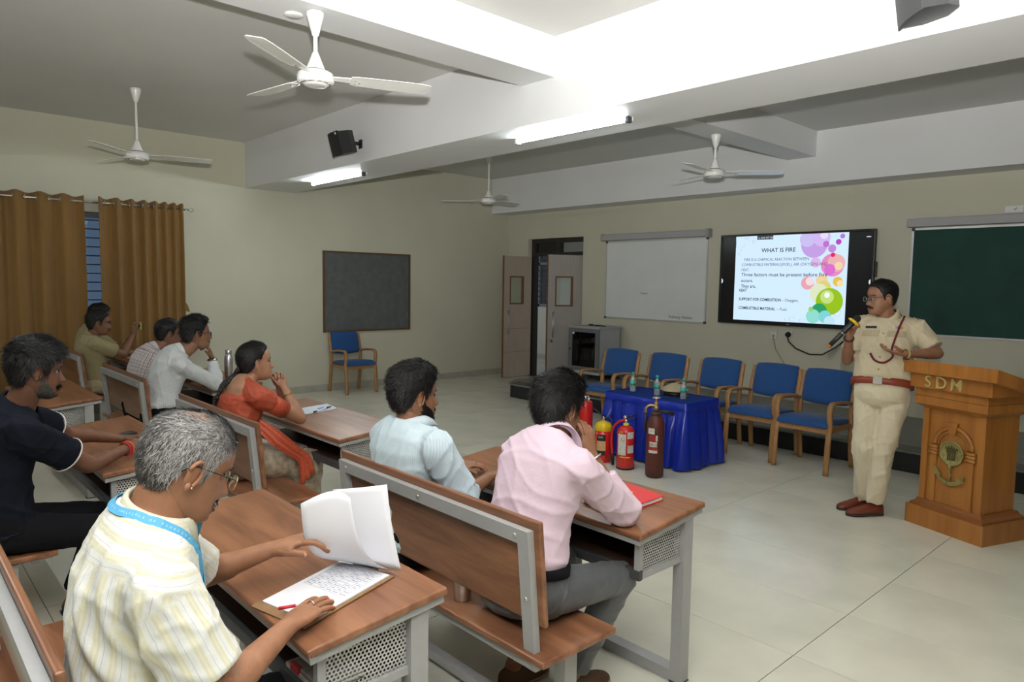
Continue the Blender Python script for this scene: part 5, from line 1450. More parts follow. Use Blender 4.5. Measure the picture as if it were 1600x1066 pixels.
    def trousers(s, mat, seed=5, g=0.014, hem=0.93, thigh=.086, knee=.066, ank=.056, amp=.004, secs=None, it=5):
        J = s.J; mb = MB()
        rr = []
        for t, w, dd, off in (secs or [(-.16, .10, .085, .0), (-.10, .155, .115, .0), (-.02, .172, .125, .0), (.10, .168, .122, .0), (.16, .164, .120, .004)]):
            p, r, f, d = s.spine(t); rr.append(mb.ring(p + f * off, r, f, 24, w + g, dd + g, .88))
        mb.loft(rr)
        for k in ('R', 'L'):
            Hp, K, A = V(J['H' + k]), V(J['K' + k]), V(J['A' + k])
            mb.caps(Hp, K, thigh + g * .3, knee, 18)
            e = lerp(K, A, hem); d = nrm(A - K); a, b = mb.frame(d)
            mb.caps(K, lerp(K, A, .4), knee, (knee + ank) / 2, 18)
            mb.loft([mb.ring(lerp(K, A, .2), a, b, 18, knee * .97, knee * .97), mb.ring(lerp(K, A, hem * .8), a, b, 18, ank, ank), mb.ring(e, a, b, 18, ank * 1.02, ank * 1.02)])
        me = remesh(mb, s.vox, it); P = co_of(me); Nn = no_of(me); w = np.ones(len(P)) * .6
        for key in ('KR', 'KL', 'HR', 'HL', 'AR', 'AL'): w += 1.1 * np.exp(-(np.linalg.norm(P - np.array(J[key]), axis=1) / 0.10) ** 2)
        set_co(me, P + Nn * (amp * w * folds(P, seed, 28))[:, None])
        s.tbvh = BVHTree.FromPolygons([tuple(p.co) for p in me.vertices], [tuple(p.vertices) for p in me.polygons])
        return s.putme('trousers', me, mat)
    def shoes(s, mat, solem, sc=1.0):
        for k in ('R', 'L'):
            A = V(s.J['A' + k]); fd = nrm(s.J.get('F' + k, (0, 1, 0))); mb, so = MB(), MB()
            shoe(mb, so, V((A.x, A.y, 0.002)) - fd * 0.035, fd, sc)
            o = s.put('shoe', mb, mat); s.put('sole', so, solem, o)
    def patch(s, name, c, right, up, w, h_, th, mat, bvh=None, nx=6, nz=5, off=0.0, parent=None, away=None, taper=None):
        """small slab that follows the cloth surface"""
        bvh = bvh or s.bvh; c = V(c); rt = nrm(right); upv = nrm(up); nn = nrm(away) if away is not None else rt.cross(upv) * -1
        g = []; 
        for j in range(nz + 1):
            row = []
            for i in range(nx + 1):
                wj = w * (1 if taper is None else lerp(1, taper, j / nz))
                q = c + rt * (wj * (i / nx - .5)) + upv * (h_ * (j / nz - .5)) + nn * 0.15
                hit = bvh.ray_cast(q, -nn, 0.4)
                p = hit[0] if hit[0] is not None else q - nn * 0.15
                row.append(p)
            g.append(row)
        vs_ = []; fs = []
        for lay in (th + off, -0.002):
            for row in g:
                for p in row: vs_.append(p + nn * lay)
        W_ = nx + 1; n1 = W_ * (nz + 1)
        for j in range(nz):
            for i in range(nx):
                a = j * W_ + i; fs.append((a, a + 1, a + W_ + 1, a + W_)); fs.append((n1 + a + W_, n1 + a + W_ + 1, n1 + a + 1, n1 + a))
        edge = [i for i in range(W_)] + [j * W_ + nx for j in range(1, nz + 1)] + [nz * W_ + i for i in range(nx - 1, -1, -1)] + [j * W_ for j in range(nz - 1, 0, -1)]
        for i in range(len(edge)):
            a, b = edge[i], edge[(i + 1) % len(edge)]; fs.append((a, b, n1 + b, n1 + a))
        m = MB(); m.add(vs_, fs, False); return s.put(name, m, mat, parent)
    def belt(s, mat, t=0.15, g=0.018, hgt=.035, secs=(.164, .120), bmat=None):
        p, r, f, d = s.spine(t); m = MB(); w, dd = secs
        n = 40; R1 = m.ring(p - d * hgt / 2, r, f, n, w + g, dd + g, .88); R2 = m.ring(p + d * hgt / 2, r, f, n, w + g, dd + g, .88)
        R0 = m.ring(p - d * hgt / 2, r, f, n, w - .01, dd - .01, .88); R3 = m.ring(p + d * hgt / 2, r, f, n, w - .01, dd - .01, .88)
        m.loft([R0, R1, R2, R3], False); o = s.put('belt', m, mat)
        if bmat:
            b = MB(); Rm = Matrix((r, f, d)).transposed(); b.box(p + f * (dd + g + .004), (.06, .01, hgt + .012), Rm, .003); s.put('buckle', b, bmat, o)
        return o
    def glasses(s, h, rim_mat, temple_mat, full=True, rw=.0235, rh=.0165, th=.0013):
        g = MB(); t = MB()
        for sx in (-1, 1):
            pts = []
            for i in range(25):
                a = 2 * PI * i / 24; ca, sa = math.cos(a), math.sin(a)
                ca = math.copysign(abs(ca) ** .7, ca); sa = math.copysign(abs(sa) ** .7, sa)
                pts.append(h.p(sx * .034 + rw * ca, .0985 - .10 * (abs(sx * .034 + rw * ca) - .03), -.006 + rh * sa))
            g.tube(pts, th * h.sc, 6)
            L_ = MB(); L_.add([tuple(p) for p in pts[:-1]], [tuple(range(24))]); s.put('lens', L_, LENS)
            g.tube([h.p(sx * .0575, .0955, .002), h.p(sx * .066, .088, .004)], th * 1.2 * h.sc, 6)
            t.tube([h.p(sx * .066, .088, .004), h.p(sx * .0755, .055, .007), h.p(sx * .079, .02, .010), h.p(sx * .081, -.004, .012), h.p(sx * .082, -.022, .006), h.p(sx * .081, -.034, -.006)], th * 1.1 * h.sc, 6)
        g.tube([h.p(-.0115, .0985, -.003), h.p(0, .102, .0), h.p(.0115, .0985, -.003)], th * h.sc, 6)
        o = s.put('glasses_rim', g, rim_mat); s.put('glasses_temple', t, temple_mat, o)

def cloth(name, col, rough=0.85, pattern=None, bump=0.05):
    """pattern: list of (axis 'u'/'v', period, lo, hi, colour)"""
    m, nt, b = nodes_of(name)
    b.inputs['Roughness'].default_value = rough; b.inputs['Specular IOR Level'].default_value = 0.25
    b.inputs['Sheen Weight'].default_value = 0.08
    at = nt.nodes.new('ShaderNodeAttribute'); at.attribute_name = 'pc'
    sp = nt.nodes.new('ShaderNodeSeparateXYZ'); nt.links.new(at.outputs['Vector'], sp.inputs[0])
    cur = None
    for ax, per, lo, hi, c in (pattern or []):
        d = nt.nodes.new('ShaderNodeMath'); d.operation = 'DIVIDE'; d.inputs[1].default_value = per
        nt.links.new(sp.outputs['X' if ax == 'u' else 'Y'], d.inputs[0])
        f = nt.nodes.new('ShaderNodeMath'); f.operation = 'FRACT'; nt.links.new(d.outputs[0], f.inputs[0])
        rp = nt.nodes.new('ShaderNodeValToRGB'); el = rp.color_ramp.elements
        sft = min(0.05, (hi - lo) * 0.35)
        el[0].position = lo; el[0].color = (0, 0, 0, 1); el[1].position = min(1, lo + sft); el[1].color = (1, 1, 1, 1)
        e = el.new(max(0, hi - sft)); e.color = (1, 1, 1, 1); e = el.new(hi); e.color = (0, 0, 0, 1)
        nt.links.new(f.outputs[0], rp.inputs[0])
        mx = nt.nodes.new('ShaderNodeMix'); mx.data_type = 'RGBA'
        nt.links.new(rp.outputs[0], mx.inputs[0])
        if cur is None: mx.inputs[6].default_value = rgba(col)
        else: nt.links.new(cur, mx.inputs[6])
        mx.inputs[7].default_value = rgba(c); cur = mx.outputs[2]
    if cur is None: b.inputs['Base Color'].default_value = rgba(col)
    else: nt.links.new(cur, b.inputs['Base Color'])
    tc = nt.nodes.new('ShaderNodeTexCoord'); n2 = nt.nodes.new('ShaderNodeTexNoise'); n2.inputs['Scale'].default_value = 38; n2.inputs['Detail'].default_value = 3; n2.inputs['Distortion'].default_value = 0.8
    nt.links.new(tc.outputs['Object'], n2.inputs[0]); bp = nt.nodes.new('ShaderNodeBump'); bp.inputs['Strength'].default_value = bump * 3; bp.inputs['Distance'].default_value = 0.01
    nt.links.new(n2.outputs[0], bp.inputs['Height']); nt.links.new(bp.outputs[0], b.inputs['Normal'])
    return m
# ------------------------------------------------------------------ people
def seated(x, y, **k):
    J = dict(H=(x, y, .55), HR=(x + .085, y + .02, .53), HL=(x - .085, y + .02, .53), KR=(x + .12, y + .40, .475), KL=(x - .12, y + .40, .475), AR=(x + .11, y + .40, .085), AL=(x - .11, y + .40, .085))
    J.update(k); return J
BLKSHOE = pmat('black_leather', (0.012, 0.012, 0.013), 0.3)
BRSHOE = pmat('brown_suede', (0.10, 0.05, 0.025), 0.8)
SOLE = pmat('rubber_sole', (0.04, 0.035, 0.03), 0.8)
TAN = pmat('tan_sole', (0.35, 0.25, 0.15), 0.8)
BLKT = pmat('black_trouser_cloth', (0.008, 0.008, 0.010), 0.9, spec=0.15)
GREYT = pmat('grey_trouser_cloth', (0.085, 0.088, 0.095), 0.55, var=0.1, vscale=30, sheen=0.2)

# --- striped shirt, grey hair, in the foreground
SK4 = (0.33, 0.155, 0.085)
p4 = Person('grey haired man in yellow striped shirt with blue lanyard reading papers', (-1.70, 0.45, 0), SK4, 0.006)
J4 = seated(-1.70, .42, N=(-1.685, .465, 1.115), SR=(-1.515, .42, 1.005), SL=(-1.875, .50, 1.005), ER=(-1.455, .515, .765), WR=(-1.640, .755, .768), EL=(-2.06, .69, .785), WL=(-1.962, .860, .850))
p4.frame(J4, 0.035)
h4 = Head((-1.670, .533, 1.217), (.06, .90, -.42), sc=1.04)
p4.secs = [(-.10, .14, .11, .0), (-.02, .175, .13, .01), (.18, .175, .135, .02), (.4, .168, .13, .02), (.6, .172, .125, .01), (.76, .18, .118, 0), (.88, .172, .10, -.004), (.96, .13, .08, -.008), (1.02, .08, .066, -.008), (1.05, .055, .055, -.004)]
p4.body(h4, [dict(k='R', d=(-.42, .88, .06), n=(0, .0, -1), curls=[(.10, .14, .12), (.08, .14, .12), (.10, .16, .12), (.14, .2, .15)], thumb=(.55, .3), s=1.04, spread=.08), dict(k='L', d=(.45, .83, .25), n=(.149, .264, -.87), curls=[(.35, .4, .25), (.45, .5, .3), (.55, .6, .3), (.65, .6, .3)], thumb=(.35, .25), s=1.03)], neck_r=.062, nails=True)
p4.face(h4, 'grey', True, True, 0.85, lid=True, brow_grey=0.4, detail=2.5)
build_hair(Head(h4.c - p4.o, h4.f, sc=1.04), 'short', hairmat('grey'), p4.t, .006, .005, 15000, .018, .0006, 11, grey=0.55, flow='down', wave=.0006, thin_top=True, lift=.26)
YST = cloth('yellow_striped_cotton', (0.70, 0.70, 0.66), 0.85, [('u', .030, .05, .50, (0.64, 0.61, 0.44)), ('u', .030, .20, .36, (0.68, 0.66, 0.54)), ('u', .030, .70, .745, (0.46, 0.46, 0.52))])
mb = MB(); p4.torso(mb, .012, [(.02, .185, .14, .01)] + p4.secs[2:-1]); p4.sleeve(mb, 'R', .80, .076, .080); p4.sleeve(mb, 'L', .80, .076, .078)
def p4_folds(P, Nn):
    S = np.array(J4['SR']); q = P - S; d = np.linalg.norm(q * np.array([1, 1, .75]), axis=1)
    back = np.clip((0.02 - q[:, 1]) / .05, 0, 1) * np.clip((.10 - q[:, 2]) / .08, 0, 1)
    w = np.exp(-((d - .155) / .014) ** 2) * .013 - np.exp(-((d - .182) / .012) ** 2) * .006 + np.exp(-((d - .215) / .016) ** 2) * .010 + np.exp(-((d - .105) / .010) ** 2) * .007
    return P + Nn * (w * back)[:, None]
p4.garment('shirt', mb, YST, 31, .0055, 22, 0.007, 4, yoke=.545, detail_fn=p4_folds)
p4.collar(h4, cloth('yellow_collar', (0.67, 0.645, 0.50)), .071, .042, .056)
p4.trousers(BLKT); p4.shoes(BLKSHOE, SOLE)
p4.glasses(h4, FRAMEG, FRAMEK)
p4.put('ear_stud', MB().ell(h4.p(.087, -.002, -.033), (.0028,) * 3, 8, 6), CHROME)
# lanyard: ribbon round the collar and down the chest
up4 = nrm(h4.p(0, -.03, -.08) - p4.N); f4 = up4.cross(p4.rs).normalized(); r4 = f4.cross(up4).normalized(); c4 = p4.N + up4 * .018
colo = [o for o in p4.t.children if o.name.startswith('collar')][0]
cbvh = BVHTree.FromPolygons([tuple(v.co + p4.o) for v in colo.data.vertices], [tuple(q.vertices) for q in colo.data.polygons])
pts = []
for i in range(41):
    a = -2.75 + 5.5 * i / 40
    dr = (-f4 * math.cos(a) + r4 * math.sin(a)).normalized(); fr = (1 - math.cos(a)) / 2
    q = c4 + dr * (.089 + .020 * fr) + f4 * (.030 * fr)
    best = None
    for bv in (cbvh, p4.bvh):
        hit = bv.ray_cast(q + up4 * .12, -up4, .45)
        if hit[0] is not None and (best is None or (hit[0] - q).dot(up4) > (best - q).dot(up4)): best = hit[0]
    best = best if best is not None else q
    pts.append((best + (dr * .5 + up4 * .8) * .004, (dr * .75 + up4 * .66).normalized()))
end_r, end_l = [], []
for lst, p_, sg in ((end_r, pts[-1][0], 1), (end_l, pts[0][0], -1)):
    for k_ in range(1, 5):
        q = p_ + V((-.006 * k_ * sg, .02 * k_, -.05 * k_)); hit = p4.bvh.ray_cast(q + V((0, .3, 0)), V((0, -1, 0)), .6)
        lst.append(((hit[0] + V((0, .006, 0))) if hit[0] is not None else q, V((0, .9, .3))))
end_l.reverse()
allp = end_l + pts + end_r
m = MB(); rr = []
for i, (p, dr) in enumerate(allp):
    q0 = allp[max(0, i - 1)][0]; q1 = allp[min(len(allp) - 1, i + 1)][0]; tg = nrm(q1 - q0); sd = tg.cross(dr).normalized(); ou = sd.cross(tg)
    rr.append([p + sd * .0095 + ou * .0008, p - sd * .0095 + ou * .0008, p - sd * .0095 - ou * .0008, p + sd * .0095 - ou * .0008])
m.loft(rr, True, True, False)
lan = p4.put('lanyard', m, pmat('lanyard_blue', (0.10, 0.40, 0.66), 0.6))
LTX = pmat('lanyard_print', (0.65, 0.80, 0.88), 0.6)
txt = 'S.D.M. INSTITUTE OF AYURVEDA'
for k_, ch_ in enumerate(txt):
    if ch_ == ' ': continue
    i = 20.5 + k_ * 0.52; i0 = int(i); p, dr = pts[i0]; p1, _d = pts[min(40, i0 + 1)]
    p = lerp(p, p1, i - i0); tg = nrm(p1 - pts[i0][0]); sd = tg.cross(dr).normalized(); ou = (tg.cross(sd)); ou = ou if ou.dot(dr) > 0 else -ou
    M_ = axes(p - p4.o + ou * .0016 + sd * .003, -tg, -sd) if ou.dot((-tg).cross(-sd)) > 0 else axes(p - p4.o + ou * .0016 - sd * .003, -tg, sd)
    text_mesh('lanyard_text', ch_, .0072, LTX, lan, M_, .0001, 'CENTER')
# ring
rg = V(J4['WR']) + nrm((-.42, .88, .06)) * .108 + V((-.01, -.004, .002))
p4.put('ring', MB().tube(arc(rg, nrm((-.88, -.42, 0)), (0, 0, 1), .0098, 0, 2 * PI, 14), .0018, 6), CHROME)

# --- pink shirt
SK2 = (0.27, 0.125, 0.07)
p2 = Person('man in pink shirt and grey trousers resting his cheek on his hand', (-1.85, 1.75, 0), SK2, 0.0075)
J2 = seated(-1.80, 1.73, N=(-1.825, 1.915, 1.065), SR=(-1.655, 1.865, .985), SL=(-2.005, 1.895, .975), ER=(-1.645, 2.115, .775), WR=(-1.755, 2.055, .985), EL=(-2.03, 2.17, .775), WL=(-1.915, 2.105, .975), KR=(-1.665, 2.13, .505), KL=(-1.93, 2.12, .48), AR=(-1.80, 2.02, .09), AL=(-2.0, 1.88, .09), FR=(.1, 1, 0))
p2.frame(J2, 0.04)
h2 = Head((-1.855, 1.975, 1.168), (.10, .98, -.14), sc=1.0)
p2.body(h2, [dict(k='R', d=(-.28, .0, .96), n=(-.95, -.1, -.2), curls=[(.3, .6, .5), (.35, .7, .5), (.4, .8, .5), (.45, .8, .5)], thumb=(.5, .4), s=1.05), dict(k='L', d=(.55, -.05, .8), n=(.7, -.2, -.6), curl=(.5, .7, .5))])
p2.face(h2, 'black')
hl2 = Head(h2.c - p2.o, h2.f, sc=1.0)
build_hair(hl2, 'short', hairmat('black'), p2.t, .012, .020, 9000, .034, .0010, 21, flow='down', wave=.0055, lift=.42)
PINK = cloth('pink_cotton', (0.70, 0.54, 0.63), 0.8)
mb = MB(); p2.torso(mb, .014, [(.13, .155, .115, .0)] + p2.secs[2:-1]); p2.sleeve(mb, 'R', 1, .072, .062, True, .047, .62); p2.sleeve(mb, 'L', 1, .070, .060, True, .046, .7)
p2.garment('shirt', mb, PINK, 12, .008, 19, None, 3)
p2.collar(h2, PINK, .066, .036, .046)
p2.trousers(GREYT, 6, amp=.006); p2.belt(BLKT, .13, .026)
p2.shoes(BRSHOE, TAN)
wd = nrm(V(J2['WR']) - V(J2['ER'])); a_, b_ = MB.frame(wd)
p2.put('bracelet', MB().tube(arc(V(J2['WR']) - wd * .012, a_, b_, .032, 0, 2 * PI, 18), .0042, 6), CHROME)

# --- pale blue shirt
SK3 = (0.26, 0.12, 0.065)
p3 = Person('bearded man in pale blue shirt sitting beside the pink shirt man', (-2.47, 1.72, 0), SK3, 0.0075)
J3 = seated(-2.47, 1.71, N=(-2.475, 1.705, 1.045), SR=(-2.275, 1.695, .965), SL=(-2.675, 1.705, .95), ER=(-2.235, 1.80, .76), WR=(-2.33, 2.02, .775), EL=(-2.72, 1.85, .75), WL=(-2.60, 2.06, .775))
p3.frame(J3, 0.03)
h3 = Head((-2.475, 1.725, 1.163), (.20, .97, -.05), sc=1.03)
p3.body(h3, [dict(k='R', d=(-.5, .85, .0), n=(0, .05, -1)), dict(k='L', d=(.5, .85, 0), n=(0, .05, -1))])
p3.face(h3, 'black')
hl3 = Head(h3.c - p3.o, h3.f, sc=1.03)
build_hair(hl3, 'short', hairmat('black'), p3.t, .013, .026, 6000, .022, .0010, 22, flow='back', wave=.006, lift=.45)
face_shell(hl3, 'beard', beard, .004, hairmat('black'), p3.t, 5, 900, .009, .0007)
PBLUE = cloth('pale_blue_cotton', (0.58, 0.68, 0.73), 0.85, [('u', .007, .0, .4, (0.48, 0.60, 0.67))])
mb = MB(); p3.torso(mb, .014, [(.0, .182, .13, .0), (.08, .18, .13, .0)] + p3.secs[2:-1]); p3.sleeve(mb, 'R', 1, .070, .064, True, .056, .28); p3.sleeve(mb, 'L', 1, .070, .062, True, .05, .4)
p3.garment('shirt', mb, PBLUE, 14, .0075, 20, None, 3)
p3.collar(h3, PBLUE, .068, .036, .048)
p3.trousers(BLKT, 7); p3.shoes(BLKSHOE, SOLE)

# --- woman
SK5 = (0.36, 0.185, 0.11)
p5 = Person('woman in red silk blouse and cream sari resting chin on clasped hands', (-4.24, 1.68, 0), SK5, 0.0075)
J5 = seated(-4.24, 1.65, N=(-4.265, 1.70, 1.035), SR=(-4.10, 1.70, .955), SL=(-4.42, 1.71, .95), ER=(-4.165, 2.015, .768), WR=(-4.255, 1.955, .96), EL=(-4.43, 2.04, .768), WL=(-4.335, 1.96, .96), AR=(-4.10, 1.98, .085), AL=(-4.36, 1.98, .085))
p5.frame(J5, 0.03)
h5 = Head((-4.295, 1.79, 1.132), (.18, .97, .06), sc=1.0, width=.96)
p5.secs = [(-.10, .14, .11, .0), (-.02, .18, .125, .0), (.18, .165, .12, .0), (.4, .138, .105, .005), (.6, .145, .115, .015), (.76, .15, .11, .01), (.88, .15, .088, -.004), (.96, .115, .066, -.008), (1.02, .06, .052, -.006), (1.05, .045, .045, -.004)]
p5.body(h5, [dict(k='R', d=(-.3, -.15, .95), n=(-.9, -.3, -.2), curls=[(.9, .8, .4)] * 4, thumb=(.4, .5), s=.92), dict(k='L', d=(.3, -.15, .95), n=(.9, -.3, -.2), curls=[(.9, .8, .4)] * 4, thumb=(.4, .5), s=.92)], neck_r=.047)
p5.face(h5, 'black', must=False)
hl5 = Head(h5.c - p5.o, h5.f, sc=1.0, width=.96)
build_hair(hl5, 'woman', hairmat('black'), p5.t, .014, .014, 4200, .03, .001, 23, flow='back', wave=.0015, lift=.08)
br = MB(); path = rail_path([h5.p(0, -.10, -.03), h5.p(-.01, -.125, -.07), (-4.30, 1.585, 1.0), (-4.31, 1.545, .90), (-4.31, 1.535, .80), (-4.31, 1.545, .72)], 5)
for i, p in enumerate(path):
    f = i / len(path); d_ = nrm(path[min(i + 1, len(path) - 1)] - path[max(i - 1, 0)]); a_, b_ = MB.frame(d_)
    rr_ = .026 * (1 - .45 * f)
    for sg in (-1, 1): br.ell(p + a_ * (sg * rr_ * .55) + d_ * (sg * .006), (rr_ * .62, rr_ * .62, rr_ * 1.05), 10, 7, Matrix((a_, b_, d_)).transposed() @ Matrix.Rotation(sg * .5, 3, 'Y'))
bo = p5.put('braid', br, pmat('braid_hair', (0.012, 0.010, 0.010), 0.4, bump=0.6, bscale=200))
REDB = pmat('red_silk', (0.40, 0.075, 0.038), 0.55, spec=0.3, var=0.15, vscale=30)
REDZ = pmat('red_gold_border', (0.46, 0.045, 0.030), 0.5, var=0.35, vscale=110, col2=(0.55, 0.13, 0.045))
SARI = pmat('cream_print_silk', (0.44, 0.36, 0.25), 0.5, var=0.5, vscale=26, col2=(0.20, 0.15, 0.10), sheen=0.3)
mb = MB(); p5.torso(mb, .010, [(.44, .14, .108, .005), (.5, .143, .112, .01), (.6, .147, .117, .015), (.70, .15, .115, .012), (.76, .152, .112, .01), (.80, .15, .10, .02)])
for k in ('R', 'L'):
    S, E = V(J5['S' + k]), V(J5['E' + k]); d_ = nrm(E - S); a_, b_ = mb.frame(d_)
    mb.loft([mb.ring(S - d_ * .05 + V((0, 0, .01)), a_, b_, 18, .03, .03), mb.ring(S - d_ * .02, a_, b_, 18, .062, .062), mb.ring(S + d_ * .03, a_, b_, 18, .075, .075), mb.ring(S + d_ * .10, a_, b_, 18, .07, .07), mb.ring(S + d_ * .13, a_, b_, 18, .056, .056)])
p5.garment('blouse', mb, REDB, 17, .004, 34, .0065, 3)
for k in ('R', 'L'):
    S, E = V(J5['S' + k]), V(J5['E' + k]); d_ = nrm(E - S); a_, b_ = MB.frame(d_); m = MB()
    m.loft([m.ring(S + d_ * .11, a_, b_, 18, .055, .055), m.ring(S + d_ * .13, a_, b_, 18, .06, .06), m.ring(S + d_ * .235, a_, b_, 18, .056, .056), m.ring(S + d_ * .235, a_, b_, 18, .045, .045)]); p5.put('sleeve_border', m, REDZ)
mb = MB(); rr = []
for t, w, dd, off in ((-.16, .10, .085, 0), (-.10, .165, .125, .0), (-.02, .19, .135, .0), (.12, .18, .13, .0), (.3, .152, .117, .004), (.46, .144, .112, .005)):
    p, r, f, d = p5.spine(t); rr.append(mb.ring(p + f * off, r, f, 24, w + .01, dd + .01, .88))
mb.loft(rr)
for k in ('R', 'L'):
    mb.caps(J5['H' + k], J5['K' + k], .10, .088, 18); mb.caps(J5['K' + k], V(J5['A' + k]) + V((0, 0, -.03)), .095, .11, 18)
kc = (V(J5['KR']) + V(J5['KL'])) / 2
mb.caps(V(J5['H']) + V((0, .05, 0)), kc, .10, .09); mb.caps(kc, kc + V((0, 0, -.36)), .10, .10)
p5.garment('sari', mb, SARI, 18, .008, 22, .009, 4)
pal = []
for i in range(17):
    f = i / 16
    c = rail_path([(-4.10, 1.70, .79), (-4.045, 1.79, .69), (-4.03, 1.88, .625), (-4.015, 1.95, .55), (-4.00, 1.975, .42)], 4)[i]
    w_ = .032 + .022 * f + .01 * math.sin(f * 7); row = []
    for q in range(9):
        u = q / 8 - .5; row.append(c + V((.016 * math.cos(q * PI * .7 + f * 3), w_ * 2 * u * .75, w_ * 2 * u * .62 + .01 * math.sin(f * 9))) + V((.03, 0, .0)))
    pal.append(row + [p - V((.008, 0, .004)) for p in reversed(row)])
m = MB(); m.loft(pal); p5.put('sari_end', m, REDZ)
bd = MB(); rr = []
for i in range(9):
    p, r, f, d = p5.spine(.40 - .055 * i)
    rr.append([p + r * (.155 + .02 * (i > 3)) * math.cos(a) + f * (.125 + .02 * (i > 3)) * math.sin(a) for a in (.0, .2, .4, .6, .8)] + [p + r * .1 * math.cos(a) + f * .08 * math.sin(a) for a in (.8, .4, .0)])
bd.loft(rr); p5.put('sari_border', bd, REDZ)
wd = nrm(V(J5['WR']) - V(J5['ER'])); a_, b_ = MB.frame(wd)
for q in (.0, .008): p5.put('bangle', MB().tube(arc(V(J5['WR']) - wd * (.05 + q), a_, b_, .033, 0, 2 * PI, 20), .0022, 6), pmat('gold_bangle', (.7, .45, .12), .25, metal=1))
p5.put('ear_ring', MB().ell(h5.p(.083, -.004, -.038), (.004,) * 3, 8, 6), FRAMEG)
for k in ('R', 'L'):
    A = V(J5['A' + k]); m, so = MB(), MB(); shoe(m, so, V((A.x, A.y - .02, .002)), (0, 1, 0), .9); o = p5.put('sandal', m, BLKSHOE); p5.put('sole', so, SOLE, o)

# --- navy shirt man
SK6 = (0.17, 0.078, 0.045)
p6 = Person('man in navy shirt with white piping leaning on his desk at the left edge', (-3.70, .45, 0), SK6, 0.0075)
J6 = seated(-3.74, .40, N=(-3.70, .475, 1.085), SR=(-3.535, .465, .985), SL=(-3.87, .50, 1.0), ER=(-3.68, .735, .775), WR=(-3.83, .945, .80), EL=(-4.06, .715, .865), WL=(-4.09, .965, .795), KR=(-3.60, .82, .475), KL=(-3.86, .82, .475), AR=(-3.58, .62, .085), AL=(-3.9, .70, .085))
p6.frame(J6, 0.05)
h6 = Head((-3.655, .545, 1.238), (.0, .985, -.15), sc=1.03)
p6.body(h6, [dict(k='R', d=(-.35, .93, .05), n=(-.6, -.1, -.8), curls=[(.7, .7, .4)] * 4, thumb=(.5, .5)), dict(k='L', d=(.1, .98, 0), n=(.3, 0, -.95), curl=(.5, .6, .4))], feet=True)
p6.face(h6, 'black', brows=True)
hl6 = Head(h6.c - p6.o, h6.f, sc=1.03)
build_hair(hl6, 'low', hairmat('black'), p6.t, .012, .028, 5200, .03, .0011, 24, flow='front', wave=.006, lift=.35)
face_shell(hl6, 'beard', lambda x, y, z: beard(x, y, z + .012 + .003 * np.sin(x * 900 + y * 700)), .0012, hairmat('pepper'), p6.t, 6, 2600, .007, .0006, grey=.3)
face_shell(hl6, 'moustache', lambda x, y, z: mous(x * .85, y, z) + .001, .009, hairmat('black'), p6.t, 8, 500, .014, .0008)
NAVY = pmat('navy_knit', (0.008, 0.010, 0.017), 0.9, var=0.1, vscale=20, spec=0.15)
mb = MB(); p6.torso(mb, .016, [(.0, .19, .135, .0)] + p6.secs[1:-1]); p6.sleeve(mb, 'R', .66, .076, .074); p6.sleeve(mb, 'L', .66, .076, .074)
p6.garment('shirt', mb, NAVY, 19, .007, 20, None, 4)
p6.collar(h6, NAVY, .070, .03, .045)
PIPE = pmat('white_piping', (0.70, 0.70, 0.70), 0.7)
for k in ('R', 'L'):
    S, E = V(J6['S' + k]), V(J6['E' + k]); e_ = lerp(S, E, .645); d_ = nrm(E - S); a_, b_ = MB.frame(d_)
    p6.put('piping', MB().tube(arc(e_, a_, b_, .079, 0, 2 * PI, 26), .003, 6), PIPE)
up6 = nrm(h6.p(0, -.03, -.08) - p6.N)
p6.put('piping', MB().tube([p6.N + V((.03, -.085, -.005)), p6.N + V((.085, -.055, -.02)), p6.N + V((.125, .0, -.035))], .0035, 6), PIPE)
p6.trousers(BLKT, 8)
for k in ('R', 'L'):
    A = V(J6['A' + k]); m = MB(); so = MB()
    so.tube([(A.x, A.y - .06, .010), (A.x, A.y + .04, .010), (A.x, A.y + .17, .010)], [.034, .036, .042], 12, .22, (0, 0, 1)); o = p6.put('slipper', so, pmat('teal_slipper', (.03, .17, .18), .6))
    m.tube([(A.x - .045, A.y + .09, .02), (A.x - .02, A.y + .10, .066), (A.x + .02, A.y + .10, .066), (A.x + .045, A.y + .09, .02)], .02, 8, .3, (0, 1, 0)); p6.put('strap', m, pmat('teal_strap', (.03, .15, .16), .6), o)
wd = nrm(V(J6['WR']) - V(J6['ER'])); a_, b_ = MB.frame(wd)
for q, c in ((.02, (.45, .02, .03)), (.03, (.5, .03, .03)), (.008, (.55, .16, .05))):
    p6.put('wrist_thread', MB().tube(arc(V(J6['WR']) - wd * q, a_, b_, .034, 0, 2 * PI, 18), .0035, 6), pmat('thread', c, .8))

# --- grey shirt man with hand on chin
p7 = Person('man in light grey check shirt and glasses, chin on hand, beside the flask', (-5.97, 1.74, 0), (0.25, 0.12, 0.07), 0.009)
J7 = seated(-5.98, 1.70, N=(-5.955, 1.86, 1.06), SR=(-5.80, 1.80, .975), SL=(-6.13, 1.85, .975), ER=(-5.90, 2.12, .775), WR=(-5.985, 2.12, .985), EL=(-6.22, 2.15, .775), WL=(-6.02, 2.20, .785))
p7.frame(J7, 0.05)
h7 = Head((-5.935, 1.985, 1.20), (.16, .98, .02), sc=1.05)
p7.body(h7, [dict(k='R', d=(-.05, -.25, .95), n=(-.35, -.93, -.1), curls=[(.8, .9, .5)] * 4), dict(k='L', d=(.95, .1, 0), n=(0, 0, -1))])
p7.face(h7, 'black')
build_hair(Head(h7.c - p7.o, h7.f, sc=1.05), 'short', hairmat('black'), p7.t, .012, .032, 2600, .03, .0016, 25, flow='back', wave=.005, lift=.4)
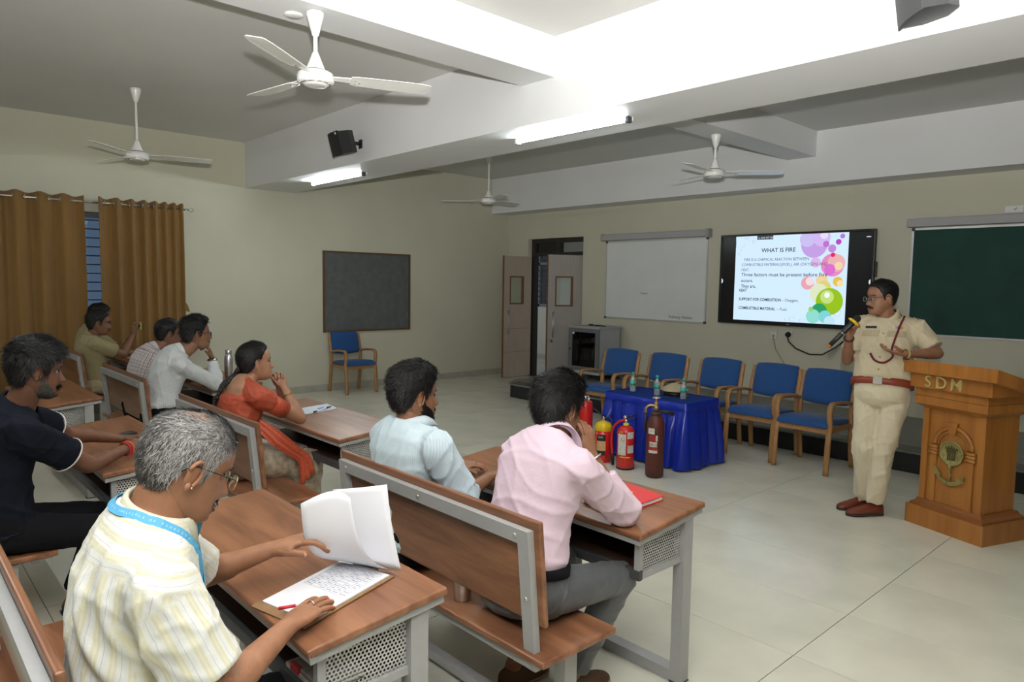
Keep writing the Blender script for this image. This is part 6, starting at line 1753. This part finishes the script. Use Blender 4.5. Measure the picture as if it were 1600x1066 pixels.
GCHK = cloth('grey_check_cotton', (0.66, 0.68, 0.68), .85, [('u', .011, 0, .3, (.50, .52, .53)), ('v', .011, 0, .3, (.52, .54, .55))])
mb = MB(); p7.torso(mb, .014, [(.13, .155, .115, .0)] + p7.secs[2:-1]); p7.sleeve(mb, 'R', 1, .068, .058, True, .044, .88); p7.sleeve(mb, 'L', 1, .068, .058, True, .044, .9)
p7.garment('shirt', mb, GCHK, 41, .007, 22, None, 3)
p7.collar(h7, GCHK); p7.trousers(BLKT, 9); p7.shoes(BLKSHOE, SOLE); p7.glasses(h7, FRAMEK, FRAMEK, th=.002)
wd = nrm(V(J7['WR']) - V(J7['ER'])); a_, b_ = MB.frame(wd)
wt = p7.put('watch_strap', MB().tube(arc(V(J7['WR']) - wd * .01, a_, b_, .034, 0, 2 * PI, 18), .008, 6, .4), BLKSHOE)
p7.put('watch_face', MB().lathe([(0, 0), (.018, 0), (.018, .008), (0, .009)], 16, V(J7['WR']) - wd * .01 + V((.034, .01, 0)), (1, .2, 0)), CHROME, wt)

# --- plaid shirt man
p8 = Person('man in maroon plaid shirt partly hidden by the grey shirt man', (-6.50, 1.74, 0), (0.22, 0.10, 0.06), 0.009)
J8 = seated(-6.50, 1.70, N=(-6.515, 1.83, 1.035), SR=(-6.35, 1.80, .95), SL=(-6.68, 1.82, .95), ER=(-6.36, 2.05, .775), WR=(-6.50, 2.26, .785), EL=(-6.78, 2.08, .775), WL=(-6.62, 2.27, .785))
p8.frame(J8, 0.05)
h8 = Head((-6.50, 1.94, 1.165), (.14, .98, -.05), sc=1.05)
p8.body(h8, [dict(k='R', d=(-.5, .8, .1), n=(0, 0, -1)), dict(k='L', d=(.5, .8, .1), n=(0, 0, -1))])
p8.face(h8, 'black')
build_hair(Head(h8.c - p8.o, h8.f, sc=1.05), 'high', hairmat('black'), p8.t, .007, .014, 2200, .016, .0014, 26, flow='back', wave=.002, lift=.2)
PLAID = cloth('maroon_plaid_cotton', (0.58, 0.55, 0.54), .85, [('u', .026, 0, .16, (.13, .05, .06)), ('v', .026, 0, .16, (.13, .05, .06)), ('u', .026, .5, .58, (.30, .16, .18)), ('v', .026, .5, .58, (.30, .16, .18))])
mb = MB(); p8.torso(mb, .014, [(.0, .182, .13, .0)] + p8.secs[1:-1]); p8.sleeve(mb, 'R', .85, .072, .068); p8.sleeve(mb, 'L', .85, .072, .068)
p8.garment('shirt', mb, PLAID, 42, .004, 22, None, 4); p8.collar(h8, PLAID); p8.trousers(BLKT, 10); p8.shoes(BLKSHOE, SOLE); p8.glasses(h8, FRAMEK, FRAMEK, th=.0016)

# --- two men in khaki by the curtain
KSH = cloth('khaki_shirt_cotton', (0.27, 0.225, 0.115), .85)
p9 = Person('man in khaki uniform holding up a phone with both hands', (-8.25, 1.76, 0), (0.20, 0.095, 0.055), 0.010)
J9 = seated(-8.25, 1.74, N=(-8.225, 1.705, 1.045), SR=(-8.08, 1.70, .965), SL=(-8.40, 1.72, .965), ER=(-8.11, 1.97, .85), WR=(-8.235, 2.10, 1.045), EL=(-8.42, 2.02, .85), WL=(-8.31, 2.13, 1.045))
p9.frame(J9, 0.03)
h9 = Head((-8.20, 1.77, 1.175), (.20, .97, -.05), sc=1.06)
p9.body(h9, [dict(k='R', d=(-.05, .15, .98), n=(-.5, .85, 0), curls=[(.5, .6, .3)] * 4), dict(k='L', d=(.05, .15, .98), n=(.5, .85, 0), curls=[(.5, .6, .3)] * 4)])
p9.face(h9, 'black')
build_hair(Head(h9.c - p9.o, h9.f, sc=1.06), 'short', hairmat('black'), p9.t, .010, .016, 1800, .02, .0018, 27, flow='back', wave=.002, lift=.2)
mb = MB(); p9.torso(mb, .016, [(.0, .182, .13, .0)] + p9.secs[1:-1]); p9.sleeve(mb, 'R', .72, .074, .074); p9.sleeve(mb, 'L', .72, .074, .074)
p9.garment('shirt', mb, KSH, 43, .004, 22, None, 4); p9.collar(h9, KSH); p9.trousers(KHAKI, 11); p9.shoes(BRSHOE, SOLE)
ph = thing('phone', 'pale green phone held up by the khaki man at the curtain', 'phone', (-8.285, 2.155, 1.13), .25)
MB().box((0, 0, .0), (.15, .010, .075), None, .004).build('phone_body', pmat('lime_phone', (.42, .50, .16), .4), ph)
MB().box((.045, -.0056, .012), (.035, .003, .04), None, .001).build('camera_bump', BLACK, ph)
p10 = Person('second khaki man hidden behind the one holding the phone', (-8.80, 1.86, 0), (0.19, 0.09, 0.052), 0.010)
J10 = seated(-8.80, 1.76, N=(-8.76, 1.84, 1.10), SR=(-8.62, 1.82, 1.01), SL=(-8.93, 1.84, 1.01), ER=(-8.60, 2.05, .82), WR=(-8.66, 2.26, .80), EL=(-8.96, 2.06, .82), WL=(-8.86, 2.27, .80))
p10.frame(J10, 0.03)
h10 = Head((-8.70, 1.895, 1.225), (.16, .97, -.05), sc=1.05)
p10.body(h10, [dict(k='R', d=(-.3, .9, 0), n=(0, 0, -1)), dict(k='L', d=(.3, .9, 0), n=(0, 0, -1))])
p10.face(h10, 'black')
build_hair(Head(h10.c - p10.o, h10.f, sc=1.05), 'low', hairmat('black'), p10.t, .010, .020, 1600, .02, .0018, 28, flow='front', wave=.003, lift=.2)
mb = MB(); p10.torso(mb, .016, [(.0, .182, .13, .0)] + p10.secs[1:-1]); p10.sleeve(mb, 'R', .72, .074, .074); p10.sleeve(mb, 'L', .72, .074, .074)
p10.garment('shirt', mb, KSH, 44, .004, 22, None, 4); p10.collar(h10, KSH); p10.trousers(KHAKI, 12); p10.shoes(BRSHOE, SOLE)

# --- standing officer
SK1 = (0.27, 0.13, 0.075)
p1 = Person('standing officer in khaki uniform speaking into a microphone beside the podium', (-1.92, 5.38, 0), SK1, 0.008)
J1 = dict(H=(-1.885, 5.41, .94), N=(-1.905, 5.50, 1.445), SR=(-2.075, 5.46, 1.375), SL=(-1.715, 5.535, 1.365), ER=(-2.115, 5.35, 1.12), WR=(-2.045, 5.185, 1.30), EL=(-1.565, 5.50, 1.205), WL=(-1.70, 5.275, 1.205),
          HR=(-1.975, 5.40, .87), HL=(-1.80, 5.43, .87), KR=(-1.955, 5.36, .49), KL=(-1.83, 5.36, .49), AR=(-1.985, 5.46, .09), AL=(-1.87, 5.36, .09), FR=(-.55, -.85, 0), FL=(-.6, -.8, 0))
p1.frame(J1, 0.01)
h1 = Head((-1.935, 5.445, 1.585), (-.62, -.78, -.06), sc=1.05)
p1.secs = [(-.25, .11, .10, .0), (-.15, .165, .125, .0), (-.02, .178, .135, .01), (.12, .182, .148, .028), (.3, .180, .152, .034), (.5, .178, .142, .026), (.68, .182, .128, .012), (.82, .178, .112, 0), (.92, .155, .092, -.004), (.98, .115, .074, -.006), (1.04, .06, .058, -.004)]
p1.body(h1, [dict(k='R', d=(.05, -.10, .95), n=(.92, -.2, .1), curls=[(1.0, 1.0, .6)] * 4, thumb=(.3, .6)), dict(k='L', d=(-.86, -.42, .12), n=(-.15, .2, .96), curls=[(.15, .3, .25), (.25, .35, .3), (.35, .4, .3), (.45, .45, .3)], thumb=(.7, .25))])
p1.face(h1, 'black')
build_hair(Head(h1.c - p1.o, h1.f, sc=1.05), 'high', hairmat('black'), p1.t, .005, .014, 2600, .014, .0013, 29, flow='back', wave=.0015, lift=.15)
KU = cloth('officer_khaki', (0.50, 0.43, 0.295), .85)
mb = MB(); p1.torso(mb, .012, [(.05, .165, .132, .012), (.10, .180, .145, .022)] + p1.secs[3:-1]); p1.sleeve(mb, 'R', .74, .072, .072); p1.sleeve(mb, 'L', .80, .074, .076)
p1.garment('shirt', mb, KU, 51, .0075, 20, .0075, 3)
p1.collar(h1, KU, .076, .036, .056, .40, .034, .03)
p1.trousers(cloth('officer_trousers', (0.62, 0.55, 0.40), .85), 13, .012, .985, .092, .076, .068, .012, [(-.30, .05, .06, .0), (-.22, .135, .105, .0), (-.12, .165, .125, .004), (-.02, .170, .132, .010), (.06, .168, .134, .014)], 9)
p1.shoes(pmat('red_brown_leather', (.17, .035, .018), .35), SOLE, 1.05)
p1.belt(pmat('brown_leather_belt', (.22, .04, .018), .4), .045, .036, .05, (.170, .136), pmat('dull_buckle', (.30, .29, .26), .45, metal=.3))
sp_, sr_, sf_, sd_ = p1.spine(.7)
KU_SHADED = cloth('officer_khaki_shaded', (0.40, 0.335, 0.215), .85)  # shirt khaki darkened: relief shading of flaps and epaulettes put into the colour
def chest(t, x): p, r, f, d = p1.spine(t); return p + r * x + f * .1, r, f, d
c_, r_, f_, d_ = chest(.66, .085); p1.patch('pocket', c_, r_, d_, .11, .12, .003, KU, away=f_)
c_, r_, f_, d_ = chest(.74, .085); p1.patch('pocket_flap', c_, r_, d_, .115, .045, .008, KU_SHADED, away=f_)
c_, r_, f_, d_ = chest(.66, -.085); p1.patch('pocket', c_, r_, d_, .11, .12, .003, KU, away=f_)
c_, r_, f_, d_ = chest(.74, -.085); p1.patch('pocket_flap', c_, r_, d_, .115, .045, .008, KU_SHADED, away=f_)
c_, r_, f_, d_ = chest(.83, .085); p1.patch('name_plate', c_, r_, d_, .075, .018, .006, BLACK, away=f_)
for i, c in enumerate(((.55, .5, .42), (.30, .33, .36), (.30, .06, .05), (.55, .25, .05))):
    c_, r_, f_, d_ = chest(.84, -.06 - i * .016); p1.patch('medal_ribbon', c_, r_, d_, .016, .018, .006, pmat('ribbon', c, .7), away=f_, nx=2, nz=2)
p1.patch('button_placket', chest(.5, 0)[0], sr_, sd_, .032, .42, .0025, KU, away=sf_, nz=14)
for t in (.2, .38, .56, .74):
    c_, r_, f_, d_ = chest(t, 0); hit = p1.bvh.ray_cast(c_ + f_ * .2, -f_, .5)
    if hit[0] is not None: p1.put('button', MB().ell(hit[0] + f_ * .004, (.006, .006, .006), 8, 6), BRASS)
for k, sg in (('R', 1), ('L', -1)):
    S = V(J1['S' + k]); a = lerp(p1.N, S, .42) + V((0, 0, .045)); b = S + V((0, 0, .045)); m_ = (a + b) / 2; rt = nrm(b - a)
    p1.patch('epaulette', m_, rt, V((0, 1, 0)), (b - a).length + .01, .05, .008, KU_SHADED, away=(0, 0, 1))
    for q in range(3): 
        pt = lerp(a, b, .3 + .25 * q); hit = p1.bvh.ray_cast(pt + V((0, 0, .2)), V((0, 0, -1)), .5)
        if hit[0] is not None: p1.put('rank_star', MB().ell(hit[0] + V((0, 0, .009)), (.009, .009, .004), 6, 4), GOLD)
    hit = p1.bvh.ray_cast(b + V((0, 0, .2)), V((0, 0, -1)), .5)
# maroon whistle cord from the left shoulder to the pocket
MAR = pmat('maroon_cord', (.13, .012, .02), .8, bump=.6, bscale=300)
pts = []
for q in [lerp(p1.N, V(J1['SL']), .62) + V((0, -.02, .10)), lerp(p1.N, V(J1['SL']), .66) + V((0, -.16, 0.0)), V((-1.765, 5.25, 1.28)), V((-1.76, 5.25, 1.19)), V((-1.80, 5.2, 1.15)), V((-1.88, 5.2, 1.165)), V((-1.93, 5.2, 1.21))]:
    n_ = p1.bvh.find_nearest(q); pts.append(n_[0] + n_[1] * .008)
p1.put('whistle_cord', MB().tube(rail_path(pts, 5), .0075, 8), MAR)
wd = nrm(V(J1['WL']) - V(J1['EL'])); a_, b_ = MB.frame(wd); c_ = V(J1['WL']) - wd * .012
wt = p1.put('watch_strap', MB().tube(arc(c_, a_, b_, .032, 0, 2 * PI, 20), .010, 6, .4), GOLD)
p1.put('watch_face', MB().lathe([(0, 0), (.019, 0), (.019, .008), (0, .009)], 16, c_ + V((0, 0, -.03)), (0, -.3, -1)), BLACK, wt)
wd = nrm(V(J1['WR']) - V(J1['ER'])); a_, b_ = MB.frame(wd)
p1.put('wrist_band', MB().tube(arc(V(J1['WR']) - wd * .01, a_, b_, .032, 0, 2 * PI, 18), .005, 6), BLACK)
p1.glasses(h1, SCREW, FRAMEK, th=.0014)
# microphone in the right hand
mc = thing('microphone', 'black handheld microphone with yellow ring in the officers hand', 'microphone', (-2.035, 5.13, 1.37))
md = nrm(V((.30, .22, .42))); q0 = V((0, 0, 0))
MB().tube([md * -.17, md * -.10, md * .02, md * .06], [.016, .017, .020, .022], 14).build('handle', BLACK, mc)
MB().tube([md * -.182, md * -.17], .0165, 14).build('end_ring', pmat('orange_ring', (.6, .12, .02), .5), mc)
MB().tube([md * -.055, md * -.05], .0195, 14).build('switch_ring', CHROME, mc)
MB().lathe([(.022, .045), (.042, .05), (.044, .058), (.036, .066), (.022, .068)], 10, (0, 0, 0), md, False).build('anti_roll_ring', YEL, mc)
MB().ell(md * .088, (.025, .025, .027), 16, 12).build('grille', pmat('mic_grille', (.03, .03, .032), .5, metal=.5, bump=.6, bscale=600), mc)

# ------------------------------------------------------------------ things on the desks and benches
CARD = pmat('brown_hardboard', (.27, .15, .07), .7, var=.15, vscale=30)
YF0 = 1.217
cl = thing('clipboard', 'brown hardboard clipboard under the papers on the nearest desk', 'clipboard', on_desk(YF0, -1.825, .965))
RC = TILT @ Matrix.Rotation(math.radians(12), 3, 'Z')
def inR(m, R): m.v = [tuple(R @ V(p)) for p in m.v]; return m
inR(MB().box((0, -.01, .002), (.235, .335, .004), None, .001, 1), RC).build('board', CARD, cl)
inR(MB().box((0, .15, .008), (.10, .018, .008), None, .002, 1).tube([(-.04, .155, .012), (-.03, .165, .022), (.03, .165, .022), (.04, .155, .012)], .003, 6), RC).build('clip', SATINM, cl)
pp = thing('paper_stack', 'stack of printed white sheets lying on the clipboard', 'papers', on_desk(YF0, -1.825, .965, .0045))
inR(MB().box((.0, .0, .002), (.21, .297, .004), None, 0), RC).build('sheets', PAPER, pp)
INKL = pmat('print_ink', (.38, .38, .44), .8)
gm = MB()
for i in range(11): gm.box((.0, .135 - i * .015, .0043), (.175, .0007, .0004))
for i in range(7): gm.box((-.0875 + i * .0291, .06, .0043), (.0006, .15, .0004))
rng = random.Random(3)
for i in range(10):
    for j in range(6):
        if rng.random() < .85: gm.box((-.0875 + (j + .5) * .0291, .1275 - i * .015, .0043), (.012 + .012 * rng.random(), .003, .0004))
inR(gm, RC).build('printed_table', INKL, pp)
# turned page held up in the left hand and the page behind it
def sheet(name, label, b0, b1, t0, t1, bulge, loc):
    n, m_ = 14, 10; o_ = V(loc); vs_ = []; fs = []
    nn = nrm((V(b1) - V(b0)).cross(V(t0) - V(b0)))
    for j in range(n + 1):
        v = j / n
        for i in range(m_ + 1):
            u = i / m_
            p = lerp(lerp(V(b0), V(b1), u), lerp(V(t0), V(t1), u), v)
            p = p + nn * (bulge[0] * math.sin(PI * v) + bulge[1] * math.sin(PI * u) * v) + V((0, 0, .0)) 
            vs_.append(p - o_)
    for j in range(n):
        for i in range(m_): a = j * (m_ + 1) + i; fs.append((a, a + 1, a + m_ + 2, a + m_ + 1))
    t = thing(name, label, 'paper', loc); mm = MB(); mm.add(vs_, fs, True); o = mm.build('page', PAPER, t)
    sd = o.modifiers.new('th', 'SOLIDIFY'); sd.thickness = .0004
    return t
hz = dz(YF0, 1.10) + .010
sheet('turned_page', 'curling white page lifted in the striped shirt mans left hand', (-1.965, 1.065, hz), (-1.765, 1.155, hz + .004), (-1.87, .905, 1.0), (-1.815, 1.035, 1.005), (.055, -.035), (-1.87, 1.10, hz))
sheet('upright_page', 'white page standing upright behind the curling page', (-1.955, 1.085, hz), (-1.755, 1.175, hz + .004), (-1.985, 1.07, .985), (-1.835, 1.175, 1.015), (.01, .01), (-1.86, 1.14, hz))
pen = thing('pen', 'red and white ballpoint pen under the striped shirt mans hand', 'pen', on_desk(YF0, -1.745, .86, .03), 0)
pd = nrm(V((-.45, -.75, -.10)))
MB().tube([pd * -.075, pd * -.06, pd * .03], [.001, .0035, .0045], 8).build('barrel', PAPER, pen)
MB().tube([pd * .03, pd * .075], [.0048, .0052], 8).tube([pd * -.062, pd * -.045], .0042, 8).build('red_cap', pmat('red_plastic', (.6, .03, .04), .3), pen)
nw = thing('newspaper', 'folded newspaper in the shelf of the nearest desk', 'newspaper', (-1.72, .90, .5575))
MB().box((0, 0, .008), (.20, .14, .016), None, .004).box((.01, .0, .022), (.18, .13, .01), None, .003).build('folded_sheets', pmat('newsprint', (.42, .40, .37), .8, var=.3, vscale=50), nw)
MB().box((-.04, -.066, .02), (.05, .012, .022)).build('red_print', pmat('red_print', (.45, .05, .05), .7), nw)

bk = thing('red_book', 'red covered notebook at the pink shirt mans elbow', 'book', on_desk(2.519, -1.79, 2.305))
RB = TILT @ Matrix.Rotation(math.radians(-8), 3, 'Z')
inR(MB().box((0, 0, .009), (.195, .262, .016), None, .001, 1), RB).build('page_block', PAPER, bk)
cv = inR(MB().box((0, 0, .0185), (.205, .27, .0025), None, .001, 1).box((0, 0, .0008), (.205, .27, .0016)), RB).build('cover', pmat('red_cover', (.62, .02, .022), .35), bk)
WHP = pmat('white_print', (.8, .78, .76), .6)
for x_, y_, n_ in ((-.03, .015, 5), (-.045, -.045, 7)):
    q = [V((x_ + .014 * k * .5, y_ + .004 * k * .5 + .014 * math.sin(k * 1.9) + (.012 if k % 5 == 0 else 0), .0202)) for k in range(2 * n_)]
    inR(MB().tube(rail_path(q, 4), .0022, 5, .25, (0, 0, 1)), RB).build('cover_script', WHP, cv)
inR(MB().box((.0, -.118, .0200), (.16, .012, .0006)), RB).build('cover_strip', WHP, cv)
inR(MB().ell((-.02, .06, .0202), (.014, .012, .0008), 10, 6), RB).build('cover_emblem', YEL, cv)
tum = thing('steel_tumbler', 'small steel tumbler on the bench behind the pink shirt man', 'tumbler', (-2.03, 1.64, .4355))
MB().lathe([(0, 0), (.03, 0), (.032, .004), (.036, .075), (.037, .078), (.034, .077), (.030, .006), (0, .005)], 24).build('cup', SATINM, tum)
fk = thing('steel_flask', 'tall steel water flask on the desk behind the woman', 'flask', on_desk(2.53, -6.42, 2.42, .003))
MB().lathe([(0, 0), (.035, 0), (.037, .004), (.037, .17), (.034, .19), (.026, .205), (.025, .215)], 24).build('flask_body', SATINM, fk)
MB().lathe([(.027, .212), (.028, .215), (.028, .25), (.025, .255), (0, .256)], 20).build('screw_cap', SATINM, fk)
ps = thing('paper_sheet', 'printed sheet on the desk before the woman', 'paper', on_desk(2.44, -4.50, 2.27))
RP = TILT @ Matrix.Rotation(math.radians(-8), 3, 'Z')
po = inR(MB().box((0, 0, .0008), (.21, .29, .0015)), RP).build('sheet', pmat('blue_white_paper', (.62, .68, .76), .6), ps)
inR(MB().box((.03, .06, .0018), (.08, .05, .0005)), RP).build('blue_print', pmat('blue_print', (.12, .28, .60), .6), ps)
pn2 = thing('pen', 'black and white pen on the sheet before the woman', 'pen', on_desk(2.44, -4.415, 2.30, .009))
pd = TILT @ nrm(V((-.32, .95, 0)))
MB().tube([pd * -.08, pd * -.05], .0052, 8).tube([pd * .04, pd * .085], [.0055, .0045], 8).build('black_ends', BLACK, pn2)
MB().tube([pd * -.05, pd * .04], .005, 8).build('barrel', PAPER, pn2)
pc = thing('phone_case', 'flat black phone case on the desk before the navy shirt man', 'phone', on_desk(1.23, -4.40, 1.02))
inR(MB().box((0, 0, .005), (.085, .20, .010), None, .003, 2), TILT @ Matrix.Rotation(math.radians(10), 3, 'Z')).build('case', BLACK, pc)
inR(MB().box((.0, .0, .0105), (.06, .16, .001)), TILT @ Matrix.Rotation(math.radians(10), 3, 'Z')).build('panel', pmat('case_panel', (.05, .052, .06), .3), pc)
wp = thing('paper_sheet', 'large white paper on the desk by the curtain', 'paper', on_desk(2.53, -8.72, 2.34))
inR(MB().box((0, 0, .001), (.42, .30, .002)), TILT).build('sheet', PAPER, wp)
